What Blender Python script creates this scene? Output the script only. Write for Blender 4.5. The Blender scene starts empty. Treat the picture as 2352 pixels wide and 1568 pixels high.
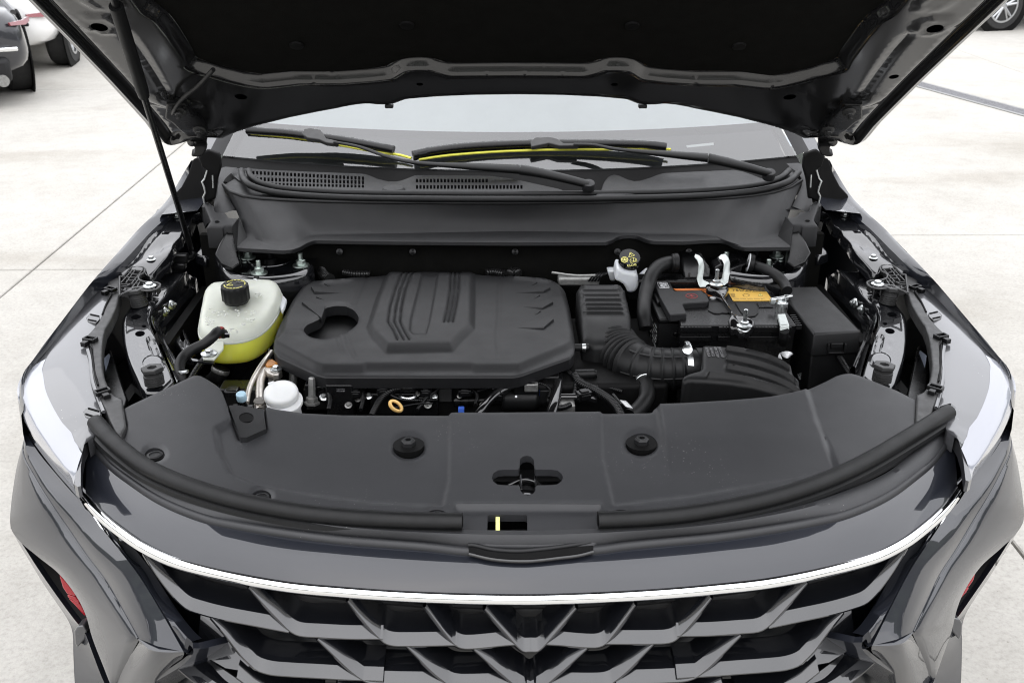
import bpy, math, random
import numpy as np
from mathutils import Vector, Matrix
from mathutils.geometry import delaunay_2d_cdt

random.seed(7)
SC = bpy.context.scene
COL = SC.collection
rad = math.radians

# ------------------------------------------------------------------ camera
FPX = 2350.0                      # focal length in photograph pixels (2352 wide)
CAM = np.array([-0.051, -1.2, 1.8])
PITCH, YAW, ROLL = 24.0, -1.13, 0.25
cam_d = bpy.data.cameras.new('camera')
cam = bpy.data.objects.new('camera', cam_d)
COL.objects.link(cam)
Rm = Matrix.Rotation(rad(YAW), 4, 'Z') @ Matrix.Rotation(rad(90 - PITCH), 4, 'X') @ Matrix.Rotation(rad(ROLL), 4, 'Z')
cam.matrix_world = Matrix.Translation(Vector(CAM)) @ Rm
cam_d.sensor_width = 36.0
cam_d.lens = 36.0 * FPX / 2352.0
cam_d.clip_start = 0.05
cam_d.clip_end = 2000
cam_d.dof.use_dof = True
cam_d.dof.focus_distance = 1.95
cam_d.dof.aperture_fstop = 14.0
SC.camera = cam
RM = np.array([[Rm[i][j] for j in range(3)] for i in range(3)])

# ------------------------------------------------------------------ sky, sun, exposure
SUN_EL, SUN_AZ = 58.0, 200.0
world = bpy.data.worlds.new("World")
SC.world = world
world.use_nodes = True
wn = world.node_tree
wn.nodes.clear()
w_out = wn.nodes.new('ShaderNodeOutputWorld')
w_bg = wn.nodes.new('ShaderNodeBackground')
w_sky = wn.nodes.new('ShaderNodeTexSky')
w_sky.sky_type = 'NISHITA'
w_sky.sun_disc = False
w_sky.sun_elevation = rad(SUN_EL)
w_sky.sun_rotation = rad(SUN_AZ)
w_sky.air_density = 1.0
w_sky.dust_density = 4.0
w_tc = wn.nodes.new('ShaderNodeTexCoord')
w_sep = wn.nodes.new('ShaderNodeSeparateXYZ')
w_ramp = wn.nodes.new('ShaderNodeMapRange')      # overcast layer: a little brighter towards the zenith
w_ramp.inputs['From Min'].default_value = 0.0
w_ramp.inputs['From Max'].default_value = 1.0
w_ramp.inputs['To Min'].default_value = 7.0
w_ramp.inputs['To Max'].default_value = 12.5
w_noise = wn.nodes.new('ShaderNodeTexNoise')
w_noise.inputs['Scale'].default_value = 2.2
w_noise.inputs['Detail'].default_value = 5
w_nr = wn.nodes.new('ShaderNodeMapRange')
w_nr.inputs['From Min'].default_value = 0.3
w_nr.inputs['From Max'].default_value = 0.7
w_nr.inputs['To Min'].default_value = 0.94
w_nr.inputs['To Max'].default_value = 1.05
w_mul = wn.nodes.new('ShaderNodeMath'); w_mul.operation = 'MULTIPLY'
w_col = wn.nodes.new('ShaderNodeCombineColor')
w_tint = wn.nodes.new('ShaderNodeMix'); w_tint.data_type = 'RGBA'; w_tint.blend_type = 'MULTIPLY'
w_tint.inputs[0].default_value = 1.0
w_tint.inputs[7].default_value = (0.975, 0.985, 1.03, 1)
w_mix = wn.nodes.new('ShaderNodeMix'); w_mix.data_type = 'RGBA'
w_mix.inputs[0].default_value = 0.93             # cloud cover
L = wn.links.new
L(w_tc.outputs['Generated'], w_sep.inputs[0])
L(w_sep.outputs['Z'], w_ramp.inputs['Value'])
L(w_tc.outputs['Generated'], w_noise.inputs['Vector'])
L(w_noise.outputs[0], w_nr.inputs['Value'])
L(w_ramp.outputs[0], w_mul.inputs[0]); L(w_nr.outputs[0], w_mul.inputs[1])
for k in range(3): L(w_mul.outputs[0], w_col.inputs[k])
L(w_col.outputs[0], w_tint.inputs[6])
L(w_sky.outputs[0], w_mix.inputs[6]); L(w_tint.outputs[2], w_mix.inputs[7])
L(w_mix.outputs[2], w_bg.inputs['Color'])
w_bg.inputs['Strength'].default_value = 0.11
L(w_bg.outputs[0], w_out.inputs['Surface'])

sun_d = bpy.data.lights.new('sun', 'SUN')
sun = bpy.data.objects.new('sun', sun_d)
COL.objects.link(sun)
sun_d.energy = 0.6
sun_d.angle = rad(179)
sun_d.color = (1.0, 0.97, 0.92)
_az = rad(SUN_AZ)
_dir = Vector((math.sin(_az) * math.cos(rad(SUN_EL)), math.cos(_az) * math.cos(rad(SUN_EL)), math.sin(rad(SUN_EL))))
sun.rotation_euler = _dir.to_track_quat('Z', 'Y').to_euler()
sun.location = (0, 0, 10)

SC.view_settings.view_transform = 'Standard'
SC.view_settings.look = 'None'
SC.view_settings.gamma = 1
SC.view_settings.use_curve_mapping = False
SC.view_settings.exposure = 1.12
SC.render.engine = 'CYCLES'
SC.cycles.filter_width = 1.1
SC.cycles.max_bounces = 8
SC.cycles.transparent_max_bounces = 12
SC.cycles.caustics_reflective = False
SC.cycles.caustics_refractive = False
SC.cycles.sample_clamp_indirect = 6

# ------------------------------------------------------------------ measuring: points of the photograph -> places in the world
def rays(P):
    P = np.asarray(P, float).reshape(-1, 2)
    d = np.stack([(P[:, 0] - 1176) / FPX, -(P[:, 1] - 784) / FPX, -np.ones(len(P))], 1)
    return d @ RM.T
def hit(P, p0, n):
    d = rays(P); p0 = np.asarray(p0, float); n = np.asarray(n, float)
    t = ((p0 - CAM) @ n) / (d @ n)
    return CAM + d * t[:, None]
def Z(P, z):
    """points at height z (number or one per point)"""
    d = rays(P); z = np.broadcast_to(np.asarray(z, float), (len(d),))
    return CAM + d * ((z - CAM[2]) / d[:, 2])[:, None]
def Y(P, y):
    d = rays(P); y = np.broadcast_to(np.asarray(y, float), (len(d),))
    return CAM + d * ((y - CAM[1]) / d[:, 1])[:, None]
def pz(x, y, z): return Z([(x, y)], z)[0]
def py_(x, y, yy): return Y([(x, y)], yy)[0]
def zz(x0, y0, s):
    k = 0.937799
    def f(pts): return [((x0 + p[0] * s) * k, (y0 + p[1] * s) * k) for p in pts]
    return f
def RG(c, r): return zz(836 * c, 557 * r, 836 / 2352.)
zENG = zz(660, 640, 760 / 2352.); zBAT = zz(1560, 600, 400 / 2349.); zBRK = zz(1480, 590, 140 / 1689.)
zRAIL = zz(200, 640, 280 / 1372.); zHL = zz(0, 860, 300 / 1176.); zBG = zz(0, 0, 240 / 1711.)
zHIN = zz(380, 230, 220 / 1045.); zBL = zz(20, 1050, 520 / 1311.); zGC = zz(540, 1400, 760 / 2352.)
zBR = zz(1980, 1050, 528 / 1331.); zCL = zz(520, 280, 780 / 2352.); zCR = zz(1200, 280, 860 / 2352.)
zLB = zz(380, 480, 420 / 2352.); zTK = zz(380, 580, 420 / 1372.); zRB = zz(1380, 580, 720 / 2352.)
zEF = zz(760, 880, 880 / 2352.); zAB = zz(1660, 820, 340 / 2352.)

# ------------------------------------------------------------------ curve and polygon helpers
def resample(P, n, closed=False):
    P = np.asarray(P, float)
    if closed: P = np.vstack([P, P[:1]])
    s = np.r_[0, np.cumsum(np.linalg.norm(np.diff(P, axis=0), axis=1))]
    t = np.linspace(0, s[-1], n + (1 if closed else 0))
    Q = np.stack([np.interp(t, s, P[:, k]) for k in range(P.shape[1])], 1)
    return Q[:-1] if closed else Q
def spline(P, n, closed=False):
    """Catmull-Rom through P, resampled evenly to n points"""
    P = np.asarray(P, float)
    if len(P) < 3: return resample(P, n)
    if closed: E = np.vstack([P[-1:], P, P[:2]])
    else: E = np.vstack([2 * P[0] - P[1], P, 2 * P[-1] - P[-2]])
    out = []
    for i in range(1, len(E) - 2):
        p0, p1, p2, p3 = E[i - 1], E[i], E[i + 1], E[i + 2]
        d1 = np.linalg.norm(p1 - p0) ** .5 + 1e-9; d2 = np.linalg.norm(p2 - p1) ** .5 + 1e-9; d3 = np.linalg.norm(p3 - p2) ** .5 + 1e-9
        m1 = d2 * ((p1 - p0) / d1 - (p2 - p0) / (d1 + d2) + (p2 - p1) / d2)
        m2 = d2 * ((p2 - p1) / d2 - (p3 - p1) / (d2 + d3) + (p3 - p2) / d3)
        for t in np.linspace(0, 1, 12, endpoint=False):
            h = (2*t**3 - 3*t**2 + 1, t**3 - 2*t**2 + t, -2*t**3 + 3*t**2, t**3 - t**2)
            out.append(h[0]*p1 + h[1]*m1 + h[2]*p2 + h[3]*m2)
    if not closed: out.append(P[-1])
    return resample(np.array(out), n, closed)
def seg_dist(Q, P, closed=False):
    """distance of each point Q to polyline P"""
    Q = np.asarray(Q, float)[:, :2]; P = np.asarray(P, float)
    A = P if closed else P[:-1]; B = np.roll(P, -1, 0) if closed else P[1:]
    best = np.full(len(Q), 1e9)
    for a, b in zip(A, B):
        ab = b - a; l = ab @ ab + 1e-12
        t = np.clip(((Q - a) @ ab) / l, 0, 1)
        d = np.hypot(*(Q - a - t[:, None] * ab).T)
        best = np.minimum(best, d)
    return best
def inside(Q, P):
    Q = np.asarray(Q, float); P = np.asarray(P, float)
    c = np.zeros(len(Q), bool); j = len(P) - 1
    for i in range(len(P)):
        a, b = P[i], P[j]
        m = ((a[1] > Q[:, 1]) != (b[1] > Q[:, 1]))
        if a[1] != b[1]:
            c ^= m & (Q[:, 0] < (b[0] - a[0]) * (Q[:, 1] - a[1]) / (b[1] - a[1]) + a[0])
        j = i
    return c
def sdist(Q, P):
    d = seg_dist(Q, P, True)
    return np.where(inside(Q, P), d, -d)
def sstep(x, a, b):
    t = np.clip((x - a) / (b - a), 0, 1)
    return t * t * (3 - 2 * t)
def roundpoly(P, r=0.25, n=4):
    """cut and round the corners of a closed polygon (r in units of P, clamped)"""
    P = np.asarray(P, float); out = []
    for i in range(len(P)):
        a, b, c = P[i - 1], P[i], P[(i + 1) % len(P)]
        la, lc = np.linalg.norm(a - b), np.linalg.norm(c - b)
        q = min(r, la * .45, lc * .45)
        p1 = b + (a - b) / (la + 1e-9) * q; p2 = b + (c - b) / (lc + 1e-9) * q
        for t in np.linspace(0, 1, n): out.append((1-t)**2 * p1 + 2*t*(1-t) * b + t*t * p2)
    return np.array(out)
def ell(cx, cy, rx, ry, n=24, rot=0):
    t = np.linspace(0, 2*np.pi, n, endpoint=False); c, s = math.cos(rot), math.sin(rot)
    return np.stack([cx + rx*np.cos(t)*c - ry*np.sin(t)*s, cy + rx*np.cos(t)*s + ry*np.sin(t)*c], 1)

# ------------------------------------------------------------------ objects
ROOTLOC = {}
def mk(name, V, F, mat, parent=None, smooth=35, mirror=False, kind=None, label=None, sub=0, bevel=0, solid=0, flat=False):
    """one mesh object from world-space vertices"""
    V = np.asarray(V, float)
    if mirror:
        V = V * np.array([-1, 1, 1]); F = [tuple(reversed(f)) for f in F]
    me = bpy.data.meshes.new(name)
    me.from_pydata(V.tolist(), [], [tuple(int(i) for i in f) for f in F])
    me.validate()
    if mat is not None: me.materials.append(mat)
    if not flat:
        me.polygons.foreach_set('use_smooth', [True] * len(me.polygons))
        if smooth: me.set_sharp_from_angle(angle=rad(smooth))
    me.update()
    o = bpy.data.objects.new(name, me)
    COL.objects.link(o)
    if parent is not None: attach(o, parent)
    if kind: o['kind'] = kind
    if label: o['label'] = label
    if solid:
        m = o.modifiers.new('thickness', 'SOLIDIFY'); m.thickness = abs(solid); m.offset = 1 if solid > 0 else -1
    if bevel:
        m = o.modifiers.new('bevel', 'BEVEL'); m.width = bevel; m.segments = 3; m.limit_method = 'ANGLE'; m.angle_limit = rad(35)
        m.harden_normals = False
    if sub:
        m = o.modifiers.new('sub', 'SUBSURF'); m.levels = sub; m.render_levels = sub
    return o
def attach(o, parent):
    o.parent = parent
    if parent.name in ROOTLOC: o.matrix_parent_inverse = ROOTLOC[parent.name].inverted()
def thing(name, label, cat, loc=(0, 0, 0), rz=0, group=None):
    o = bpy.data.objects.new(name, None)
    COL.objects.link(o)
    o.empty_display_size = 0.2
    o.location = loc; o.rotation_euler = (0, 0, rz)
    ROOTLOC[o.name] = Matrix.Translation(Vector(loc)) @ Matrix.Rotation(rz, 4, 'Z')
    o['label'] = label; o['category'] = cat
    if group: o['group'] = group
    return o

class MB:
    """collects shapes into one mesh"""
    def __init__(s): s.V = []; s.F = []
    def add(s, V, F):
        n = len(s.V); s.V += [tuple(v) for v in V]; s.F += [tuple(i + n for i in f) for f in F]; return s
    def loft(s, curves, closed=False, cap=False, ring=False):
        m = len(curves); n = len(curves[0]); V = [p for c in curves for p in c]; F = []
        for i in range(m if ring else m - 1):
            i2 = (i + 1) % m
            for j in range(n if closed else n - 1):
                k = (j + 1) % n
                F.append((i*n + j, i*n + k, i2*n + k, i2*n + j))
        if cap:
            F.append(tuple(reversed(range(n)))); F.append(tuple(range((m-1)*n, m*n)))
        return s.add(V, F)
    def tube(s, P, r, n=12, cap=True, ry=None, up=None):
        P = np.asarray(P, float); N = len(P)
        r = np.broadcast_to(np.asarray(r, float), (N,))
        T = np.gradient(P, axis=0); T /= np.linalg.norm(T, axis=1)[:, None] + 1e-12
        u = np.array(up if up is not None else (0, 0, 1.0))
        if abs(T[0] @ u) > .9: u = np.array((0, 1.0, 0))
        a = np.cross(T[0], u); a /= np.linalg.norm(a)
        rings = []
        t = np.linspace(0, 2*np.pi, n, endpoint=False)
        for i in range(N):
            a = a - T[i] * (a @ T[i]); a /= np.linalg.norm(a) + 1e-12
            b = np.cross(T[i], a)
            rr = r[i] * (ry if ry else 1)
            rings.append(P[i] + r[i]*np.cos(t)[:, None]*a + rr*np.sin(t)[:, None]*b)
        return s.loft(rings, closed=True, cap=cap)
    def box(s, c, size, rot=None):
        V = np.array([(x, y, z) for x in (-.5, .5) for y in (-.5, .5) for z in (-.5, .5)]) * np.array(size)
        if rot is not None: V = V @ np.array(rot).T
        V = V + np.array(c)
        return s.add(V, [(0,1,3,2),(4,6,7,5),(0,4,5,1),(2,3,7,6),(0,2,6,4),(1,5,7,3)])
    def lathe(s, prof, c=(0,0,0), axis=(0,0,1), n=24, lobes=0, amp=0):
        ax = np.array(axis, float); ax /= np.linalg.norm(ax)
        u = np.cross(ax, (0, 1, 0) if abs(ax[1]) < .9 else (1, 0, 0)); u /= np.linalg.norm(u); v = np.cross(ax, u)
        t = np.linspace(0, 2*np.pi, n, endpoint=False)
        rings = []
        for p in prof:
            r = p[0] * (1 + (amp * np.cos(lobes*t) if lobes and len(p) > 2 and p[2] else 0*t))
            rings.append(np.array(c) + ax*p[1] + (r*np.cos(t))[:, None]*u + (r*np.sin(t))[:, None]*v)
        return s.loft(rings, closed=True, cap=True)
    def prism(s, poly, vec):
        """closed polygon of 3d points pushed along vec"""
        P = np.asarray(poly, float); n = len(P); Q = P + np.asarray(vec, float)
        F = [tuple(range(n)), tuple(reversed(range(n, 2*n)))]
        F += [(j, j + n, (j+1) % n + n, (j+1) % n) for j in range(n)]
        return s.add(np.vstack([P, Q]), F)
    def build(s, name, mat, parent=None, **k):
        return mk(name, s.V, s.F, mat, parent, **k)
def pair(fn):
    """call fn(mirror) for both sides of the car"""
    fn(False); fn(True)

def sheet(name, outline, base, mat, parent, holes=(), h=None, step=6, skirt=None, edge=0, drop=0, mirror=False, rings=None, pts_extra=None, ostep=None,
          smooth=40, bottom=False, **kw):
    """a panel: filled outline (photo coordinates) laid on the surface base(P), relief h(P) in metres along up,
    rounded edge (edge = width in px, drop = metres), walls down along skirt"""
    O = np.asarray(outline, float)
    per = np.linalg.norm(O - np.roll(O, -1, 0), axis=1).sum()
    O = resample(O, max(int(per / (ostep or max(step, 3))), len(O)), True)
    pts = [tuple(p) for p in O]; edges = [(i, (i+1) % len(O)) for i in range(len(O))]
    Hs = []
    for H in holes:
        H = np.asarray(H, float); n0 = len(pts)
        pts += [tuple(p) for p in H]; edges += [(n0+i, n0+(i+1) % len(H)) for i in range(len(H))]; Hs.append(H)
    extra = []
    if edge or rings:
        nrm = np.roll(O, -1, 0) - np.roll(O, 1, 0); nrm = np.stack([-nrm[:, 1], nrm[:, 0]], 1)
        nrm /= np.linalg.norm(nrm, axis=1)[:, None] + 1e-9
        if not inside(O[:1] + nrm[:1] * .5, O)[0]: nrm = -nrm
        for f in (rings or [edge * q for q in (.12, .35, .65, 1.0)]):
            R = O + nrm * f
            R = R[sdist(R, O) > f * .93]
            if len(R): extra.append(R)
    lo, hi = O.min(0), O.max(0)
    gx, gy = np.meshgrid(np.arange(lo[0] + step*.5, hi[0], step), np.arange(lo[1] + step*.5, hi[1], step))
    gx = gx + (np.arange(gx.shape[0]) % 2)[:, None] * step * .5
    G = np.stack([gx.ravel(), gy.ravel()], 1)
    if len(G):
        G = G[sdist(G, O) > max(step * .45, (rings[-1] if rings else edge) + step*.4)]
        if pts_extra is not None:
            PE = np.asarray(pts_extra, float); PE = PE[sdist(PE, O) > (rings[-1] if rings else edge) + 2]
            keep = np.ones(len(G), bool)
            for i0 in range(0, len(G), 400): keep[i0:i0+400] = (np.abs(G[i0:i0+400, None, :] - PE[None]).max(2).min(1) > step*.4)
            G = np.vstack([G[keep], PE])
        extra.append(G)
    E = np.vstack(extra) if extra else np.zeros((0, 2))
    for H in Hs:
        if len(E): E = E[~inside(E, H)]
        if len(E): E = E[seg_dist(E, H, True) > step * .3]
    pts += [tuple(p) for p in E]
    r = delaunay_2d_cdt([Vector(p) for p in pts], edges, [], 2 if Hs else 1, 1e-6)
    P = np.array([tuple(v) for v in r[0]]); F = [tuple(f) for f in r[2]]
    if Hs:      # drop triangles that fall into a hole
        cen = np.array([P[list(f)].mean(0) for f in F]); bad = np.zeros(len(F), bool)
        for H in Hs: bad |= inside(cen, H)
        bad |= ~inside(cen, O)
        F = [f for f, b in zip(F, bad) if not b]
    W, up = base(P)
    hh = np.zeros(len(P))
    if h is not None: hh = hh + h(P)
    if edge:
        d = np.clip(seg_dist(P, O, True) / edge, 0, 1)
        hh = hh - drop * (1 - np.sqrt(np.clip(1 - (1 - d)**2, 0, 1)))
    V = W + up * hh[:, None]
    # consistent winding: face normals along up
    F2 = []
    um = np.asarray(up); um = um if um.ndim == 1 else um.mean(0)
    for f in F:
        n = np.cross(V[f[1]] - V[f[0]], V[f[2]] - V[f[0]])
        F2.append(f if n @ um > 0 else tuple(reversed(f)))
    V = [tuple(v) for v in V]
    if skirt is not None:
        sk = np.asarray(skirt, float)
        cnt = {}
        for f in F2:
            for a, b in zip(f, f[1:] + f[:1]): cnt.setdefault((min(a, b), max(a, b)), []).append((a, b))
        be = [v[0] for v in cnt.values() if len(v) == 1]
        m = {}
        for a, b in be:
            for i in (a, b):
                if i not in m: m[i] = len(V); V.append(tuple(np.array(V[i]) + sk))
        F2 += [(b, a, m[a], m[b]) for a, b in be]
        if bottom:
            n0 = len(V); nv = len(P)
            mm = {}
            for f in list(F2):
                if max(f) < nv:
                    g = []
                    for i in f:
                        if i in m: g.append(m[i])
                        else:
                            if i not in mm: mm[i] = len(V); V.append(tuple(np.array(V[i]) + sk))
                            g.append(mm[i])
                    F2.append(tuple(reversed(g)))
    return mk(name, V, F2, mat, parent, smooth=smooth, mirror=mirror, **kw)
def onz(z):
    return lambda P: (Z(P, z), np.array([0, 0, 1.0]))
def onplane(p0, n):
    n = np.asarray(n, float); n = n / np.linalg.norm(n)
    return lambda P: (hit(P, p0, n), n)
# ------------------------------------------------------------------ materials
def mat(name, col, rough=0.5, metal=0.0, coat=0.0, coat_rough=0.03, coat_ior=1.5, spec=0.5, grain=0.0, gscale=900, mottle=0.0, mscale=14,
        rvar=0.0, trans=0.0, sss=0.0, ior=1.5, emit=None, specks=0.0, spscale=60, alpha=1.0):
    m = bpy.data.materials.new(name); m.use_nodes = True
    nt = m.node_tree; b = nt.nodes['Principled BSDF']; lk = nt.links.new
    b.inputs['Base Color'].default_value = (*col, 1)
    b.inputs['Roughness'].default_value = rough
    b.inputs['Metallic'].default_value = metal
    b.inputs['Coat Weight'].default_value = coat
    b.inputs['Coat Roughness'].default_value = coat_rough
    b.inputs['Coat IOR'].default_value = coat_ior
    b.inputs['Specular IOR Level'].default_value = spec
    b.inputs['IOR'].default_value = ior
    if trans: b.inputs['Transmission Weight'].default_value = trans
    if sss:
        b.inputs['Subsurface Weight'].default_value = sss
        b.inputs['Subsurface Radius'].default_value = (0.02, 0.02, 0.015)
        b.inputs['Subsurface Scale'].default_value = 1.0
    tc = None
    def coords():
        nonlocal tc
        if tc is None: tc = nt.nodes.new('ShaderNodeTexCoord')
        return tc.outputs['Object']
    def noise(scale, detail=4, rough=.55):
        n = nt.nodes.new('ShaderNodeTexNoise'); n.inputs['Scale'].default_value = scale
        n.inputs['Detail'].default_value = detail; n.inputs['Roughness'].default_value = rough
        lk(coords(), n.inputs['Vector']); return n.outputs[0]
    def rng(src, a, b_, c, d):
        r = nt.nodes.new('ShaderNodeMapRange'); lk(src, r.inputs['Value'])
        for k, v in zip(('From Min', 'From Max', 'To Min', 'To Max'), (a, b_, c, d)): r.inputs[k].default_value = v
        return r.outputs[0]
    base = None
    if mottle:
        mx = nt.nodes.new('ShaderNodeMix'); mx.data_type = 'RGBA'
        lk(rng(noise(mscale, 7, .65), .3, .75, 0, 1), mx.inputs[0])
        mx.inputs[6].default_value = (*[c * (1 - mottle) for c in col], 1)
        mx.inputs[7].default_value = (*[min(1, c * (1 + mottle) + .004 * mottle) for c in col], 1)
        base = mx.outputs[2]
    if specks:
        v = nt.nodes.new('ShaderNodeTexVoronoi'); v.inputs['Scale'].default_value = spscale
        lk(coords(), v.inputs['Vector'])
        mask = nt.nodes.new('ShaderNodeMath'); mask.operation = 'MULTIPLY'
        lk(rng(v.outputs['Distance'], .05, .13, 1, 0), mask.inputs[0])
        lk(rng(noise(7, 2), .53, .68, 0, 1), mask.inputs[1])
        m2 = nt.nodes.new('ShaderNodeMath'); m2.operation = 'MULTIPLY'; lk(mask.outputs[0], m2.inputs[0]); m2.inputs[1].default_value = specks
        mx = nt.nodes.new('ShaderNodeMix'); mx.data_type = 'RGBA'; lk(m2.outputs[0], mx.inputs[0])
        if base is not None: lk(base, mx.inputs[6])
        else: mx.inputs[6].default_value = (*col, 1)
        mx.inputs[7].default_value = (.35, .34, .32, 1)
        base = mx.outputs[2]
    if base is not None: lk(base, b.inputs['Base Color'])
    if rvar: lk(rng(noise(mscale * 1.7, 6, .6), .3, .7, max(0.02, rough - rvar), min(1, rough + rvar)), b.inputs['Roughness'])
    if grain:
        bm = nt.nodes.new('ShaderNodeBump'); bm.inputs['Strength'].default_value = grain; bm.inputs['Distance'].default_value = 0.0006
        lk(noise(gscale, 2), bm.inputs['Height']); lk(bm.outputs[0], b.inputs['Normal'])
    if emit:
        b.inputs['Emission Color'].default_value = (*emit[0], 1); b.inputs['Emission Strength'].default_value = emit[1]
    return m

M_PAINT = mat('grey_black_metallic_paint', (.012, .0135, .0185), .38, .0, 1.0, .02, coat_ior=1.6, spec=.12, mottle=.10, mscale=3)
M_BAYPAINT = mat('bay_sheet_paint', (.005, .0053, .0065), .33, .0, 1.0, .04, coat_ior=1.8, spec=.1, mottle=.2, mscale=9, grain=.05, gscale=120)
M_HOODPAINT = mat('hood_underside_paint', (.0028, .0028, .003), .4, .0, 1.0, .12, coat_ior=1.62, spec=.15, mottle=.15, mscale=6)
M_PLASTIC = mat('grained_black_plastic', (.0085, .0087, .0095), .50, spec=.34, grain=.35, gscale=1500, mottle=.16, mscale=9, rvar=.05)
M_PLASTIC_D = mat('dark_black_plastic', (.0045, .0047, .005), .45, spec=.27, grain=.25, gscale=1300, mottle=.2, mscale=12, rvar=.05)
M_SHIELD = mat('dusty_black_plastic', (.0185, .019, .021), .50, spec=.48, grain=.3, gscale=1500, mottle=.12, mscale=7, rvar=.05, specks=.7, spscale=150)
M_SATIN = mat('satin_black_plastic', (.0036, .0037, .004), .28, spec=.30, grain=.1, gscale=700, mottle=.15, mscale=12, rvar=.06)
M_RUBBER = mat('black_rubber', (.0045, .0047, .005), .48, spec=.27, grain=.2, gscale=800, mottle=.25, mscale=20, rvar=.06)
M_PAD = mat('black_felt_pad', (.0055, .0055, .005), .95, spec=.05, grain=.6, gscale=500, mottle=.15, mscale=30)
M_DARK = mat('deep_black_plastic', (.003, .003, .0031), .6, spec=.12, mottle=.3, mscale=15)
M_GLOSSBLACK = mat('gloss_black_paint', (.006, .006, .0065), .12, spec=.5, coat=.6, coat_rough=.05, mottle=.1)
M_CHROME = mat('chrome_trim', (.86, .87, .88), .05, 1.0)
M_STEEL = mat('zinc_plated_steel', (.58, .60, .60), .30, 1.0, mottle=.15, mscale=80, rvar=.1)
M_STEELGRN = mat('greenish_zinc_steel', (.55, .62, .58), .38, 1.0, mottle=.2, mscale=90, rvar=.1)
M_ALU = mat('raw_aluminium_pipe', (.55, .52, .48), .36, 1.0, mottle=.2, mscale=40, rvar=.1)
M_CAST = mat('cast_aluminium', (.30, .30, .29), .55, .9, grain=.4, gscale=300, mottle=.3, mscale=60)
M_WHITEPL = mat('white_plastic', (.66, .67, .67), .35, sss=.2, mottle=.05)
M_CREAM = mat('milky_polypropylene', (.50, .52, .46), .38, sss=.5, mottle=.06, mscale=30, grain=.1, gscale=200)
M_FLUIDWHITE = mat('frosted_white_plastic', (.56, .58, .60), .35, sss=.3, mottle=.08, mscale=20)
M_BRACKETWHITE = mat('pale_zinc_bracket', (.55, .59, .57), .42, .25, mottle=.12, mscale=30)
M_BLUECAP = mat('pale_blue_cap', (.36, .52, .62), .4, sss=.1, mottle=.1, mscale=60)
M_YELLOW = mat('yellow_marker', (.62, .60, .06), .5, mottle=.1, mscale=40)
M_PALEYELLOW = mat('pale_yellow_marker', (.78, .78, .28), .5, mottle=.08, mscale=40)
M_TAN = mat('tan_yellow_handle', (.75, .48, .17), .45, sss=.1, mottle=.08, mscale=40)
M_LABELY = mat('yellow_label', (.62, .38, .06), .42, coat=.2, mottle=.06, mscale=30)
M_LABELO = mat('orange_label', (.56, .16, .035), .42, coat=.2, mottle=.06, mscale=30)
M_LABELW = mat('white_label', (.72, .73, .74), .5, mottle=.06, mscale=30)
M_LABELB = mat('pale_blue_label', (.40, .45, .55), .5, mottle=.06, mscale=30)
M_PRINTK = mat('black_print', (.02, .018, .015), .5)
M_PRINTW = mat('white_print', (.62, .63, .64), .5)
M_PRINTY = mat('yellow_print', (.75, .70, .22), .5)
M_PRINTG = mat('grey_print', (.16, .16, .165), .5)
M_PRINTR = mat('dark_red_print', (.22, .012, .012), .5)
M_BLUE = mat('blue_plastic', (.05, .13, .55), .4)
M_RED = mat('glossy_red_trim', (.34, .008, .016), .25, coat=.6)
M_LENSGREY = mat('headlight_lens', (.06, .061, .065), .30, coat=1.0, coat_rough=.02, mottle=.06, mscale=5, specks=.9, spscale=95)
M_LENSWHITE = mat('pale_lens_sheen', (.27, .28, .315), .18, coat=1.0, coat_rough=.02)  # pale base colour stands in for the bright reflection in the lens
M_GREYBRACKET = mat('grey_bracket_plastic', (.024, .024, .024), .46, spec=.5, mottle=.3, mscale=30, rvar=.1, grain=.3)
M_GRILLE = mat('grille_black_plastic', (.006, .0075, .009), .22, spec=.5, mottle=.08, mscale=8)
M_GRILLEBAR = mat('gloss_black_grille', (.0055, .006, .0075), .2, spec=.2, coat=1.0, coat_rough=.03, coat_ior=1.72)
M_TYRE = mat('tyre_rubber', (.018, .018, .018), .8, mottle=.3, mscale=30)
M_RIM = mat('alloy_rim', (.45, .46, .47), .32, .9)
M_TAIL = mat('tail_lamp_red', (.20, .02, .028), .2, coat=1.0)
M_BGBLACK = mat('black_car_paint', (.018, .019, .024), .3, .2, 1.0, .03)
M_BGWHITE = mat('white_car_paint', (.80, .80, .79), .3, 0, .8, .03)
M_BGBLUE = mat('pale_blue_car_paint', (.42, .47, .54), .3, .3, 1.0, .03)
M_BGGLASS = mat('dark_car_glass', (.012, .014, .016), .06, spec=.8)
M_INTERIOR = mat('interior_charcoal', (.03, .03, .032), .7, mottle=.2)
M_SHEETPALE = mat('pale_backing', (.76, .79, .82), .75, mottle=.08, mscale=4)
M_DRAIN = mat('drain_grating', (.17, .17, .18), .6, .2, mottle=.3, mscale=40)
M_JOINT = mat('joint_dirt', (.16, .145, .125), .9, mottle=.4, mscale=20)
M_BRAID = mat('crinkled_foil_sleeve', (.02, .02, .02), .25, .3, grain=1.0, gscale=160)

def coolant_mat():
    m = mat('green_yellow_coolant', (1.0, .90, .11), .3, sss=1.0)
    nt = m.node_tree; b = nt.nodes['Principled BSDF']; lk = nt.links.new
    b.inputs['Subsurface Radius'].default_value = (.09, .08, .006)
    b.inputs['Coat Weight'].default_value = .35
    return m
M_COOLANT = coolant_mat()

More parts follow.
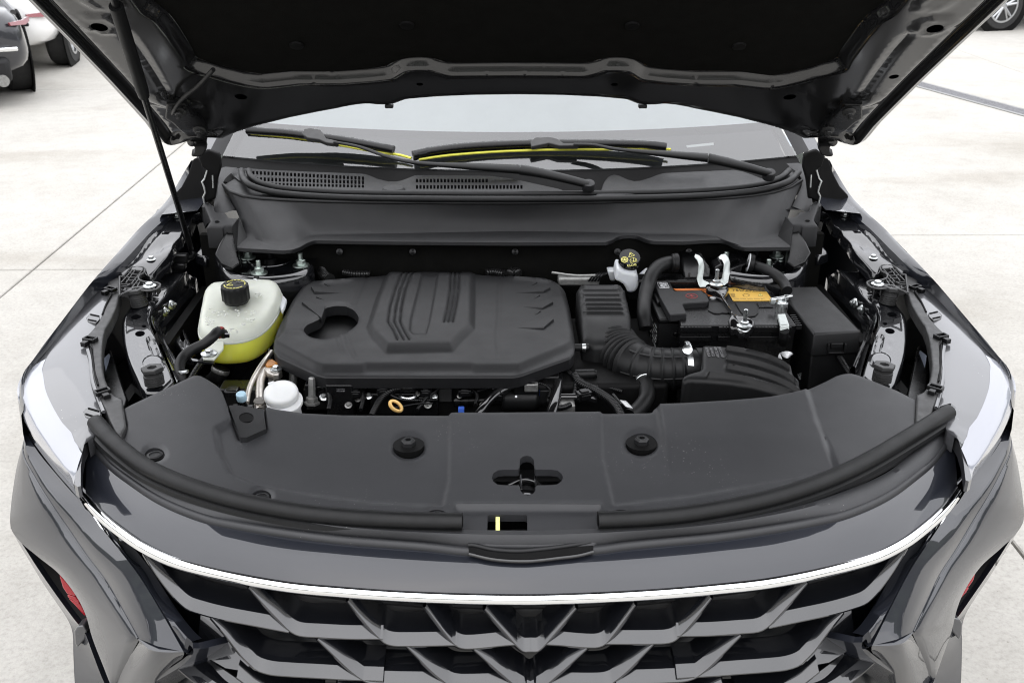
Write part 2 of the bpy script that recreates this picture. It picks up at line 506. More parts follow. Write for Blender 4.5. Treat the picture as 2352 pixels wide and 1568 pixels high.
def concrete_mat():
    m = bpy.data.materials.new('pale_concrete'); m.use_nodes = True
    nt = m.node_tree; b = nt.nodes['Principled BSDF']; lk = nt.links.new
    b.inputs['Roughness'].default_value = .85
    g = nt.nodes.new('ShaderNodeNewGeometry')
    def noise(s, d=6, r=.6):
        n = nt.nodes.new('ShaderNodeTexNoise'); n.inputs['Scale'].default_value = s; n.inputs['Detail'].default_value = d
        n.inputs['Roughness'].default_value = r; lk(g.outputs['Position'], n.inputs['Vector']); return n.outputs[0]
    def ramp(src, stops):
        r = nt.nodes.new('ShaderNodeValToRGB'); lk(src, r.inputs[0]); e = r.color_ramp.elements
        e[0].position, e[0].color = stops[0][0], (*stops[0][1], 1); e[1].position, e[1].color = stops[-1][0], (*stops[-1][1], 1)
        for p, c in stops[1:-1]:
            n = e.new(p); n.color = (*c, 1)
        return r.outputs[0]
    base = ramp(noise(1.1, 8, .62), [(.30, (.36, .345, .313)), (.5, (.405, .391, .361)), (.72, (.425, .413, .382))])
    fine = ramp(noise(70, 6, .7), [(.25, (.72, .72, .715)), (.5, (.96, .96, .96)), (.8, (1.1, 1.1, 1.1))])
    mid = ramp(noise(9, 6, .65), [(.28, (.88, .88, .875)), (.6, (1, 1, 1))])
    st = nt.nodes.new('ShaderNodeMapping'); lk(g.outputs['Position'], st.inputs['Vector']); st.inputs['Scale'].default_value = (.45, 1.3, 1)
    n2 = nt.nodes.new('ShaderNodeTexNoise'); n2.inputs['Scale'].default_value = .9; n2.inputs['Detail'].default_value = 7; lk(st.outputs[0], n2.inputs['Vector'])
    stain = ramp(n2.outputs[0], [(.30, (.82, .80, .77)), (.43, (.98, .98, .975)), (.6, (1, 1, 1))])
    spk = nt.nodes.new('ShaderNodeTexVoronoi'); spk.inputs['Scale'].default_value = 26; lk(g.outputs['Position'], spk.inputs['Vector'])
    sp = ramp(spk.outputs['Distance'], [(.03, (.62, .6, .56)), (.075, (1, 1, 1))])
    def mul(a, c):
        x = nt.nodes.new('ShaderNodeMix'); x.data_type = 'RGBA'; x.blend_type = 'MULTIPLY'; x.inputs[0].default_value = 1
        lk(a, x.inputs[6]); lk(c, x.inputs[7]); return x.outputs[2]
    lk(mul(mul(mul(mul(base, fine), mid), stain), sp), b.inputs['Base Color'])
    bm = nt.nodes.new('ShaderNodeBump'); bm.inputs['Strength'].default_value = .5; bm.inputs['Distance'].default_value = .003
    lk(noise(120, 5, .7), bm.inputs['Height']); lk(bm.outputs[0], b.inputs['Normal'])
    return m
M_CONC = concrete_mat()

def glass_mat():
    m = bpy.data.materials.new('windscreen_glass'); m.use_nodes = True
    nt = m.node_tree; nt.nodes.clear(); lk = nt.links.new
    o = nt.nodes.new('ShaderNodeOutputMaterial'); mx = nt.nodes.new('ShaderNodeMixShader')
    fr = nt.nodes.new('ShaderNodeFresnel'); fr.inputs['IOR'].default_value = 2.02      # both faces of the pane together
    t = nt.nodes.new('ShaderNodeBsdfTransparent'); t.inputs['Color'].default_value = (.80, .84, .83, 1)
    g = nt.nodes.new('ShaderNodeBsdfGlossy'); g.inputs['Roughness'].default_value = .01; g.inputs['Color'].default_value = (1, 1, 1, 1)
    lk(fr.outputs[0], mx.inputs[0]); lk(t.outputs[0], mx.inputs[1]); lk(g.outputs[0], mx.inputs[2]); lk(mx.outputs[0], o.inputs['Surface'])
    return m
M_GLASS = glass_mat()

# ------------------------------------------------------------------ the ground: concrete slabs with open joints
g = MB(); g.add([(-250, -250, -.03), (250, -250, -.03), (250, 250, -.03), (-250, 250, -.03)], [(0, 1, 2, 3)])
ground = g.build('ground', M_JOINT, flat=True, kind='structure')
rs = random.Random(3)
GAP = .010
xs = [-42.4, -34.4, -26.4, -18.4, -10.4, -6.4, -2.4, 1.51, 5.6, 9.6, 13.6, 21.6, 29.6, 42.0]
def slab(x0, x1, y0, y1):
    m = MB()
    c = .004
    P = [(x0+GAP/2, y0+GAP/2), (x1-GAP/2, y0+GAP/2), (x1-GAP/2, y1-GAP/2), (x0+GAP/2, y1-GAP/2)]
    zt = rs.uniform(-.0015, .0015)
    cx, cy = (x0+x1)/2, (y0+y1)/2
    ins = lambda p, d: (p[0] + (d if p[0] < cx else -d), p[1] + (d if p[1] < cy else -d))
    m.loft([[(*p, -.029) for p in P], [(*p, zt - c) for p in P], [(*ins(p, c), zt) for p in P]], closed=True)
    m.F.append((8, 9, 10, 11))
    o = m.build('concrete_slab', M_CONC, ground, flat=True, kind=None)
for i in range(len(xs) - 1):
    off = .54 if xs[i] >= 1.5 else 0.0
    ys = [-40, -16, -6.3, -1.25, 3.76, 8.8, 13.8, 18.8, 28.8, 48.8]
    for j in range(len(ys) - 1): slab(xs[i], xs[i+1], ys[j] + off, ys[j+1] + off)

# drain channel crossing the yard on the right
dr = thing('drain_channel', 'long grey drain channel set flush in the pale concrete, right of the open bonnet', 'drain', (4.6, 7.6, 0))
a = np.array([3.35, 12.2, 0]); bpt = np.array([5.9, 3.0, 0]); d = (bpt - a) / np.linalg.norm(bpt - a); nrm = np.array([-d[1], d[0], 0])
m = MB()
for s in (-1, 1):
    P = [a + nrm*s*.085, bpt + nrm*s*.085, bpt + nrm*s*.115, a + nrm*s*.115]
    m.prism([p + np.array([0, 0, .002]) for p in P], (0, 0, .007))
m.build('kerb_strip', M_CAST, dr, flat=True)
Ld = np.linalg.norm(bpt - a); n = 9
for k in range(n):
    m = MB(); t0, t1 = a + d*(Ld/n*k + .006), a + d*(Ld/n*(k+1) - .006)
    for q in np.linspace(-.082, .066, 6):
        m.prism([t0 + nrm*q + (0,0,.002), t1 + nrm*q + (0,0,.002), t1 + nrm*(q+.017) + (0,0,.002), t0 + nrm*(q+.017) + (0,0,.002)], (0, 0, .006))
    for u in np.linspace(0, 1, 9):
        c = t0*(1-u) + t1*u + np.array([0, 0, .004]); m.box(c, (.012, .16, .004), np.stack([d, nrm, [0, 0, 1]], 1))
    m.build('grating', M_DRAIN, dr, flat=True)

# ------------------------------------------------------------------ parked cars in the yard
def wheel(parent, c, r, w, side, spokes=5, name='wheel'):
    """axis along x (local car coords already applied through T)"""
    pass
def sedan(name, label, loc, heading, paint, dark_lower=False, zs=1.0, lampz=0.0):
    """a four-door car, nose towards heading (degrees from +x), origin on the ground under its middle"""
    car = thing(name, label, 'car', loc, 0)
    h = rad(heading); ex = np.array([math.cos(h), math.sin(h), 0]); ey = np.array([-ex[1], ex[0], 0])
    def T(P): P = np.asarray(P, float); return np.array(loc) + P[:, :1]*ex + P[:, 1:2]*ey + P[:, 2:3]*np.array([0, 0, zs])
    # body sides: station x, half width, sill z, shoulder z, top z
    st = [(-2.30, .70, .42, .80, .92), (-2.22, .82, .34, .82, 1.02), (-1.95, .885, .30, .84, 1.06), (-1.35, .90, .29, .86, 1.03), (-.5, .91, .28, .86, .98),
          (.6, .91, .28, .85, .96), (1.4, .90, .29, .83, .93), (1.95, .86, .30, .76, .84), (2.22, .74, .33, .68, .74), (2.32, .55, .38, .60, .66)]
    rings = []
    for x, w, z0, z1, z2 in st:
        prof = [(0, z0), (.7*w, z0), (.95*w, z0+.05), (w, z0+.22), (.99*w, (z0+z1)/2+.05), (w*.97, z1), (w*.88, z2-.02), (w*.6, z2+.005), (0, z2+.015)]
        full = [(x, y, z) for y, z in prof] + [(x, -y, z) for y, z in reversed(prof[1:-1])]
        rings.append(T(full))
    m = MB(); m.loft(rings, closed=True, cap=True)
    m.build('body', paint, car, smooth=50, sub=1)
    # cabin
    def cab(y0, y1, z0, z1, xs4):
        return [T([(xs4[0], y0, z0), (xs4[3], y0, z0), (xs4[3], -y0, z0), (xs4[0], -y0, z0)]), T([(xs4[1], y1, z1), (xs4[2], y1, z1), (xs4[2], -y1, z1), (xs4[1], -y1, z1)])]
    m = MB(); c = cab(.80, .60, .95, 1.40, (-1.85, -1.05, .25, 1.15)); m.loft(c, closed=True, cap=True)
    gl = m.build('glasshouse', M_BGGLASS, car, smooth=30, bevel=.03)
    m = MB(); m.loft([T([(-1.06, .60, 1.385), (.26, .60, 1.385), (.26, -.60, 1.385), (-1.06, -.60, 1.385)]), T([(-.9, .5, 1.45), (.1, .5, 1.45), (.1, -.5, 1.45), (-.9, -.5, 1.45)])], closed=True, cap=True)
    m.build('roof', paint, car, smooth=30, bevel=.02)
    for s in (-1, 1):
        for p, q in (((-1.87, .80, .93), (-1.05, .605, 1.40)), ((1.17, .80, .93), (.25, .605, 1.40)), ((-.35, .815, .93), (-.35, .61, 1.40))):
            P = T([(p[0], s*p[1], p[2]), (q[0], s*q[1], q[2])]); m = MB(); m.tube(P, .035, 8); m.build('pillar', paint, car)
    # wheels
    for x in (-1.38, 1.38):
        for s in (-1, 1):
            c = T([(x, s*.81, .33/zs)])[0]
            m = MB(); m.lathe([(.20, -.11), (.30, -.115), (.33, -.08), (.335, 0), (.33, .08), (.30, .115), (.20, .11)], c, ey*s, 32)
            ty = m.build('wheel', M_TYRE, car)
            m = MB(); m.lathe([(.225, .10), (.225, .118), (.20, .118), (.20, .08)], c, ey*s, 32)
            m.lathe([(.05, .07), (.05, .115), (.03, .12), (.001, .12)], c, ey*s, 16)
            for k in range(5):
                an = 2*math.pi*k/5 + .3
                for dd in (-.16, .16):
                    u = ex*math.cos(an+dd*.35) + np.array([0, 0, 1])*math.sin(an+dd*.35); v = ex*math.cos(an+dd) + np.array([0, 0, 1])*math.sin(an+dd)
                    m.tube([c + ey*s*.108 + u*.03, c + ey*s*.105 + v*.21], [.022, .016], 6)
            m.build('rim', M_RIM, ty)
            m = MB(); m.lathe([(.40, .085), (.40, .100), (.37, .104), (.001, .104)], c, ey*s, 32)
            m.build('wheel_arch', M_DARK, car)  # dark disc on the body side stands in for the shaded arch
    # lamps
    for s in (-1, 1):
        m = MB()
        P = [(x, y*s, z + lampz) for x, y, z in [(-2.27, .70, .855), (-2.18, .83, .845), (-2.05, .885, .86), (-1.93, .905, .89), (-2.05, .872, .905), (-2.18, .815, .895), (-2.27, .69, .885)]]
        ctr = np.mean(T(P), 0)
        m.prism(T(P), ex*-.012 + ey*s*.012)
        m.build('tail_lamp', M_TAIL, car, smooth=30)
        m = MB(); P = [(2.26, s*.35, .60), (2.2, s*.68, .62), (1.98, s*.84, .68), (2.0, s*.80, .74), (2.24, s*.5, .70)]
        m.prism(T(P), ex*.03); m.build('headlight', M_LENSWHITE, car, smooth=30)
    m = MB(); m.box(T([(-2.27, 0, .40)])[0], (.10, 1.30, .22), np.stack([ex, ey, [0, 0, 1]], 1))
    m.build('bumper', M_PLASTIC if dark_lower else paint, car, bevel=.05)
    m = MB(); m.box(T([(-2.33, 0, .62)])[0], (.03, 1.45, .035), np.stack([ex, ey, [0, 0, 1]], 1))
    m.build('bumper_trim', M_CHROME if dark_lower else M_PLASTIC, car, bevel=.01)
    for s in (-1, 1): m = MB(); m.tube(T([(-2.36, s*.56, .30), (-2.2, s*.56, .30)]), .05, 14); m.build('exhaust', M_CAST, car)
    return car
def place(corner, heading, local):
    h = rad(heading); return (corner[0] - local[0]*math.cos(h) + local[1]*math.sin(h), corner[1] - local[0]*math.sin(h) - local[1]*math.cos(h), 0)
sedan('parked_car', 'dark saloon car cut by the left edge, parked in front of the white car', place(pz(72, 150, .34)[:2], 122, (-2.25, -.82)), 122, M_BGBLACK, True, .80)
sedan('parked_car', 'white saloon car parked behind the dark car at upper left', place((-4.62, 10.35), 100, (-1.38, -.90)), 100, M_BGWHITE, False, .85, -.16)
sedan('parked_car', 'pale blue car with silver alloy wheel at the upper right corner', place((6.92, 13.3), 15, (-1.38, -.90)), 15, M_BGBLUE)

# ------------------------------------------------------------------ unseen ring of trees, added for the paint to reflect
M_ADDEDTREE = mat('added_foliage', (.045, .06, .035), .9, mottle=.5, mscale=.8)
M_FARWALL = mat('far_wall', (.33, .31, .28), .85, mottle=.1, mscale=.3)
def added_trees(a0, a1, r0, seed):
    rs = random.Random(seed); m = MB(); a = a0
    while a < a1:
        r = r0 + rs.uniform(-6, 8); h = rs.uniform(4.5, 9.5); w = rs.uniform(2.2, 4.2)
        c = (r*math.sin(a), r*math.cos(a), h*.55)
        n, k = 9, 6; rings = []
        for i in range(k + 1):
            ph = math.pi*i/k; rings.append([(c[0] + w*math.sin(ph)*math.cos(2*math.pi*j/n)*rs.uniform(.75, 1.2), c[1] + w*math.sin(ph)*math.sin(2*math.pi*j/n)*rs.uniform(.75, 1.2), c[2] - h*.5*math.cos(ph)*rs.uniform(.85, 1.1)) for j in range(n)])
        m.loft(rings, closed=True); m.tube([(c[0], c[1], 0), (c[0], c[1], h*.4)], .18, 6)
        a += rs.uniform(1.6, 3.4)/r
    return m.build('added_trees', M_ADDEDTREE, None, flat=True, kind='stuff')
added_trees(0, 2*math.pi, 62, 11)
for a_, r_, w_, h_, lab in ((2.75, 52, 26, 6.5, 'long pale shed far behind the camera'), (3.75, 58, 18, 8.5, 'pale two storey shed far behind the camera')):
    pass
# ------------------------------------------------------------------ the car with the open bonnet
CAR = thing('car', 'dark grey car in the foreground with its bonnet propped open over the engine bay', 'car', (0, 1.9, 0))
# surfaces the panels are laid on
SH_P, SH_N = (0, .41, .955), (0, -.06, 1.0)            # radiator cover, falling a little to the front
shield = onplane(SH_P, SH_N)
def sh(P, off=0):
    W, n = shield(P); return W + n * off
HA = rad(35)
HD_P = np.array([0, 1.2, 1.25]); HD_N = np.array([0, -math.sin(HA), -math.cos(HA)])   # inner face of the bonnet, looking down at the bay
hoodp = onplane(HD_P, HD_N)

def bolt(parent, pos, r=.006, h=.006, axis=(0, 0, 1), m=None, stud=0, name='bolt', washer=1.7):
    """flanged hex bolt or nut"""
    b = MB(); ax = np.array(axis, float); ax /= np.linalg.norm(ax); p = np.array(pos, float)
    b.lathe([(r*washer, 0), (r*washer, r*.25), (r*1.25, r*.45)], p, ax, 18)
    b.lathe([(r, r*.4), (r, h), (r*.85, h + r*.15)], p, ax, 6)
    if stud: b.lathe([(r*.5, h), (r*.5, h + stud), (r*.35, h + stud + .001)], p, ax, 12)
    return b.build(name, m or M_STEEL, parent, smooth=30)

def tubeo(name, P, r, m, parent, n=14, steps=40, sp=True, **k):
    P = np.asarray(P, float)
    if sp: P = spline(P, steps)
    if not np.isscalar(r): r = np.interp(np.linspace(0, 1, len(P)), np.linspace(0, 1, len(r)), r)
    b = MB(); b.tube(P, r, n); return b.build(name, m, parent, **k)

# ---------------- radiator cover (the big black shield at the front of the bay)
R01, R11, R21 = RG(0, 1), RG(1, 1), RG(2, 1)
R02, R12, R22 = RG(0, 2), RG(1, 2), RG(2, 2)
R00, R10, R20 = RG(0, 0), RG(1, 0), RG(2, 0)
cov = (R01([(838, 1240), (900, 1208), (1100, 1115), (1250, 1045), (1330, 1008), (1372, 1006), (1420, 1030), (1480, 1068), (1515, 1095), (1535, 1130), (1560, 1200), (1600, 1320), (1640, 1425), (1652, 1443), (1670, 1440), (1750, 1408), (1822, 1380), (1830, 1365), (1822, 1300), (1815, 1225), (1828, 1208), (2085, 1245)])
       + R11([(0, 1258), (1000, 1257), (1700, 1253), (2140, 1248), (2158, 1217)])
       + R21([(0, 1212), (320, 1193), (460, 1182), (600, 1168), (720, 1145), (830, 1118), (920, 1080), (1000, 1042), (1060, 1010), (1110, 996), (1160, 993), (1210, 1004), (1350, 1058), (1480, 1110), (1640, 1190), (1625, 1260), (1618, 1330), (1640, 1375), (1690, 1415)])
       + [(2122, 1006), (2040, 1060), (1950, 1108), (1800, 1160), (1650, 1191), (1500, 1209), (1390, 1217), (1378, 1225), (1374, 1238), (1364, 1244), (1300, 1247), (1200, 1248), (1120, 1247), (1080, 1244), (1066, 1238), (1062, 1225), (1050, 1217), (900, 1212), (760, 1196), (600, 1166), (450, 1121), (330, 1071), (262, 1010), (283, 999), (290, 974)])
cross = np.array(R12([(1228, 60), (1232, 25), (1250, 6), (1278, 0), (1306, 6), (1326, 28), (1330, 60), (1332, 90), (1340, 97), (1440, 97), (1490, 104), (1518, 128), (1528, 152), (1516, 180), (1488, 200), (1440, 205), (1350, 206), (1338, 218), (1336, 245), (1320, 266), (1285, 276), (1252, 266), (1234, 244), (1230, 218), (1222, 206), (1120, 205), (1075, 200), (1046, 178), (1036, 152), (1048, 122), (1080, 101), (1120, 97), (1215, 97), (1226, 88)]))
latchw = roundpoly(R12([(1007, 402), (1281, 402), (1283, 574), (1005, 574)]), 5)
nut_c = [(938, 1016), (1474, 1012)]
clip_c = [(355, 1041), (2049, 1029), (600, 1138), (1821, 1130), (1003, 1180), (1427, 1179)]
wells = [ell(x, y, 36, 26, 28) for x, y in nut_c] + [ell(x, y, 23, 16, 22) for x, y in clip_c[:4]] + [ell(x, y, 25, 13, 22) for x, y in clip_c[4:]]
P1 = np.array([(1500, 900), (1533, 1066), (1880, 1110), (1925, 1074), (1845, 880)])
PL = np.array([(495, 985), (500, 1010), (505, 1040), (530, 1085), (590, 1110), (700, 1130), (850, 1150), (1018, 1160), (1032, 1100), (1034, 925), (600, 925)])
PR = np.array([(1410, 1158), (1600, 1135), (1800, 1100), (1925, 1074), (1880, 975), (1845, 860), (1380, 900), (1385, 1050)])
P1 = np.array([(1502, 880), (1533, 1066), (1560, 1135), (1925, 1080), (1880, 975), (1845, 860)])
PC = np.array([(1048, 1166), (1382, 1163), (1372, 1262), (1062, 1262)])
def cov_h(P):
    h = .010 * sstep(sdist(P, P1), -3, 6) * (1 - sstep(P[:, 1], 1000, 1085))
    h -= .0070 * sstep(sdist(P, PL), -4, 5)
    h -= .0055 * sstep(sdist(P, PR), -4, 5)
    h += .0045 * np.exp(-(seg_dist(P, [(1050, 1163), (1378, 1161)]) / 5.0)**2)
    h -= .003 * sstep(sdist(P, PC), -3, 5)
    h += .0012 * np.sin(P[:, 0] * .006 + 1) * np.sin(P[:, 1] * .011)
    for w, c in zip(wells, nut_c + clip_c):
        h -= .0025 * (1 - sstep(seg_dist(P, w, True), 1, 8))
    return h
cover = sheet('radiator_cover', cov, shield, M_SHIELD, CAR, holes=[cross, latchw] + wells, h=cov_h, step=6, skirt=(0, 0, -.012), edge=9, drop=.006, smooth=50)
def well(c, rx, depth, mat_, name):
    """plastic cup let into the cover"""
    W = sh(ell(c[0], c[1], rx, rx*.72, 28)); ctr = W.mean(0); r = np.linalg.norm(W - ctr, axis=1)[0]
    b = MB(); b.lathe([(r*1.0, -.004), (r*.93, -depth), (.001, -depth)], ctr, (0, 0, 1), 28)
    return ctr, r, b.build(name, mat_, cover)
for c in nut_c:
    ctr, r, o = well(c, 36, .020, M_DARK, 'mount_well')
    b = MB(); b.lathe([(.0115, -.021), (.0115, -.004), (.0125, -.004), (.0125, .003), (.0095, .006), (.0055, .006), (.0055, -.001), (.001, -.001)], ctr + (0, .0, .0), (0, 0, 1), 6)
    b.build('hex_nut', M_PLASTIC, cover, smooth=25)
for c in clip_c:
    ctr, r, o = well(c, 23, .007, M_DARK, 'clip_well')
    b = MB(); b.lathe([(r*.80, -.0072), (r*.78, -.0022), (r*.55, -.0012), (r*.52, -.0028), (.001, -.003)], ctr, (0, 0, 1), 22)
    b.build('push_clip', M_PLASTIC, cover, smooth=25)
# recess floor in the left notch, with its drain hole and the ledges below the latch openings
fl = R01([(1575, 1225), (1655, 1450), (1700, 1450), (1845, 1390), (1850, 1290), (1835, 1255), (1760, 1245), (1700, 1235), (1640, 1222)])
sheet('notch_floor', fl, onz(.918), M_PLASTIC, cover, holes=[ell(*R01([(1698, 1310)])[0], 17, 12, 20)], step=8, skirt=(0, 0, -.01))
b = MB(); W = Z(R01([(1500, 1075), (1545, 1180), (1600, 1320), (1655, 1445), (1700, 1445), (1835, 1385), (1822, 1300), (1815, 1215)]), .953); b.loft([W, W + (0, 0, -.03)]); b.build('notch_wall', M_PLASTIC, cover)
b = MB(); b.lathe([(.017, 0), (.017, -.015), (.012, -.03), (.001, -.03)], pz(*R01([(1698, 1310)])[0], .917), (0, 0, 1), 20); b.build('drain_cup', M_DARK, cover)
# latch below the openings
b = MB(); b.box(sh([(1211, 1098)], -.055)[0], (.16, .12, .02)); b.build('latch_shelf', M_DARK, cover)
latch = MB(); c0 = sh([(1211, 1092)], -.035)[0]
latch.box(c0, (.035, .05, .006)); latch.box(c0 + (-.01, .0, .012), (.004, .045, .022)); latch.box(c0 + (.014, .005, .010), (.004, .04, .02))
latch.tube(spline([c0 + (-.03, .012, .008), c0 + (-.005, .02, .014), c0 + (.02, .008, .012), c0 + (.022, -.02, .006)], 16), .0035, 8)
latch.lathe([(.008, 0), (.008, .012), (.001, .013)], c0 + (.0, -.022, 0), (0, 0, 1), 12)
latch.build('bonnet_latch', M_GLOSSBLACK, CAR, bevel=.001)
b = MB(); b.box(sh([(1166, 1207)], -.05)[0], (.14, .10, .012)); b.build('opening_floor', M_DARK, cover)
b = MB(); c0 = sh([(1196, 1212)], -.03)[0]; b.box(c0, (.03, .05, .02)); b.box(c0 + (.005, -.01, .013), (.02, .004, .006)); b.build('latch_block', M_GLOSSBLACK, CAR, bevel=.002)
W = sh(R12([(1063, 397), (1092, 397), (1092, 578), (1063, 578)]), -.006)
b = MB(); b.prism(W, (0, 0, -.003)); b.build('release_strip', M_PALEYELLOW, CAR, bevel=.0008, label='pale yellow strip across the latch opening')

# ---------------- rubber seal round the front of the bay
sealL = spline([(222, 981), (250, 1014), (290, 1050), (340, 1086), (400, 1115), (460, 1137), (530, 1158), (610, 1176), (700, 1191), (800, 1201), (900, 1207), (985, 1210), (1062, 1211)], 60)
sealR = spline([(1373, 1208), (1450, 1205), (1550, 1197), (1650, 1182), (1740, 1164), (1830, 1139), (1920, 1105), (1995, 1068), (2060, 1030), (2120, 993), (2176, 957)], 60)
for S in (sealL, sealR):
    C = sh(S, .011)
    b = MB(); b.tube(C, .0142, 16, ry=.92); so = b.build('bay_seal', M_RUBBER, CAR)
    out = np.stack([C[:, 0]*0, -np.ones(len(C)), C[:, 2]*0], 1)
    T = np.gradient(C, axis=0); T /= np.linalg.norm(T, axis=1)[:, None]; nrm = np.stack([T[:, 1], -T[:, 0], 0*T[:, 0]], 1)
    b = MB(); b.loft([C + nrm*.010 + (0, 0, -.006), C + nrm*.0175 + (0, 0, -.008), C + nrm*.019 + (0, 0, -.014), C + nrm*.010 + (0, 0, -.014)]); b.build('seal_lip', M_RUBBER, so)
    for end in (0, -1):     # dark discs on the cut ends stand for the shaded hollow
        t = T[end] * (1 if end else -1); b = MB(); b.lathe([(.0085, .0004), (.0085, .0010), (.001, .0010)], C[end], t, 14); b.build('hollow_shade', M_DARK, so)

# ---------------- painted panel between bay and grille, with the black ledge behind it
ridge = zBL([(497, 78), (560, 165), (640, 250), (740, 325), (900, 432), (1050, 505), (1240, 572)]) + R02([(1600, 492)]) + [(640, 1226), (783, 1244), (900, 1253), (984, 1260), (1074, 1270), (1211, 1274)]
chrome_t = R02([(590, 275), (700, 398), (850, 518), (1000, 617), (1200, 710), (1500, 790), (2000, 880)]) + R12([(0, 913), (350, 938), (720, 955), (1000, 962), (1281, 965)])
def symcurve(pts, z, n, dz=None):
    """left half traced in the photo at height z -> symmetric 3d curve through the car's middle"""
    W = Z(pts, z); W[-1, 0] = 0.0
    R = W[::-1][1:] * np.array([-1, 1, 1]); return spline(np.vstack([W, R]), n)
NC = 261
ridge3 = symcurve(ridge, np.linspace(.925, .915, len(ridge)), NC)
chr3 = symcurve(chrome_t, .885, NC)
b = MB(); cur = []
for t in np.linspace(0, 1, 15):
    c = ridge3*(1-t) + chr3*t
    cur.append(c + np.array([0, -.002, .0055]) * 4*t*(1-t))
front = np.stack([0*chr3[:, 0], -np.ones(NC), 0*chr3[:, 0]], 1)
b.loft([ridge3 + (0, .004, -.015)] + cur + [chr3 + (0, .004, -.012)])
b.build('front_panel', M_PAINT, CAR, smooth=60)
# ledge: from the seal down to the ridge line
ledge_in = symcurve([(232, 1000), (262, 1030), (300, 1062), (350, 1098), (410, 1126), (480, 1150), (560, 1172), (650, 1190), (760, 1206), (880, 1217), (1000, 1223), (1080, 1226), (1211, 1228)], .940, NC)
b = MB(); b.loft([ledge_in + (0, .02, -.006), ledge_in, ledge_in*.45 + (ridge3 + (0, 0, .008))*.55, ridge3 + (0, .006, .0075), ridge3 + (0, .001, .0085), ridge3 + (0, -.003, .0065), ridge3 + (0, -.005, .001), ridge3 + (0, -.003, -.012)])
b.build('ledge_trim', M_SHIELD, CAR, smooth=50)
# striker pocket in the ledge, its shade a dark plate laid on
pk = R12([(875, 620), (900, 618), (1050, 650), (1230, 660), (1400, 645), (1520, 630), (1640, 612), (1720, 598), (1736, 612), (1736, 665), (1640, 690), (1500, 708), (1280, 730), (1050, 718), (880, 680)])
b = MB(); W = hit(pk, (0, .043, .9285), (0, -.33, .94)); b.prism(W, (0, .004, -.004)); b.build('slot_shade', M_DARK, CAR, flat=True)
for crv, m_, r_ in ((pk[:8], M_PLASTIC, .0034), (pk[9:], M_GLOSSBLACK, .0030)):
    W = hit(crv, (0, .043, .929), (0, -.33, .94)); tubeo('slot_lip', W, r_, m_, CAR)

# ---------------- chrome strip
prof = [(.001, .0035), (-.003, .0035), (-.0062, .0015), (-.0080, -.0020), (-.0085, -.0060), (-.0072, -.0095), (-.0035, -.0125), (.004, -.0135)]
nrm = np.gradient(chr3, axis=0); nrm /= np.linalg.norm(nrm, axis=1)[:, None]; nrm = np.stack([nrm[:, 1], -nrm[:, 0], 0*nrm[:, 0]], 1)
b = MB(); b.loft([chr3 + nrm*(-p[0]) + np.array([0, 0, p[1] - .002]) for p in spline(np.array(prof), 21)]); b.build('chrome_strip', M_CHROME, CAR, smooth=0, label='bright chrome strip along the top of the grille')

# ---------------- grille: a wall following the chrome, glossy scales standing out of it
cx_, cy_ = chr3[:, 0], chr3[:, 1]
def wallY(x): return np.interp(x, cx_, cy_)
def W3(P, off=0.0, slope=0.0):
    """points on the grille wall (off = metres behind the chrome line)"""
    P = np.asarray(P, float); y = np.full(len(P), .02)
    for _ in range(12):
        V = Y(P, y); y = .5*y + .5*(wallY(V[:, 0]) + off + slope*(.885 - V[:, 2]))
    return Y(P, y)
xs_ = np.linspace(-.66, .66, 67)
b = MB()
b.loft([[(x*.98, wallY(x*.98) + o, z) for x in xs_] for o, z in ((.006, .872), (.046, .866), (.058, .82), (.036, .70), (.0, .60), (-.02, .50))])
grille = b.build('grille', M_GRILLE, CAR, smooth=50)
scales = [  # paths of the scale edges, left half, photo coordinates
    R02([(985, 678), (1080, 830), (1180, 960), (1232, 1015), (1290, 1062), (1400, 1100), (1560, 1140), (1760, 1178), (1990, 1222)]),
    zGC([(215, 118), (330, 250), (440, 365), (520, 445), (562, 472), (605, 486), (760, 497), (980, 508), (1230, 508)]),
    zGC([(965, 222), (1060, 345), (1150, 450), (1205, 505), (1245, 540), (1300, 558), (1420, 562), (1600, 560), (1790, 556)]),
    zGC([(1552, 265), (1640, 385), (1740, 515), (1785, 560), (1835, 580), (1900, 582), (2020, 572), (2130, 560), (2230, 552)]),
    R02([(1455, 1125), (1560, 1250), (1660, 1380), (1720, 1440), (1760, 1478), (1850, 1510), (2000, 1525), (2180, 1535), (2349, 1545), (2640, 1556)]),
    zGC([(735, 512), (850, 625), (960, 730), (1040, 795), (1090, 828), (1160, 850), (1300, 858), (1500, 862), (1700, 864)]),
    zGC([(1412, 565), (1500, 655), (1600, 755), (1690, 828), (1740, 862), (1800, 878), (1900, 880), (2040, 876), (2200, 872)]),
    R02([(1210, 1460), (1330, 1560), (1440, 1640), (1520, 1690), (1600, 1720), (1800, 1745), (2000, 1760), (2200, 1770)]),
    zGC([(120, 800), (300, 930), (480, 1050), (560, 1090), (640, 1110), (820, 1118), (1000, 1120)]),
    zGC([(880, 868), (1020, 985), (1150, 1085), (1230, 1120), (1320, 1135), (1500, 1140)]),
]
vees = [zGC([(2005, 283), (2100, 395), (2200, 510), (2262, 578), (2300, 604)]) + [(1211, 1496)],
        zGC([(1922, 590), (2050, 705), (2150, 790), (2240, 865), (2310, 910)]) + [(1211, 1597)]]
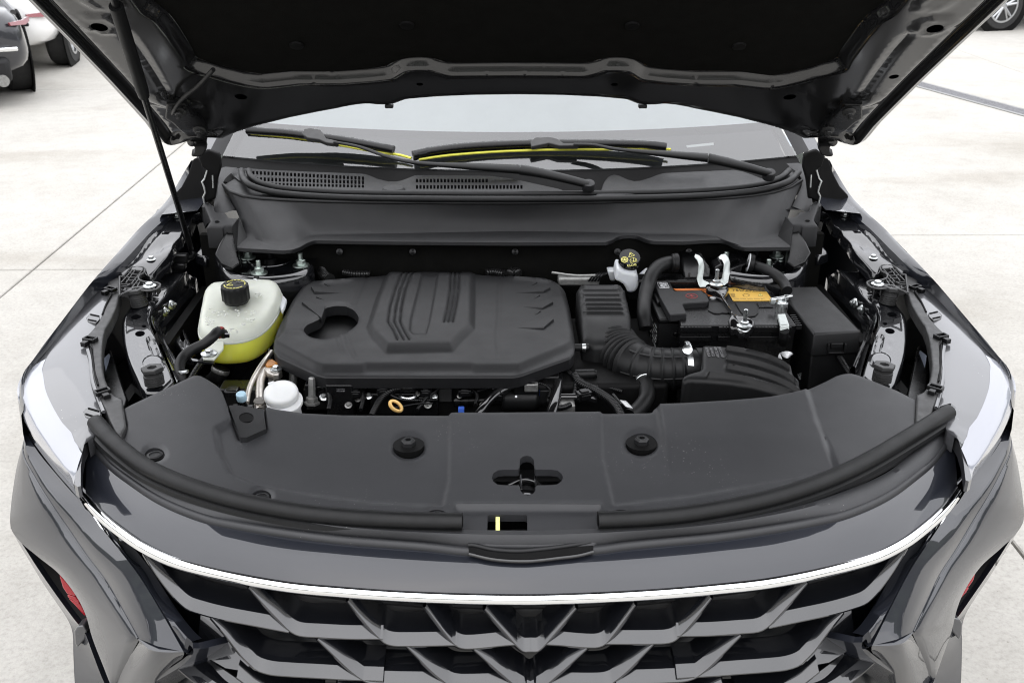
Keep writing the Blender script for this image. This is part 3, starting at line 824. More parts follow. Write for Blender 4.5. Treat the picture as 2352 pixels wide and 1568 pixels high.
def scale(path, mirror, closing=False):
    W = spline(W3(path, -.002, -.34), 34)
    if closing: W[-1, 0] = 0
    b1 = np.array([0, .0175, .0085]); back = np.array([0, .062, .010]); t = np.array([0, 0, -.0036])
    T = np.gradient(W, axis=0); T /= np.linalg.norm(T, axis=1)[:, None]; nn = np.cross(T, (0, 1.0, 0)); nn /= np.linalg.norm(nn, axis=1)[:, None]
    nn *= np.sign(nn[:, 2:3] + 1e-6)
    th = .0042
    taper = np.linspace(.45, 1, len(W))[:, None] * np.ones((1, 1))
    b = MB()
    up_ = nn*th*.5
    b.loft([W + back + up_, W + b1 + up_, W + (0, .002, 0) + up_, W + up_*.4, W - up_*.4 , W - up_*2.2 + (0, .003, 0), W - up_*2.2 + back], closed=False)
    if closing:
        M2 = W[::-1] * np.array([-1, 1, 1]); U2 = up_[::-1] * np.array([-1, 1, 1])
        b.loft([M2 + back + U2, M2 + b1 + U2, M2 + (0, .002, 0) + U2, M2 + U2*.4, M2 - U2*.4, M2 - U2*2.2 + (0, .003, 0), M2 - U2*2.2 + back])
    b.build('grille_scale', M_GRILLEBAR, grille, smooth=22, mirror=mirror)
for p in scales: pair(lambda mm: scale(p, mm))
for p in vees: scale(p, False, True)
def leaf(mirror):
    lf = R02([(1352, 1148), (1380, 1152), (1560, 1312), (1722, 1452), (1690, 1474), (1560, 1446), (1400, 1376), (1350, 1322)])
    W = W3(lf, .012, -.30); W[:, 1] += np.array([.030, .030, .016, .004, -.004, -.006, .0, .010])
    b = MB(); b.prism(W, (0, .012, -.010)); mk('grille_leaf', b.V, b.F, M_GRILLEBAR, grille, mirror=mirror, smooth=25)
    lf = R02([(1290, 1480), (1400, 1450), (1470, 1500), (1640, 1568), (1800, 1640), (1500, 1640), (1380, 1560)])
    W = W3(lf, .012, -.30); W[:, 1] += np.array([.020, .024, .018, .006, -.006, -.006, .004])
    b = MB(); b.prism(W, (0, .012, -.010)); mk('grille_leaf', b.V, b.F, M_GRILLEBAR, grille, mirror=mirror, smooth=25)
pair(leaf)
# fine mesh inserts under the chrome
ins = [R02([(1190, 780), (1290, 800), (1700, 905), (1760, 965), (1800, 1010), (1560, 960), (1380, 915), (1235, 850)]),
       zGC([(430, 155), (970, 220), (1040, 330), (720, 270), (520, 228)]), zGC([(1140, 240), (1550, 275), (1600, 372), (1420, 340), (1230, 305)]), zGC([(1730, 272), (1990, 285), (2010, 330), (1790, 315)])]
for p in ins:
    b = MB()
    W = W3(p, .040); b.prism(W, (0, .004, 0))
    pair(lambda mm: mk('mesh_insert', b.V, b.F, M_GREYBRACKET, grille, mirror=mm))
W = W3(zGC([(2170, 285), (2352, 288)]) + [(1211, 1418), (1211, 1440)], .045)
b = MB(); L_ = W3(zGC([(2170, 285), (2300, 350)]) + [(1211, 1424), (1211, 1398)], .040); L_[2:, 0] = 0
b.prism(np.vstack([L_, (L_[1::-1] * np.array([-1, 1, 1]))[0:0]]), (0, .004, 0)); mk('mesh_insert', b.V, b.F, M_GREYBRACKET, grille); mk('mesh_insert', b.V, b.F, M_GREYBRACKET, grille, mirror=True)

# ---------------- bumper corners
def Yc(pts, ys): return Y(pts, ys)
L0 = Yc(zBL([(106, 40), (60, 200), (36, 330), (20, 450), (14, 600), (40, 665)]), [.475, .46, .445, .425, .40, .385])
L1 = Yc(zBL([(110, 40), (92, 120), (98, 170), (165, 300), (260, 455), (370, 615), (490, 790), (600, 935), (700, 1110), (800, 1292)]), [.47, .455, .44, .385, .325, .275, .21, .155, .09, .03])
L1x = Yc(zBL([(745, 1395), (700, 1480), (655, 1600), (640, 1720)]), [.055, .075, .10, .12])
L2 = Yc(zBL([(116, 36), (190, 150), (300, 282), (385, 380), (470, 472), (560, 590), (680, 740), (800, 895), (940, 1120), (1083, 1375)]), [.47, .425, .37, .325, .285, .235, .165, .10, .03, -.03])
LB = Yc(zBL([(14, 605), (60, 680), (180, 785), (310, 890), (420, 1030), (480, 1150), (520, 1290), (590, 1470), (680, 1700), (760, 1900)]), [.40, .375, .325, .275, .22, .185, .155, .12, .08, .05])
def bump(mirror):
    n = 40
    c1 = spline(L1, n); c2 = spline(L2, n)
    b = MB(); md = (c1 + c2)/2 + np.array([-.002, -.006, .003])
    b.loft([c1, c1*.5 + md*.5 + np.array([0, -.001, .0015]), md, c2*.5 + md*.5, c2])
    b.loft([c2, c2 + (0.003, .004, -.006), c2 + (.008, .03, -.012)])
    band = mk('front_bumper', b.V, b.F, M_PAINT, CAR, mirror=mirror, smooth=35)
    # outer field
    a = spline(np.vstack([L0[0], L0[1], L0[2], L0[3], L0[4], LB[1], LB[2], LB[3], LB[4], LB[5], LB[6], LB[7], LB[8]]), 60)
    c = np.vstack([spline(L1, 48), resample(np.vstack([L1[-1], L1x]), 13)[1:]])
    b = MB(); b.tube(spline(L1, 48) + (0, -.0004, .0002), .0016, 8); mk('crease_edge', b.V, b.F, M_PAINT, CAR, mirror=mirror)  # bead added along the crease to catch a highlight
    b = MB(); md = a*.5 + c*.5
    ww = np.sin(np.linspace(0, np.pi, 60))[:, None]
    bul = np.array([-.004, -.006, .0]) * ww
    cur = [c + (.0015, .003, -.003)] + [c*(1-t) + a*t + bul*math.sin(math.pi*t) for t in (.08, .2, .4, .6, .8, .92)] + [a, a + np.array([.012, .014, -.006]), a + np.array([.03, .05, -.012])]
    b.loft(cur)
    mk('bumper_corner', b.V, b.F, M_PAINT, CAR, mirror=mirror, smooth=50)
    # chin under the band, turned to the ground
    p0 = spline(Yc(zBL([(800, 1292), (880, 1362), (985, 1378), (1083, 1375)]), [.03, -.005, -.02, -.03]), 20)
    p1 = spline(Yc(zBL([(812, 1312), (870, 1420), (960, 1440), (1080, 1405)]), [.032, .0, -.01, -.012]), 20)
    p2 = spline(Yc(zBL([(740, 1420), (800, 1520), (900, 1540), (1040, 1460)]), [.065, .04, .03, .03]), 20)
    p3 = spline(Yc(zBL([(660, 1580), (720, 1700), (820, 1750), (960, 1560)]), [.10, .09, .08, .075]), 20)
    b = MB(); b.loft([resample(np.vstack([c1[-1], c2[-1]]), 20) + (0, 0, .0005), p0, p0 + (0, .001, -.004), p1, p2, p3]); mk('bumper_chin', b.V, b.F, M_PAINT, CAR, mirror=mirror, smooth=50)
    # grey trim along the inner side of the band
    q0 = spline(Yc(zBL([(690, 668), (740, 770), (812, 865), (940, 1065), (1040, 1210), (1105, 1285), (1135, 1310)]), [.215, .165, .115, .05, .0, -.02, -.02]), 30)
    q1 = spline(Yc(zBL([(560, 560), (700, 760), (806, 905), (940, 1130), (1050, 1310), (1086, 1365), (1100, 1390)]), [.25, .16, .10, .03, -.01, -.025, -.02]), 30)
    b = MB(); b.loft([q1 + (0, .012, -.01), q1 + (0, .002, -.001), (q0 + q1)/2 + (0, -.003, .004), q0, q0 + (.004, .03, -.02)]); mk('grille_surround', b.V, b.F, M_PAINT, CAR, mirror=mirror, smooth=50)
    e0 = spline(Yc(zBL([(1105, 1285), (1138, 1315), (1130, 1370), (1080, 1420), (860, 1560), (700, 1700)]), [-.02, -.02, -.005, .0, .05, .09]), 24)
    b = MB(); b.loft([e0, e0 + (.0, -.002, -.008), e0 + (.012, .012, -.02), e0 + (.04, .05, -.04)]); mk('chin_trim', b.V, b.F, M_PAINT, CAR, mirror=mirror, smooth=50)
    # small lamp wedge at the tip
    w = spline(Yc(zBL([(545, 548), (600, 630), (665, 735), (765, 862)]), [.262, .225, .185, .130]), 20)
    b = MB(); b.tube(w + (0, -.003, .002), np.linspace(.005, .0022, 20), 8); mk('lamp_sliver', b.V, b.F, M_CHROME, CAR, mirror=mirror, smooth=60)
    # air duct: dark inside, outer blade, red piece
    d0 = spline(LB[1:8], 24); v1_ = spline(Yc(zBL([(20, 616), (80, 700), (170, 840), (255, 965), (345, 1090), (420, 1190), (470, 1250), (520, 1380), (600, 1580)]), [.40, .40, .40, .395, .38, .355, .335, .30, .26]), 24)
    b = MB(); b.loft([d0 + (.012, .012, -.006), d0*.6 + v1_*.4 + (.03, .07, -.03), v1_*.7 + d0*.3 + (.03, .07, -.02), v1_ + (.004, .01, 0)]); mk('air_duct', b.V, b.F, M_DARK, CAR, mirror=mirror)
    v0 = spline(Yc(zBL([(14, 610), (55, 690), (140, 830), (220, 960), (310, 1090), (375, 1190), (398, 1260), (402, 1380), (412, 1580), (430, 1750)]), [.405, .42, .43, .43, .42, .40, .385, .36, .32, .28]), 40)
    v1 = spline(Yc(zBL([(20, 616), (80, 700), (170, 840), (255, 965), (345, 1090), (420, 1190), (470, 1250), (520, 1380), (600, 1580), (700, 1750)]), [.40, .40, .40, .395, .38, .355, .335, .30, .26, .22]), 40)
    b = MB(); b.loft([v0 + (.0, .12, -.01), v0 + (-.001, .02, 0), v0, v0 + (.004, -.004, 0), v1, v1 + (.012, .03, -.01)]); mk('bumper_blade', b.V, b.F, M_PAINT, CAR, mirror=mirror, smooth=50)
    s_ = Yc(zBL([(422, 1225), (440, 1200), (480, 1190), (502, 1230), (490, 1275), (440, 1330), (425, 1300)]), .345)
    b = MB(); b.prism(s_ + (0, -.012, .002), (0, .03, -.004)); mk('duct_vane', b.V, b.F, M_LENSGREY, CAR, mirror=mirror, bevel=.003)
    for k, r_ in enumerate((zBL([(312, 900), (360, 945), (420, 1020), (415, 1035), (360, 1018), (335, 980)]), zBL([(362, 1020), (412, 1035), (440, 1060), (440, 1085), (365, 1040)]), zBL([(366, 1045), (445, 1080), (490, 1150), (490, 1180), (410, 1090)]))):
        b = MB(); b.prism(Yc(r_, .36 + .004*k), (0, .03, -.006)); mk('red_trim', b.V, b.F, M_RED, CAR, mirror=mirror, bevel=.003)
pair(bump)
# lower front: splitter and undertray, below the picture
b = MB(); b.loft([[(x, wallY(x)*.9 + o, z) for x in xs_] for o, z in ((.03, .50), (-.02, .46), (-.03, .30), (.02, .24), (.30, .22))]); b.build('lower_bumper', M_PLASTIC, CAR)

# ---------------- headlights
def hlamp(mirror):
    inn = Z(R01([(825, 335), (800, 420), (745, 560), (690, 650), (625, 740), (610, 820), (612, 900), (622, 1000), (645, 1120), (680, 1230), (700, 1290), (690, 1340), (640, 1400)]) + zHL([(930, 788), (842, 868)]), .955)
    wi = Z(R01([(770, 350), (720, 450), (640, 520), (560, 590), (470, 690), (390, 800), (320, 900), (290, 985), (298, 1020)]) + zHL([(440, 380), (500, 520), (600, 690), (760, 900)]) + zHL([(775, 905), (800, 893)]), .952)
    ot = Z(R01([(690, 335), (640, 420), (540, 560), (440, 690), (340, 815), (260, 920), (205, 975)]) + zHL([(225, 250), (200, 340), (235, 480), (330, 680), (450, 860), (600, 1060), (690, 1170), (712, 1250)]), .942)
    n = 50
    I, M_, O = spline(inn, n), spline(wi, n), spline(ot, n)
    M_[-6:] = M_[-6:]*.5 + (I[-6:]*.45 + O[-6:]*.55)*.5
    b = MB()
    b.loft([I + (0, 0, -.03), I, I*.5 + M_*.5 + (0, 0, .006), M_])
    lens = mk('headlight', b.V, b.F, M_LENSGREY, CAR, mirror=mirror, smooth=60)
    k = 27
    b = MB(); b.loft([M_[:k], M_[:k]*.5 + O[:k]*.5 + (0, 0, .001), O[:k], O[:k] + (-.002, 0, -.014)]); mk('lens_border', b.V, b.F, M_LENSGREY, lens, mirror=mirror, smooth=60)
    k -= 1
    b = MB(); b.loft([M_[k:] + (0, 0, .0005), M_[k:]*.5 + O[k:]*.5 + (0, 0, .003), O[k:], O[k:] + (-.001, -.002, -.004)]); mk('pale_lens_sheen', b.V, b.F, M_LENSWHITE, lens, mirror=mirror, smooth=60)  # reflected brightness of this band is put into its pale colour
    tip = Z(zHL([(770, 905), (725, 1180), (712, 1275), (745, 1300), (775, 1290), (775, 1100), (800, 960), (842, 868)]), .946)
    b = MB(); b.prism(tip, (0, 0, -.02)); mk('lens_edge', b.V, b.F, M_LENSGREY, lens, mirror=mirror, smooth=30)
    # side face of the lens and the bright strip down to the bumper band
    lo = spline(Yc(zHL([(196, 390), (215, 560), (252, 720), (330, 870), (480, 1070), (620, 1240), (740, 1370), (830, 1480), (900, 1568)]), [.55, .50, .475, .44, .38, .335, .305, .28, .26]), 40)
    up = spline(O[k:], 40)
    b = MB(); b.loft([up + (-.001, -.002, -.004), up*.75 + lo*.25 + (-.004, -.006, .004), up*.5 + lo*.5 + (-.004, -.006, .002)]); mk('lens_side', b.V, b.F, M_LENSWHITE, lens, mirror=mirror, smooth=60)
    b = MB(); b.loft([up*.5 + lo*.5 + (-.004, -.006, .0015), up*.25 + lo*.75 + (-.004, -.006, .0), lo, lo + (.004, .02, -.01)]); mk('chrome_edge', b.V, b.F, M_CHROME, lens, mirror=mirror, smooth=60)
pair(hlamp)
# lamp tabs standing on the lens, held by the bracket
def lamp_tabs(mirror):
    for cpts in (R01([(594, 632), (622, 598), (690, 615), (690, 640), (660, 668), (605, 655)]), R01([(575, 1275), (605, 1245), (690, 1270), (700, 1300), (640, 1330), (588, 1312)])):
        b = MB(); W = Z(cpts, .957); b.prism(W + (0, 0, .003), (0, 0, -.010)); o = mk('lamp_tab', b.V, b.F, M_BAYPAINT, CAR, mirror=mirror, bevel=.0015)
        q0, q1, q2, q3 = W[1]*.6 + W[2]*.4, W[2]*.2 + W[3]*.8, W[0], W[5]*.5 + W[4]*.5
        for a_, c_ in ((W[1]*.75 + W[0]*.25, W[2]*.7 + W[3]*.3), (W[0]*.55 + W[5]*.45, W[4]*.6 + W[3]*.4)):
            b = MB(); b.tube(np.array([a_*.85 + c_*.15, c_*.9 + a_*.1]) + (0, 0, .0035), .0016, 6); mk('groove_shade', b.V, b.F, M_DARK, o, mirror=mirror)  # dark tubes laid on the tab as the shade of its grooves
    # plastic bracket strip between lens and bay
    rib = R01([(752, 340), (790, 318), (818, 330), (828, 380), (826, 450), (800, 560), (770, 620), (725, 690), (712, 760), (702, 870), (706, 960), (722, 1040), (760, 1120), (798, 1160), (840, 1160), (868, 1350), (830, 1430), (790, 1395), (745, 1290), (690, 1180), (655, 1090), (632, 1000), (626, 900), (640, 820), (590, 768), (600, 740), (690, 630), (745, 480), (735, 410)])
    o = sheet('headlight_bracket', rib, onz(.962), M_GREYBRACKET, CAR, step=8, skirt=(0, 0, -.022), edge=6, drop=.003, mirror=mirror,
              h=lambda P: -.004*sstep(P[:, 1], 850, 1000) + .0015*np.sin(P[:, 1]*.09))
    W = Z(R01([(605, 840), (622, 900), (630, 980), (640, 1060), (680, 1180), (715, 1270)]), .959)
    b = MB(); b.tube(spline(W, 24), .0035, 6); mk('bracket_edge', b.V, b.F, M_LENSGREY, o, mirror=mirror)
    W = Z(R01([(770, 455), (735, 520), (705, 600)]), .9635); b = MB(); b.tube(spline(W, 12), .0022, 6); mk('slit_shade', b.V, b.F, M_DARK, o, mirror=mirror)  # dark tube laid on the bracket as the shade of a slit
    W = Z(R01([(625, 830), (640, 920), (655, 1010), (675, 1085)]), .9625); b = MB(); b.tube(spline(W, 12), .0022, 6); mk('slit_shade', b.V, b.F, M_DARK, o, mirror=mirror)
    for c, a_ in (((762, 425), .5), ((622, 770), .35), ((705, 1130), -.7)):
        x, y = R01([c])[0]; p = pz(x, y, .967); u = np.array([math.cos(a_), -math.sin(a_), 0]); v = np.array([-u[1], u[0], 0])
        b = MB(); R3 = np.stack([u, v, [0, 0, 1]], 1)
        for q in (-.007, .007): b.box(p + v*q, (.026, .004, .008), R3)
        for q in (-.012, .012): b.box(p + u*q, (.004, .014, .008), R3)
        b.box(p + v*-.016 + (0, 0, -.003), (.012, .014, .010), R3)
        mk('clip_loop', b.V, b.F, M_SATIN, o, mirror=mirror, bevel=.0012)
    # label on the back of the lamp housing, in the gap behind the bracket
    lb = Z(R01([(712, 905), (750, 868), (785, 950), (735, 1020)]), [.90, .89, .87, .88])
    b = MB(); b.prism(lb, (0, .002, -.002)); mk('housing_label', b.V, b.F, M_LABELB, o, mirror=mirror)
    hb = Z(R01([(700, 850), (760, 830), (800, 950), (880, 1180), (840, 1300), (740, 1200), (706, 1000)]), .885)
    b = MB(); b.prism(hb, (0, 0, -.10)); mk('lamp_housing', b.V, b.F, M_SATIN, o, mirror=mirror, bevel=.004)
pair(lamp_tabs)
# ---------------- fenders
def fender(mirror):
    cr = Z([(437, 372), (425, 392), (393, 447), (355, 492), (320, 525), (274, 577), (227, 630), (180, 690), (133, 752), (100, 795), (72, 835), (52, 862), (46, 900), (54, 942)], [1.13, 1.10, 1.055, 1.035, 1.02, 1.0, .985, .972, .962, .957, .953, .950, .942, .935])
    inn = Z([(463, 375), (452, 405), (425, 452), (388, 495), (352, 527), (300, 583), (247, 637), (222, 655), (175, 717), (130, 775), (105, 808), (76, 845), (66, 866), (66, 900)], [1.12, 1.085, 1.05, 1.03, 1.015, .995, .975, .965, .955, .950, .947, .944, .940, .936])
    n = 60; C, I = spline(cr, n), spline(inn, n)
    t = np.linspace(0, 1, n)[:, None]
    b = MB()
    mid = C*.55 + I*.45 + (0, 0, .006)
    b.loft([I + (.004, 0, -.05), I + (0, 0, -.006), I, mid, C*.9 + I*.1 + (0, 0, .004), C, C + (-.006, 0, -.010), C + (-.010, 0, -.05), C + (-.004, .02*0, -.16), C + (.012, 0, -.30), C + (.02, 0, -.42)])
    f = mk('fender', b.V, b.F, M_PAINT, CAR, mirror=mirror, smooth=50)
    # body side behind the fender: door, sill and wheel, for anyone stepping to the side
    return f
pair(fender)
for s in (1, -1):
    b = MB()
    st = [(1.30, .935, 1.04), (1.9, .935, 1.07), (2.9, .94, 1.09), (3.9, .93, 1.11), (4.40, .86, 1.10)]
    b.loft([[(-s*w, y, .24), (-s*(w+.0), y, .45), (-s*(w+.005), y, .75), (-s*(w-.01), y, z-.06), (-s*(w-.05), y, z), (-s*(w-.14), y, z+.01)] for y, w, z in st])
    b.build('door_side', M_PAINT, CAR, smooth=50)
    c = np.array([-s*.82, .93, .36])
    b = MB(); b.lathe([(.22, -.11), (.33, -.115), (.36, -.07), (.362, 0), (.36, .07), (.33, .115), (.22, .11)], c, (-s, 0, 0), 40); w = b.build('wheel', M_TYRE, CAR)
    b = MB(); b.lathe([(.24, .10), (.235, .118), (.20, .11), (.20, .06)], c, (-s, 0, 0), 32)
    for k in range(5):
        an = 2*math.pi*k/5; u = np.array([0, math.cos(an), math.sin(an)]); b.tube([c + (-s*.10, 0, 0) + u*.02, c + (-s*.10, 0, 0) + u*.22], [.03, .022], 8)
    b.build('rim', M_RIM, w)
    b = MB(); b.lathe([(.42, .0), (.42, .105), (.37, .115), (.37, -.1)], c + (0, 0, 0), (-s, 0, 0), 40); b.build('wheel_arch', M_PLASTIC, CAR)
    c2 = np.array([-s*.82, 3.65, .36])
    b = MB(); b.lathe([(.22, -.11), (.33, -.115), (.36, -.07), (.362, 0), (.36, .07), (.33, .115), (.22, .11)], c2, (-s, 0, 0), 40); w = b.build('wheel', M_TYRE, CAR)
    b = MB(); b.lathe([(.24, .10), (.235, .118), (.20, .11), (.20, .06)], c2, (-s, 0, 0), 32); b.build('rim', M_RIM, w)

# dark matte quarter piece at the rear of each fender, under the hinge
def quarter(mirror):
    q = zHIN([(432, 775), (440, 755), (490, 735), (535, 800), (560, 980), (600, 1240), (520, 1285), (330, 1290), (210, 1290), (175, 1270), (205, 1180), (300, 1080), (380, 930)])
    W = Y(q, np.interp([p[1] for p in q], [350, 475], [1.42, 1.40]))
    b = MB(); b.prism(W, (.01, .03, -.01)); mk('fender_corner', b.V, b.F, M_DARK, CAR, mirror=mirror, bevel=.004)
pair(quarter)

# ---------------- inner fender flange, a strip of bare painted sheet that mirrors the sky
def flange(mirror):
    fl = R00([(1085, 1435), (1250, 1415), (1385, 1412), (1400, 1455), (1352, 1468), (1330, 1490), (1300, 1560)]) + R01([(1262, 15), (1238, 62), (1200, 100), (1182, 160), (1160, 195), (1120, 235), (1060, 300), (1030, 320), (1000, 318), (985, 300), (900, 300), (855, 330), (745, 302), (800, 240), (880, 150), (960, 65), (1015, 0)])
    sq = np.array(R01([(1118, 38), (1175, 32), (1160, 48), (1112, 50)]))
    def fh(P):
        h = -.006*sstep(-seg_dist(P, R01([(880, 250), (950, 165), (1040, 75), (1110, 0)])) + 0, -9, -3)
        h += .0045*np.exp(-(seg_dist(P, R01([(860, 245), (950, 140), (1080, 5)]))/5)**2)
        h -= .003*np.exp(-(seg_dist(P, R01([(1095, 175), (1118, 125)]))/3)**2)
        h += .0025*np.sin(P[:, 0]*.05 + P[:, 1]*.11)*sstep(P[:, 1], 520, 560)
        return h
    o = sheet('fender_flange', fl, lambda P: (Z(P, .958 + .00040*(655 - np.asarray(P)[:, 1])), np.array([0, 0, 1.])), M_BAYPAINT, CAR, holes=[sq], h=fh, step=5, skirt=(.004, 0, -.025), edge=4, drop=.003, mirror=mirror)
    sg = np.array([-1, 1, 1]) if mirror else np.ones(3)
    for p, z, r in ((R01([(1042, 222)])[0], .983, .0065), (R00([(1222, 1492)])[0], 1.022, .0065)):
        bolt(o, pz(*p, z)*sg, r, .008, m=M_STEEL)
    W = Z(R00([(1190, 1440), (1215, 1425), (1262, 1420), (1290, 1432), (1280, 1452), (1240, 1462)]), 1.034); b = MB(); b.tube(np.vstack([W, W[:1]]), .003, 8); mk('stamped_ring', b.V, b.F, M_BAYPAINT, o, mirror=mirror)
    # ribbed black plastic carrier joining lamp and flange
    web = MB()
    out = zRAIL([(455, 185), (500, 180), (560, 110), (600, 75), (660, 68), (740, 72), (765, 95), (750, 140), (700, 165), (680, 195), (690, 225), (760, 248), (900, 255), (945, 275), (940, 310), (880, 345), (800, 355), (740, 350), (620, 345), (500, 385), (455, 415)])
    def zz_(p): return .975
    W = Z(out, .975); T2 = np.vstack([W, W[:1]])
    web.tube(resample(T2, 90), .0024, 6)
    for seg in ([(470, 255), (600, 110)], [(530, 255), (660, 75)], [(600, 260), (740, 85)], [(455, 270), (680, 262)], [(490, 185), (680, 190)], [(570, 140), (690, 160)], [(600, 100), (745, 110)],
                [(460, 300), (540, 292), (590, 262)], [(480, 340), (620, 330)], [(580, 340), (680, 215)], [(520, 345), (520, 315), (600, 315)], [(640, 345), (700, 240)], [(455, 330), (560, 360)], [(860, 345), (890, 262)], [(780, 352), (740, 262)], [(900, 330), (935, 285)], [(540, 222), (655, 222)]):
        W = Z(zRAIL(seg), .974); V2 = []
        for a_, c_ in zip(W[:-1], W[1:]):
            d_ = (c_ - a_)/np.linalg.norm(c_ - a_); n_ = np.cross(d_, (0, 0, 1.))*.0012
            web.prism([a_ + n_, c_ + n_, c_ - n_, a_ - n_], (0, 0, -.016))
    w = mk('lamp_carrier', web.V, web.F, M_GREYBRACKET, CAR, mirror=mirror)
    fl2 = MB(); fl2.prism(Z(out, .955), (0, 0, -.004)); mk('carrier_floor', fl2.V, fl2.F, M_DARK, w, mirror=mirror)
    x = zRAIL([(815, 300)])[0]; bolt(w, pz(*x, .974)*sg, .0085, .008, m=M_STEEL, washer=1.75)
pair(flange)

# ---------------- upper side rails with their holes, pressings and rubber stops
def rail(mirror):
    rl = zRAIL([(985, 118), (1240, 108), (1245, 130), (1170, 225), (1060, 360), (960, 470), (880, 560), (832, 625), (818, 690), (840, 780), (890, 900), (950, 1040), (1010, 1180), (1060, 1290), (1110, 1420), (960, 1560), (760, 1568), (700, 1500), (640, 1370), (580, 1240), (540, 1130), (500, 980), (482, 840), (476, 720), (500, 650), (570, 540), (640, 430), (760, 330), (880, 210)])
    holes = [ell(*zRAIL([(652, 668)])[0], 11.2, 5.4, 16, -.12), ell(*zRAIL([(749, 778)])[0], 5.4, 3.2, 12), ell(*zRAIL([(700, 867)])[0], 11.5, 6.6, 16, -.12)]
    def rh(P):
        h = -.007*sstep(P[:, 1], 722, 712)*0
        slot = zRAIL([(825, 940), (880, 1090)])
        d = seg_dist(P, slot); h -= .006*(1 - sstep(d, 5, 9.5))
        c = zRAIL([(860, 1230)])[0]; d = np.hypot((P[:, 0]-c[0])/1.0, (P[:, 1]-c[1])/.75); h += .0045*(1 - sstep(d, 20, 27))
        c = zRAIL([(760, 560)])[0]; d = np.hypot((P[:, 0]-c[0])/1.1, (P[:, 1]-c[1])/.8); h += .006*(1 - sstep(d, 10, 26))
        c = zRAIL([(900, 330)])[0]; d = np.hypot((P[:, 0]-c[0])/1.5, (P[:, 1]-c[1])/.8); h += .005*(1 - sstep(d, 14, 24))
        h -= .0012*np.exp(-(seg_dist(P, zRAIL([(700, 970), (745, 1110)]))/3)**2)*np.sin(P[:, 1]*1.3)
        return h
    o = sheet('side_rail', rl, onz(.930), M_BAYPAINT, CAR, holes=holes, h=rh, step=4, skirt=(0, 0, -.05), edge=7, drop=.006, mirror=mirror, smooth=50)
    W = Z(rl, .93); W2 = W.copy()
    # lower flange running along the inner side
    f0 = spline(Z(zRAIL([(1252, 122), (1160, 250), (1000, 440), (870, 590), (835, 660), (840, 730), (900, 860), (1000, 1100), (1090, 1320), (1140, 1450)]), .925), 50)
    f1 = spline(Z(zRAIL([(1262, 130), (1180, 270), (1030, 450), (900, 600), (862, 670), (868, 735), (925, 860), (1030, 1090), (1120, 1300), (1180, 1430)]), .915), 50)
    b = MB(); b.loft([f0, f0*.4 + f1*.6 + (0, 0, .002), f1, f1 + (.004, 0, -.006), f1 + (.004, 0, -.20)]); mk('rail_flange', b.V, b.F, M_BAYPAINT, o, mirror=mirror, smooth=40)
    # inner apron below the rail, with a drawn edge and two studs
    a0 = spline(Z(zRAIL([(1330, 190), (1310, 310), (1180, 460), (1040, 640), (950, 760), (935, 830), (975, 960), (1060, 1120), (1150, 1300)]), .885), 50)
    b = MB(); b.loft([f1 + (.002, 0, -.012), f1*.5 + a0*.5 + (0, 0, .0), a0, a0 + (.004, 0, .003), a0 + (.010, 0, -.004), a0 + (.012, 0, -.30)]); mk('inner_apron', b.V, b.F, M_BAYPAINT, o, mirror=mirror, smooth=40)
    # rubber stops
    for (cx, cy), hgt, z0 in (((700, 560), .060, .93), ((880, 1500), .060, .93)):
        topc = zRAIL([(648, 325)])[0] if cy < 1000 else zRAIL([(842, 1270)])[0]
        p0 = pz(*zRAIL([(cx, cy - 20)])[0], .934); 
        p1 = None
        for zt in np.arange(.95, 1.05, .002):
            q = pz(*topc, zt)
            if np.linalg.norm(q - p0) >= .0 and q[1] <= p0[1] + .004: p1 = q; break
        if p1 is None: p1 = pz(*topc, .99)
        ax = p1 - p0; H = np.linalg.norm(ax); ax /= H
        b = MB(); pr = [(.012, 0), (.0165, .001)]
        for k in range(5):
            u = .06 + .56*k/5; pr += [(.0185, H*u), (.0185, H*(u + .075)), (.0172, H*(u + .09)), (.0172, H*(u + .105))]
        pr += [(.0175, H*.70), (.0180, H*.74)]
        b.lathe(pr, p0, ax, 22)
        b.lathe([(.0185, H*.74), (.0215, H*.80), (.0215, H*.96), (.020, H), (.0098, H), (.0090, H*.82), (.001, H*.82)], p0, ax, 6)
        st_ = mk('rubber_stop', b.V, b.F, M_GREYBRACKET, CAR, mirror=mirror, smooth=30)
    for c in ((1075, 525), (990, 605)):
        p = pz(*zRAIL([c])[0], .90); sg = np.array([-1, 1, 1]) if mirror else np.ones(3)
        bolt(o, p*sg, .0068, .008, axis=(.8*sg[0], -.45, .35), stud=.008)
    # stay bracket below
    s_ = Z(zRAIL([(985, 805), (1060, 700), (1150, 690), (1230, 800), (1310, 960), (1372, 1080), (1300, 1120), (1215, 1090)]), .86)
    hl = np.array(zRAIL([(1140, 735), (1175, 740), (1240, 930), (1225, 965), (1190, 945)]))
    sheet('stay_bracket', zRAIL([(985, 805), (1060, 700), (1150, 690), (1230, 800), (1310, 960), (1372, 1080), (1300, 1120), (1215, 1090)]), onz(.86), M_BAYPAINT, CAR, holes=[hl], step=5, skirt=(0, 0, -.02), edge=6, drop=.006, mirror=mirror)
pair(rail)

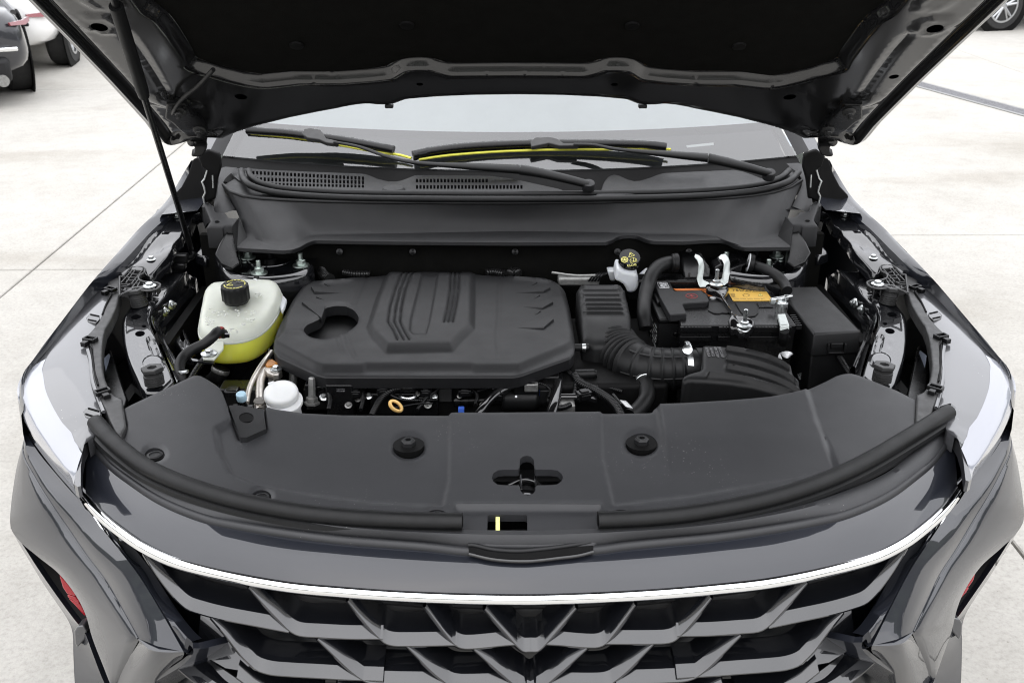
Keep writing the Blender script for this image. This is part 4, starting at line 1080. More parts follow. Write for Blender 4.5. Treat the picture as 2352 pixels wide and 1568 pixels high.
# ---------------- strut towers
def tower(mirror):
    sg = np.array([-1, 1, 1]) if mirror else np.ones(3)
    rim = zLB([(735, 805), (770, 795), (812, 800), (850, 860), (900, 950), (960, 1035), (1060, 1100), (1250, 1148), (1450, 1162), (1600, 1155), (1800, 1128), (1960, 1095), (2080, 1050), (2150, 990)])
    back = zLB([(560, 800), (700, 640), (880, 560), (1000, 500), (1300, 560), (1700, 620), (2100, 640), (2300, 700)])
    top = np.array(rim + back[::-1])
    cR = zLB([(1580, 880)])[0]
    hole = ell(cR[0], cR[1], 50, 21, 28)
    R_ = spline(Z(rim, .95), 60)
    b = MB()
    o = sheet('strut_tower', top, onz(.95), M_BAYPAINT, CAR, holes=[hole], step=7, mirror=mirror,
              h=lambda P: .012*np.exp(-(seg_dist(P, rim)/7)**2) - .0*P[:, 0] + .004*np.exp(-(seg_dist(P, hole, True)/7)**2))
    ctr = R_.mean(0); outw = R_ - ctr; outw[:, 2] = 0; outw /= np.linalg.norm(outw, axis=1)[:, None]; fr = np.array([0, -1, 0])*.6 + outw*.4
    b.loft([R_ + (0, 0, .011)] + [R_ + fr*(.018*math.sin(a)) + np.array([0, 0, .011 - .018*(1 - math.cos(a))]) for a in np.linspace(.2, math.pi/2, 6)] + [R_ + fr*.025 + (0, 0, -.10), R_ + fr*.03 + (0, 0, -.35)])
    mk('tower_wall', b.V, b.F, M_BAYPAINT, o, mirror=mirror, smooth=50)
    c = pz(cR[0], cR[1], .95)
    b = MB(); b.lathe([(.050, -.002), (.050, -.03), (.030, -.03), (.026, -.01), (.016, -.006), (.016, .006), (.006, .008), (.006, .022), (.001, .023)], c, (0, 0, 1), 32); mk('strut_mount', b.V, b.F, M_SATIN, o, mirror=mirror)
    b = MB(); t = np.linspace(0, 2*np.pi, 40); b.tube(np.stack([c[0] + .056*np.cos(t), c[1] + .056*np.sin(t), 0*t + .953], 1), .0022, 8); mk('mount_ring', b.V, b.F, M_BAYPAINT, o, mirror=mirror)
    for p, rr in (((1428, 1060), .0115), ((2000, 955), .0115), ((1280, 850), .0105)):
        q = pz(*zLB([p])[0], .953)*sg; bolt(CAR, q, rr, .014, m=M_STEELGRN, stud=.018, name='strut_nut', washer=1.75)
    # webbed gusset going up to the cowl
    for s0, s1 in (((950, 575), (1125, 930)), ((880, 700), (1025, 1000))):
        W = Z(zLB([s0, s1]), [1.0, .962]); b = MB(); b.tube(W, .003, 6); mk('gusset_rib', b.V, b.F, M_BAYPAINT, o, mirror=mirror)
    gus = zLB([(880, 640), (1000, 440), (1070, 430), (1160, 920), (1060, 1000), (900, 920), (815, 795)])
    W = Z(gus, np.interp([p[1] for p in gus], [530, 600, 640], [1.03, .985, .955]))
    b = MB(); b.prism(W, (0, .02, -.02)); mk('gusset', b.V, b.F, M_SATIN, o, mirror=mirror, bevel=.004)
    pl = zLB([(545, 800), (760, 490), (900, 455), (950, 520), (880, 600), (815, 790), (740, 800), (700, 850)])
    sheet('corner_plate', pl, lambda P: (Z(P, np.interp(np.asarray(P)[:, 1], [525, 590], [.995, .955])), np.array([0, 0, 1.])), M_BAYPAINT, o, holes=[ell(*zLB([(755, 737)])[0], 4.5, 3, 10)], step=6, skirt=(0, 0, -.02), edge=5, drop=.004, mirror=mirror)
    for q in ((738, 620), (668, 722)): bolt(o, pz(*zLB([q])[0], np.interp(zLB([q])[0][1], [525, 590], [.997, .958]))*sg, .0045, .003, m=M_SATIN)
    # black plastic end block of the cowl
    bl = zLB([(640, 130), (680, 140), (760, 340), (700, 420), (920, 430), (925, 415), (1060, 412), (1150, 300), (1000, 290), (970, 225), (820, 215), (800, 130), (700, 60), (650, 100)])
    sheet('cowl_end_block', bl, lambda P: (Z(P, np.interp(np.asarray(P)[:, 1], [470, 500, 530], [1.07, 1.050, 1.035])), np.array([0, 0, 1.])), M_PLASTIC, CAR, holes=[ell(*zLB([(850, 355)])[0], 6, 3, 10)], step=6, skirt=(0, .0, -.05), edge=5, drop=.004, mirror=mirror)
    sd = zLB([(1150, 295), (1270, 565), (1120, 760), (1060, 415)]); b = MB(); b.prism(Y(sd, [1.25, 1.20, 1.12, 1.18]), (-.004, .01, -.004)); mk('cowl_side', b.V, b.F, M_PLASTIC_D, CAR, mirror=mirror)
    sd = zLB([(640, 150), (750, 330), (690, 415), (612, 190)]); b = MB(); b.prism(Z(sd, [1.05, 1.04, 1.02, 1.04]), (-.004, .01, -.01)); mk('cowl_side', b.V, b.F, M_PLASTIC_D, CAR, mirror=mirror)
pair(tower)

# ---------------- walls and floor of the bay
b = MB()
b.box((0, .86, .40), (1.36, .98, .02)); b.build('bay_floor', M_DARK, CAR)
b = MB(); b.box((0, 1.235, .70), (1.55, .02, .62)); b.build('firewall', M_PAD, CAR)
for s in (-1, 1):
    b = MB(); b.box((s*.78, .88, .62), (.02, .72, .50)); b.build('bay_side', M_DARK, CAR)
b = MB(); b.box((0, .21, .62), (1.0, .02, .46)); b.build('radiator', M_DARK, CAR)
for px in (780, 948, 1183, 1418, 1582):
    p = py_(px, 578, 1.215); q = py_(px, 568, 1.215)
    b = MB(); b.lathe([(.009, 0), (.008, .002), (.003, .003), (.003, .008), (.001, .009)], p, (0, -1, .3), 14); b.build('firewall_clip', M_SATIN, CAR)

# ---------------- cowl: front lip, big face, double seal, vent panel
l0 = [(545, 578), (560, 580), (600, 582), (650, 585), (672, 583), (690, 577), (708, 566), (724, 561), (775, 562), (900, 564), (1176, 566), (1391, 565), (1405, 561), (1417, 553), (1430, 550), (1447, 549), (1465, 551), (1484, 559), (1500, 563), (1568, 564), (1630, 560), (1658, 560), (1672, 564), (1690, 573), (1708, 578), (1740, 578), (1815, 577)]
l2 = [(568, 545), (585, 548), (605, 556), (624, 561), (645, 564), (664, 562), (683, 556), (702, 544), (718, 539), (760, 538), (900, 536), (1176, 531), (1391, 533), (1405, 534), (1417, 535), (1430, 535), (1447, 535), (1465, 536), (1484, 537), (1500, 537), (1568, 537), (1620, 539), (1645, 543), (1668, 553), (1690, 560), (1730, 558), (1798, 540)]
l3 = [(512, 425), (530, 442), (560, 453), (600, 458), (650, 461), (700, 463), (760, 465), (830, 466), (900, 467), (960, 467), (1050, 468), (1176, 468), (1300, 467), (1391, 466), (1417, 465), (1440, 465), (1460, 464), (1480, 464), (1500, 463), (1530, 462), (1568, 461), (1620, 459), (1680, 456), (1730, 451), (1775, 444), (1815, 432), (1842, 416)]
A0 = Z(l0, 1.0); A1 = A0 + (0, .001, .011); A2 = Z(l2, 1.013); A3 = Z(l3, np.interp([p[0] for p in l3], [512, 600, 1750, 1842], [1.092, 1.082, 1.082, 1.092]))
n = 160
def xpar(A, px):
    u = (np.array([p[0] for p in px], float) - px[0][0])/(px[-1][0] - px[0][0]); t = np.linspace(0, 1, n)
    return np.stack([np.interp(t, u, A[:, k]) for k in range(3)], 1)
a0, a1, a2, a3 = xpar(A0, l0), xpar(A1, l0), xpar(A2, l2), xpar(A3, l3)
b = MB(); b.loft([a0 + (0, .02, 0), a0 + (0, .002, 0), a0 + (0, 0, .002), a1 + (0, 0, -.001), a1 + (0, .003, 0), a2*.9 + a1*.1, a2, a2*.9 + a3*.1 + (0, .004, .0), a2*.5 + a3*.5 + (0, .010, 0), a3])
cowl = b.build('cowl', M_PLASTIC, CAR, smooth=40)
for sgn, crv in ((0, [(502, 388), (496, 430), (491, 475), (493, 505)]), (-1, [(1849, 380), (1858, 425), (1866, 468), (1862, 498)])):
    e = spline(Z(crv, [1.105, 1.085, 1.06, 1.042]), 20)
    i_ = spline(np.array([Z([(545, 386) if not sgn else (1806, 376)], 1.105)[0], a3[sgn], a2[sgn]*.5 + a3[sgn]*.5 + (0, .006, 0)]), 20)
    b = MB(); b.loft([e + (0, .004, -.06), e + (0, 0, -.004), e, e*.6 + i_*.4 + (0, -.004, .006), i_ + (0, -.001, .001)]); b.build('cowl_cheek', M_PLASTIC, cowl, smooth=50)
s1 = [(555, 392), (558, 408), (575, 426), (610, 438), (670, 447), (784, 454), (950, 457), (1176, 458), (1400, 456), (1568, 452), (1680, 445), (1760, 434), (1810, 418), (1834, 396)]
s2 = [(571, 392), (578, 407), (600, 421), (640, 431), (700, 437), (784, 442), (950, 445), (1176, 446), (1400, 444), (1568, 440), (1680, 433), (1750, 423), (1792, 409), (1812, 392)]
for S, r, dz in ((s1, .0085, 0), (s2, .0080, .003)):
    z = np.interp([p[0] for p in S], [555, 620, 1740, 1834], [1.108, 1.092, 1.092, 1.108]) + dz
    tubeo('cowl_seal', Z(S, z), r, M_RUBBER, CAR, steps=120)
tubeo('cowl_seal', a3 + (0, .002, .001), .0042, M_RUBBER, CAR, steps=120)
sA, sB = spline(Z(s2, 1.092), 100), resample(a3, 100)
b = MB(); b.loft([sA, sB + (0, .003, -.002)]); b.build('seal_base', M_RUBBER, cowl)
zv = onz(1.095)
vent = zCL([(120, 402), (250, 398), (400, 410), (700, 424), (1120, 440), (1160, 452), (1220, 478), (1300, 497), (1370, 497), (1420, 482), (1500, 450), (1700, 450), (2050, 455), (2150, 468)]) + zCR([(0, 412), (150, 432), (300, 465), (480, 504), (500, 520), (0, 530)]) + zCL([(1800, 580), (1300, 580), (900, 570), (450, 545), (300, 525), (200, 490), (150, 450)])
slots = []
for r_, y0, y1, sl in ((0, 412, 438, .034), (1, 461, 488, .025), (2, 500, 520, .02)):
    for k in range(34):
        x = 184 + 27.9*k
        if r_ == 1 and k < 2: continue
        if r_ == 2 and k < 7: continue
        dy = (x - 184)*sl*(1.55 if r_ == 0 else 1.25 if r_ == 1 else 1.2)
        if y0 + dy > 545: continue
        slots.append(np.array(zCL([(x, y0+dy), (x+16, y0+dy), (x+16, y1+dy), (x, y1+dy)])))
slots = [s for s in slots if s[0][0] > 572]
for y0, y1, nx in ((477, 503, 21), (523, 551, 31)):
    for k in range(nx):
        x = 1504 + 25.7*k; slots.append(np.array(zCL([(x, y0), (x+16, y0), (x+16, y1), (x, y1)])))
vp = np.array(vent); slots = [s for s in slots if sdist(s, vp).min() > .8]
sheet('vent_grille', vent, zv, M_PLASTIC, cowl, holes=slots, step=9, skirt=(0, .002, -.010))
v2 = zCR([(700, 545), (745, 505), (755, 470), (770, 438), (800, 408), (835, 399), (870, 408), (920, 432), (965, 443), (1010, 440), (1080, 418), (1130, 398), (1170, 389), (1350, 380), (1640, 367), (1700, 380), (1760, 402), (1820, 425), (1880, 433), (1935, 430), (1965, 410), (1975, 375), (2000, 345), (2060, 332), (2115, 328), (2110, 360), (2060, 400), (1980, 450), (1800, 475), (1400, 500), (1000, 525)])
sheet('cowl_panel', v2, onz(1.097), M_PLASTIC, cowl, step=7, skirt=(0, .002, -.010), edge=4, drop=.003, h=lambda P: .006*np.exp(-(np.hypot((P[:, 0]-1455)/45, (P[:, 1]-462)/10))**2))
b = MB(); b.loft([[(-.74, 1.30, 1.05), (.74, 1.30, 1.05)], [(-.74, 1.60, 1.06), (.74, 1.60, 1.06)]]); b.build('cowl_floor', M_DARK, cowl)
b = MB(); b.lathe([(.030, 0), (.026, .006), (.012, .010), (.001, .011)], pz(*R10([(360, 1308)])[0], 1.096), (0, 0, 1), 24); b.build('washer_bump', M_PLASTIC, cowl)

# ---------------- windscreen, pillars, what shows through the glass
GA = rad(29)
G_P = np.array([0, 1.505, 1.105]); G_N = np.array([0, -math.sin(GA), math.cos(GA)])
def gpt(u, v): 
    x = u*(.80 - .16*v); y = 1.49 + .115*u*u + v*.86*math.cos(GA) + 0.0; z = 1.10 + v*.86*math.sin(GA) + .012*u*u - .03*u*u*v
    return (x, y, z + .05*v*(1 - v)*.6)
b = MB(); us = np.linspace(-1, 1, 33); vs = np.linspace(.006, 1, 15)
b.loft([[gpt(u, v) for u in us] for v in vs]); ws = b.build('windscreen', M_GLASS, CAR, label='clear windscreen mirroring the pale sky')
b = MB(); b.loft([[tuple(np.array(gpt(u, v)) + (0, .0015, -.004)) for u in us] for v in (-.10, -.04, .0055)]); b.build('frit_band', M_DARK, ws)
b = MB(); b.loft([[tuple(np.array(gpt(u*.985, v)) + (0, .05*(1-k), -.010 - .028*k)) for u in us] for v, k in ((.02, 1), (.12, 1), (.198, 1))]); b.build('dashboard', M_INTERIOR, CAR)
b = MB(); b.loft([[tuple(np.array(gpt(u*.985, v)) + (0, .03, -.022)) for u in us] for v in np.linspace(.20, .62, 9)]); b.build('backing_sheet', M_SHEETPALE, CAR, label='pale sheet added behind the windscreen glass to brighten its upper part')  # pale sheet added to make the upper zone of the glass bright
b = MB(); b.box((.48, 1.60, 1.165), (.06, .018, .001)); 
pl = [np.array(gpt(u, v)) + (0, 0, -.004) for u, v in ((.62, .088), (.72, .093), (.722, .103), (.62, .098))]
b = MB(); b.prism(pl, (0, 0, -.001)); b.build('serial_plate', M_LABELW, ws)
def pillar(mirror):
    s = -1
    b = MB()
    P = [gpt(-1.0, v) for v in vs]; Q = [tuple(np.array(p) + (-.035, .01, .012)) for p in P]; R_ = [tuple(np.array(p) + (-.085, .05, .0)) for p in P]; T_ = [tuple(np.array(p) + (-.10, .09, -.05)) for p in P]
    b.loft([[tuple(np.array(p) + (.006, .02, -.02)) for p in P], [tuple(np.array(p) + (-.03, .06, -.04)) for p in P], [(p[0] - .04, p[1] + .10, 1.0) for p in P]]); mk('cabin_lining', b.V, b.F, M_INTERIOR, CAR, mirror=mirror); b = MB()
    b.loft([Q, R_, T_]); pil = mk('pillar', b.V, b.F, M_PAINT, CAR, mirror=mirror)
    b = MB(); b.loft([P, [tuple(np.array(p) + (-.012, 0, .006)) for p in P], [tuple(np.array(p) + (-.030, .006, .010)) for p in P], Q]); mk('pillar_trim', b.V, b.F, M_PLASTIC, pil, mirror=mirror)
pair(pillar)
b = MB(); b.loft([[(u*.64, 2.24 + .115*u*u, 1.545 - .03*u*u) for u in us], [(u*.62, 2.5, 1.60 - .04*u*u) for u in us], [(u*.62, 3.6, 1.58 - .04*u*u) for u in us], [(u*.60, 4.2, 1.47 - .04*u*u) for u in us]]); b.build('roof', M_PAINT, CAR)
b = MB(); b.loft([[(-.64, 2.34, 1.52), (-.60, 4.2, 1.43)], [(-.80, 1.7, 1.08), (-.78, 4.3, 1.08)]]); b.loft([[(.64, 2.34, 1.52), (.60, 4.2, 1.43)], [(.80, 1.7, 1.08), (.78, 4.3, 1.08)]]); b.build('side_window', M_BGGLASS, CAR)
b = MB(); b.loft([[(-.60, 4.2, 1.45), (.60, 4.2, 1.45)], [(-.8, 4.42, 1.08), (.8, 4.42, 1.08)], [(-.85, 4.42, .3), (.85, 4.42, .3)]]); b.build('tailgate', M_PAINT, CAR)
b = MB(); b.box((0, 2.9, .95), (1.4, 2.2, .05)); b.build('cabin_floor', M_INTERIOR, CAR)

# ---------------- wipers
def G(P, off):
    P = np.asarray(P, float); d = rays(P)
    n = G_N
    t = ((G_P - CAM) @ n + np.broadcast_to(off, len(P))) / (d @ n)
    return CAM + d*t[:, None]
def wiper(path, adapter, arm, pivot_i, mark):
    w = None
    B_ = spline(G(path, .024), 40)
    b = MB(); b.tube(B_, .0135, 10, ry=.75); w = b.build('wiper_blade', M_SATIN, CAR, smooth=60)
    for e in (0, -1):
        i0, i1 = (0, 3) if e == 0 else (-4, -1)
        S = np.stack([B_[i0]*(1-t) + B_[i1]*t for t in np.linspace(0, 1, 6)]); b = MB(); b.tube(S, [.0125]*5 + [.0115] if e == 0 else [.0115] + [.0125]*5, 10, ry=.85); b.build('end_cap', M_PLASTIC_D, w)
    m_ = spline(G(mark, .0135), 30); b = MB(); b.tube(m_, .0035, 6); b.build('yellow_edge', M_YELLOW, w, label='yellow protective strip along the wiper rubber')
    R_ = B_ + G_N*-.014; b = MB(); b.tube(R_, .0042, 6, ry=1.8, up=G_N); b.build('wiper_rubber', M_RUBBER, w)
    W = G(adapter, .036); b = MB(); b.prism(W, -G_N*.014); b.build('adapter', M_GREYBRACKET, w, bevel=.003)
    A = G([a[:2] for a in arm], [a[2] for a in arm]); r = [a[3] for a in arm]
    S = spline(A, 50); rr = np.interp(np.linspace(0, 1, 50), np.linspace(0, 1, len(r)), r)
    b = MB(); b.tube(S, rr, 10, ry=.6); ar = b.build('wiper_arm', M_PLASTIC_D, CAR, smooth=60)
    return ar, S
wiper(zCL([(255, 118), (400, 128), (560, 140), (700, 158), (900, 180), (1100, 214), (1260, 245), (1340, 262)]),
      zCL([(655, 140), (680, 105), (720, 100), (800, 112), (825, 150), (840, 175), (930, 195), (930, 218), (840, 208), (790, 185), (700, 172)]),
      [(*zCL([(900, 205)])[0], .036, .006), (*zCL([(1080, 240)])[0], .04, .007), (*zCL([(1300, 315)])[0], .046, .008), (*zCL([(1480, 355)])[0], .05, .010), (*zCL([(1900, 385)])[0], .05, .016), (*zCL([(2270, 408)])[0], .045, .019)],
      0, zCL([(285, 143), (450, 157), (650, 178), (780, 200), (1000, 240), (1270, 288), (1370, 298), (1470, 325)]))
wiper(R10([(495, 1068), (560, 1050), (760, 1020), (1000, 1002), (1300, 990), (1600, 988), (1900, 990), (2120, 998), (2240, 1012)]),
      R10([(1300, 975), (1335, 945), (1440, 942), (1490, 955), (1530, 985), (1635, 985), (1635, 1003), (1500, 1003), (1430, 985), (1310, 1010)]),
      [(*R10([(1600, 995)])[0], .036, .006), (*R10([(1740, 1000)])[0], .04, .007), (*R10([(1870, 1025)])[0], .045, .008), (*R10([(2050, 1045)])[0], .05, .012), (*zCR([(1200, 268)])[0], .05, .016), (*zCR([(1455, 292)])[0], .045, .019)],
      0, R10([(535, 1100), (700, 1075), (1000, 1050), (1300, 1036), (1600, 1030), (1840, 1030), (2100, 1028), (2270, 1030)]))
for k, S in enumerate(([(2275, 425), (2400, 455), (2500, 500)], )):
    pass
armL = [(*zCR([(205, 372)])[0], 1.150), (*zCR([(330, 392)])[0], 1.145), (*zCR([(500, 430)])[0], 1.135), (*zCR([(660, 470)])[0], 1.122)]
armR = [(*zCR([(1465, 295)])[0], 1.175), (*zCR([(1600, 325)])[0], 1.165), (*zCR([(1760, 365)])[0], 1.150), (*zCR([(1870, 395)])[0], 1.135)]
for A in (armL, armR):
    W = spline(Z([a[:2] for a in A], [a[2] for a in A]), 20)
    b = MB(); b.tube(W, np.linspace(.017, .013, 20), 10, ry=.75); o = b.build('wiper_arm_base', M_PLASTIC_D, CAR, smooth=60)
    b = MB(); b.lathe([(.016, -.012), (.017, 0), (.015, .008), (.001, .010)], W[-1] + (0.0, 0, -.002), (0, -.35, .9), 20); b.build('pivot_cap', M_PLASTIC, o)

# ---------------- bonnet
oL = R00([(175, 0), (300, 125), (455, 280), (700, 530), (900, 745), (1000, 855), (1058, 935), (1090, 975), (1130, 995), (1190, 1005), (1240, 1000), (1292, 982), (1315, 962), (1420, 955), (1535, 962), (1600, 930), (1750, 880), (2000, 818), (2200, 778), (2352, 750)]) + R10([(0, 748), (100, 730), (180, 722), (240, 728), (300, 730), (370, 722), (450, 692), (650, 675), (900, 664), (1176, 660)])
tp = [(-60, -120), (-175, -240), (-290, -370)]
topm = [(1194, -392)]
HW = hit(oL, HD_P, HD_N); HW[-1, 0] = 0
top3 = hit([(-65, -126), (-180, -246), (-262, -345), (-160, -420), (300, -470), (1194, -500)], HD_P, HD_N); top3[-1, 0] = 0
left3 = np.vstack([top3[::-1], HW])          # front middle -> side -> corner -> rear middle
hu = np.array([0, -math.cos(HA), math.sin(HA)])
to2 = lambda W: np.stack([np.asarray(W)[:, 0]*1000, (np.asarray(W) - HD_P) @ hu*1000], 1)       # bonnet coordinates in mm
l2d = to2(left3); o2d = np.vstack([l2d, (l2d*[-1, 1])[::-1][1:-1]])
def hoodbase(P):
    P = np.asarray(P, float)/1000
    W = HD_P + np.stack([P[:, 0], 0*P[:, 0], 0*P[:, 0]], 1) + P[:, 1:2]*hu
    W = W - HD_N*(.03*(1 - (P[:, 0]/.85)**2))[:, None]*0
    return W, HD_N
ph = lambda px: to2(hit(px, HD_P, HD_N))
padL = ph(R00([(925, -60), (940, 0), (1010, 95), (1095, 145), (1180, 250), (1290, 420), (1310, 480), (1390, 505), (1470, 525), (1560, 552), (1700, 586), (1800, 600), (1900, 590), (2040, 575), (2200, 575), (2352, 575)]) + R10([(0, 574), (200, 560), (335, 545), (380, 515), (430, 488), (520, 480), (610, 482), (660, 500), (745, 522), (900, 520), (1176, 518)]))
padL[-1, 0] = 0
pad_top = np.array([[padL[0, 0], o2d[:, 1].max() - 130], [0, o2d[:, 1].max() - 95]])
padL = np.vstack([[0, o2d[:, 1].max() - 95], [padL[0, 0]*.8, o2d[:, 1].max() - 105], [padL[0, 0]*1.02, o2d[:, 1].max() - 170], padL])
pad2 = np.vstack([padL, (padL*[-1, 1])[::-1][1:-1]])
gr = ph(R00([(870, 240), (960, 350), (1060, 500), (1140, 630)]))
hs = lambda P: P*np.array([-1, 1])
stampc = [ph(R00([(690, 165)]))[0], ph(R00([(700, 5)]))[0]]
holesH = [(ph(R00([(685, 182)]))[0], 15), (ph(R00([(940, 525)]))[0], 10), (ph(R00([(1660, 668)]))[0], 13), (ph(R10([(540, 582)]))[0], 7)]
hl = []
for c, r in holesH:
    for s in (1, -1): hl.append(ell(c[0]*s, c[1], r, r, 16))
def hood_h(P):
    d = sdist(P, o2d); h = np.zeros(len(P))
    sd_ = sstep(np.abs(P[:, 0]), 640, 760)
    h += .006*np.exp(-((d - 17)/5.0)**2)*sd_               # folded hem
    h -= .012*(sstep(d, 22, 30)*(1 - sstep(d, 36, 46)))*sd_    # groove behind it
    h += .0015*np.exp(-((d - 12)/4.0)**2)*(1 - sd_)
    dp = sdist(P, pad2)
    h -= .026*sstep(dp, -11, 9)                           # the middle lies deeper
    A = np.abs(P[:, 0])[:, None]*np.array([[-1, 0]]) + P*np.array([[0, 1]])     # mirrored on the left side
    h -= .0035*(1 - sstep(seg_dist(A, gr), 3, 12))
    for c in stampc:
        r = np.hypot(*(A - c).T); h += .005*(1 - sstep(r, 30, 36)) - .003*(1 - sstep(r, 24, 30))
    hk = ph(R00([(1130, 690), (1250, 720)])); h += .008*(1 - sstep(seg_dist(A, hk), 14, 40))
    return h
def inset(P, d, n=160):
    P = resample(P, n, True); n_ = np.roll(P, -1, 0) - np.roll(P, 1, 0); n_ = np.stack([-n_[:, 1], n_[:, 0]], 1); n_ /= np.linalg.norm(n_, axis=1)[:, None]
    if not inside(P[:1] + n_[:1]*.5, P)[0]: n_ = -n_
    return P + n_*d
hood = sheet('bonnet', o2d, hoodbase, M_HOODPAINT, CAR, holes=hl, h=hood_h, step=11, edge=9, drop=.006, smooth=70, ostep=8, rings=[1.2, 3, 6, 9, 12, 14.5, 17, 19.5, 22, 25, 28, 31, 35, 39, 43, 47],
    pts_extra=np.vstack([inset(pad2, q, 420) for q in (-22, -18, -14, -10, -6, -2, 2, 6, 10, 14, 18)] + [(resample(gr, 60) + [0, q])*[sg_, 1] for q in (-14, -10, -6, -2, 2, 6, 10, 14) for sg_ in (1, -1)]))
sk2 = sheet('outer_skin', o2d*[1.0, 1.0], lambda P: (hoodbase(P)[0] - HD_N*(.022 + .055*(1 - np.clip(np.abs(np.asarray(P)[:, :1])/850, 0, 1)**2)*np.clip(sdist(P, o2d)[:, None]/160, 0, 1)), -HD_N), M_PAINT, hood, step=30, smooth=60)
# hem wall closing both skins
E = resample(o2d, 260, True); W0 = hoodbase(E)[0]
b = MB(); b.loft([W0 + HD_N*-.006, W0 - HD_N*.004, W0 - HD_N*.0222], closed=True); b.build('hem', M_HOODPAINT, hood, smooth=60)
padI = inset(pad2, 10, 160)
padI = padI[np.r_[True, np.linalg.norm(np.diff(padI, axis=0), axis=1) > 2]]
sheet('insulation_pad', padI, lambda P: (hoodbase(P)[0] + HD_N*-.0185, HD_N), M_PAD, hood, step=22, edge=16, drop=.006, h=lambda P: .0015*np.sin(P[:, 0]*.02)*np.sin(P[:, 1]*.017))
for x, y in ((-430, 440), (430, 440), (-210, 520), (210, 520)):
    p = hoodbase([(x, y)])[0][0] + HD_N*-.0165; b = MB(); b.lathe([(.014, -.001), (.013, .003), (.001, .004)], p, HD_N, 16); b.build('pad_clip', M_DARK, hood)
for s in (-1, 1):      # rubber buffers hanging on the rear edge
    c = ph(R10([(330, 728)]))[0]; p = hoodbase([(c[0]*-s, c[1])])[0][0]; b = MB(); b.box(p + (0, 0, -.001), (.018, .016, .008)); b.build('edge_buffer', M_RUBBER, hood, bevel=.002)

# ---------------- hinges
def hinge(mirror):
    sg = np.array([-1, 1, 1]) if mirror else np.ones(3)
    hp = zHIN([(130, 130), (365, 128), (420, 200), (540, 330), (600, 440), (612, 500), (590, 610), (600, 650), (560, 720), (500, 740), (425, 740), (415, 715), (460, 690), (462, 640), (440, 605), (405, 580), (390, 515), (290, 435), (200, 345), (135, 310), (112, 290)])
    def hb(P):
        P = np.asarray(P, float); W = hit(P, HD_P + HD_N*.014, HD_N); W2 = Y(P, 1.235); k = sstep(P[:, 1], 300, 335)[:, None]
        return W*(1-k) + W2*k, np.array([0, -.75, -.66])
    o = sheet('bonnet_hinge', hp, hb, M_SATIN, CAR, step=5, skirt=(0, .010, .008), edge=4, drop=.003, mirror=mirror)
    lo = zHIN([(500, 735), (600, 650), (745, 700), (765, 850), (720, 1000), (690, 1230), (640, 1230), (570, 1280), (558, 1190), (585, 1150), (570, 1080), (543, 1025), (575, 980), (605, 890), (540, 850), (520, 780)])
    sheet('hinge_base', lo, lambda P: (Y(P, 1.30), np.array([0, -1., 0])), M_DARK, o, step=6, skirt=(0, .010, 0), edge=4, drop=.003, mirror=mirror)
    for c, z in (((285, 205), 0), ((515, 420), 0)):
        p = hit(zHIN([c]), HD_P + HD_N*.016, HD_N)[0]*sg; bolt(o, p, .0085, .010, axis=HD_N + np.array([0, -.4, 0]), m=M_GREYBRACKET, stud=.010)
    p = Y(zHIN([(432, 555)]), 1.23)[0]*sg; b = MB(); b.lathe([(.011, 0), (.011, .006), (.001, .008)], p, (0, -1, 0), 16); b.build('hinge_pin', M_GLOSSBLACK, o)
    e = Y(zHIN([(605, 890), (575, 990), (545, 1025), (570, 1090), (585, 1150), (558, 1200), (575, 1280)]), 1.295)
    b = MB(); b.tube(e, .0024, 6); mk('hinge_edge', b.V, b.F, M_STEEL, o, mirror=mirror)
    e = Y(zHIN([(668, 945), (675, 1095)]), 1.292); b = MB(); b.tube(e, .0022, 6); mk('hinge_edge', b.V, b.F, M_STEEL, o, mirror=mirror)
pair(hinge)
W = np.vstack([hit(R00([(1470, 480), (1370, 590), (1260, 680), (1200, 760)]), HD_P + HD_N*.02, HD_N), Y(R00([(1185, 820)]), 1.22)])
tubeo('washer_hose', W, .0045, M_RUBBER, CAR)

# ---------------- prop rod
top = hit([(250, -40)], HD_P + HD_N*.02, HD_N)[0]; bot = pz(441, 578, .962)
elb = [bot, pz(446, 586, .956), pz(437, 592, .955), pz(426, 594, .955)]
b = MB(); b.tube(spline(np.vstack([top, bot*.02 + top*.98, (top+bot)/2, bot*.97 + top*.03] + elb), 60), .0068, 12); rod = b.build('prop_rod', M_SATIN, CAR, label='slim black prop rod holding the bonnet open on the left')
t0, t1 = .0, .335
Pp = [top*(1-t) + bot*t for t in np.linspace(.06, .325, 12)]
b = MB(); b.tube(Pp, [.0125]*11 + [.0105], 14); b.build('foam_sleeve', M_RUBBER, rod)
p = pz(*zLB([(355, 850)])[0], .958); b = MB(); b.box(p, (.036, .022, .022)); b.box(p + (-.002, -.012, -.016), (.03, .02, .014)); b.build('rod_clip', M_SATIN, CAR, bevel=.003)
def along(polys, offs, st=4):
    out = []
    for p in polys:
        p = np.array(p, float); n_ = max(3, int(np.linalg.norm(np.diff(p, axis=0), axis=1).sum()/st)); q = resample(p, n_); t_ = np.gradient(q, axis=0); t_ /= np.linalg.norm(t_, axis=1)[:, None] + 1e-9
        for o_ in offs: out.append(q + np.stack([-t_[:, 1], t_[:, 0]], 1)*o_)
    return np.vstack(out)
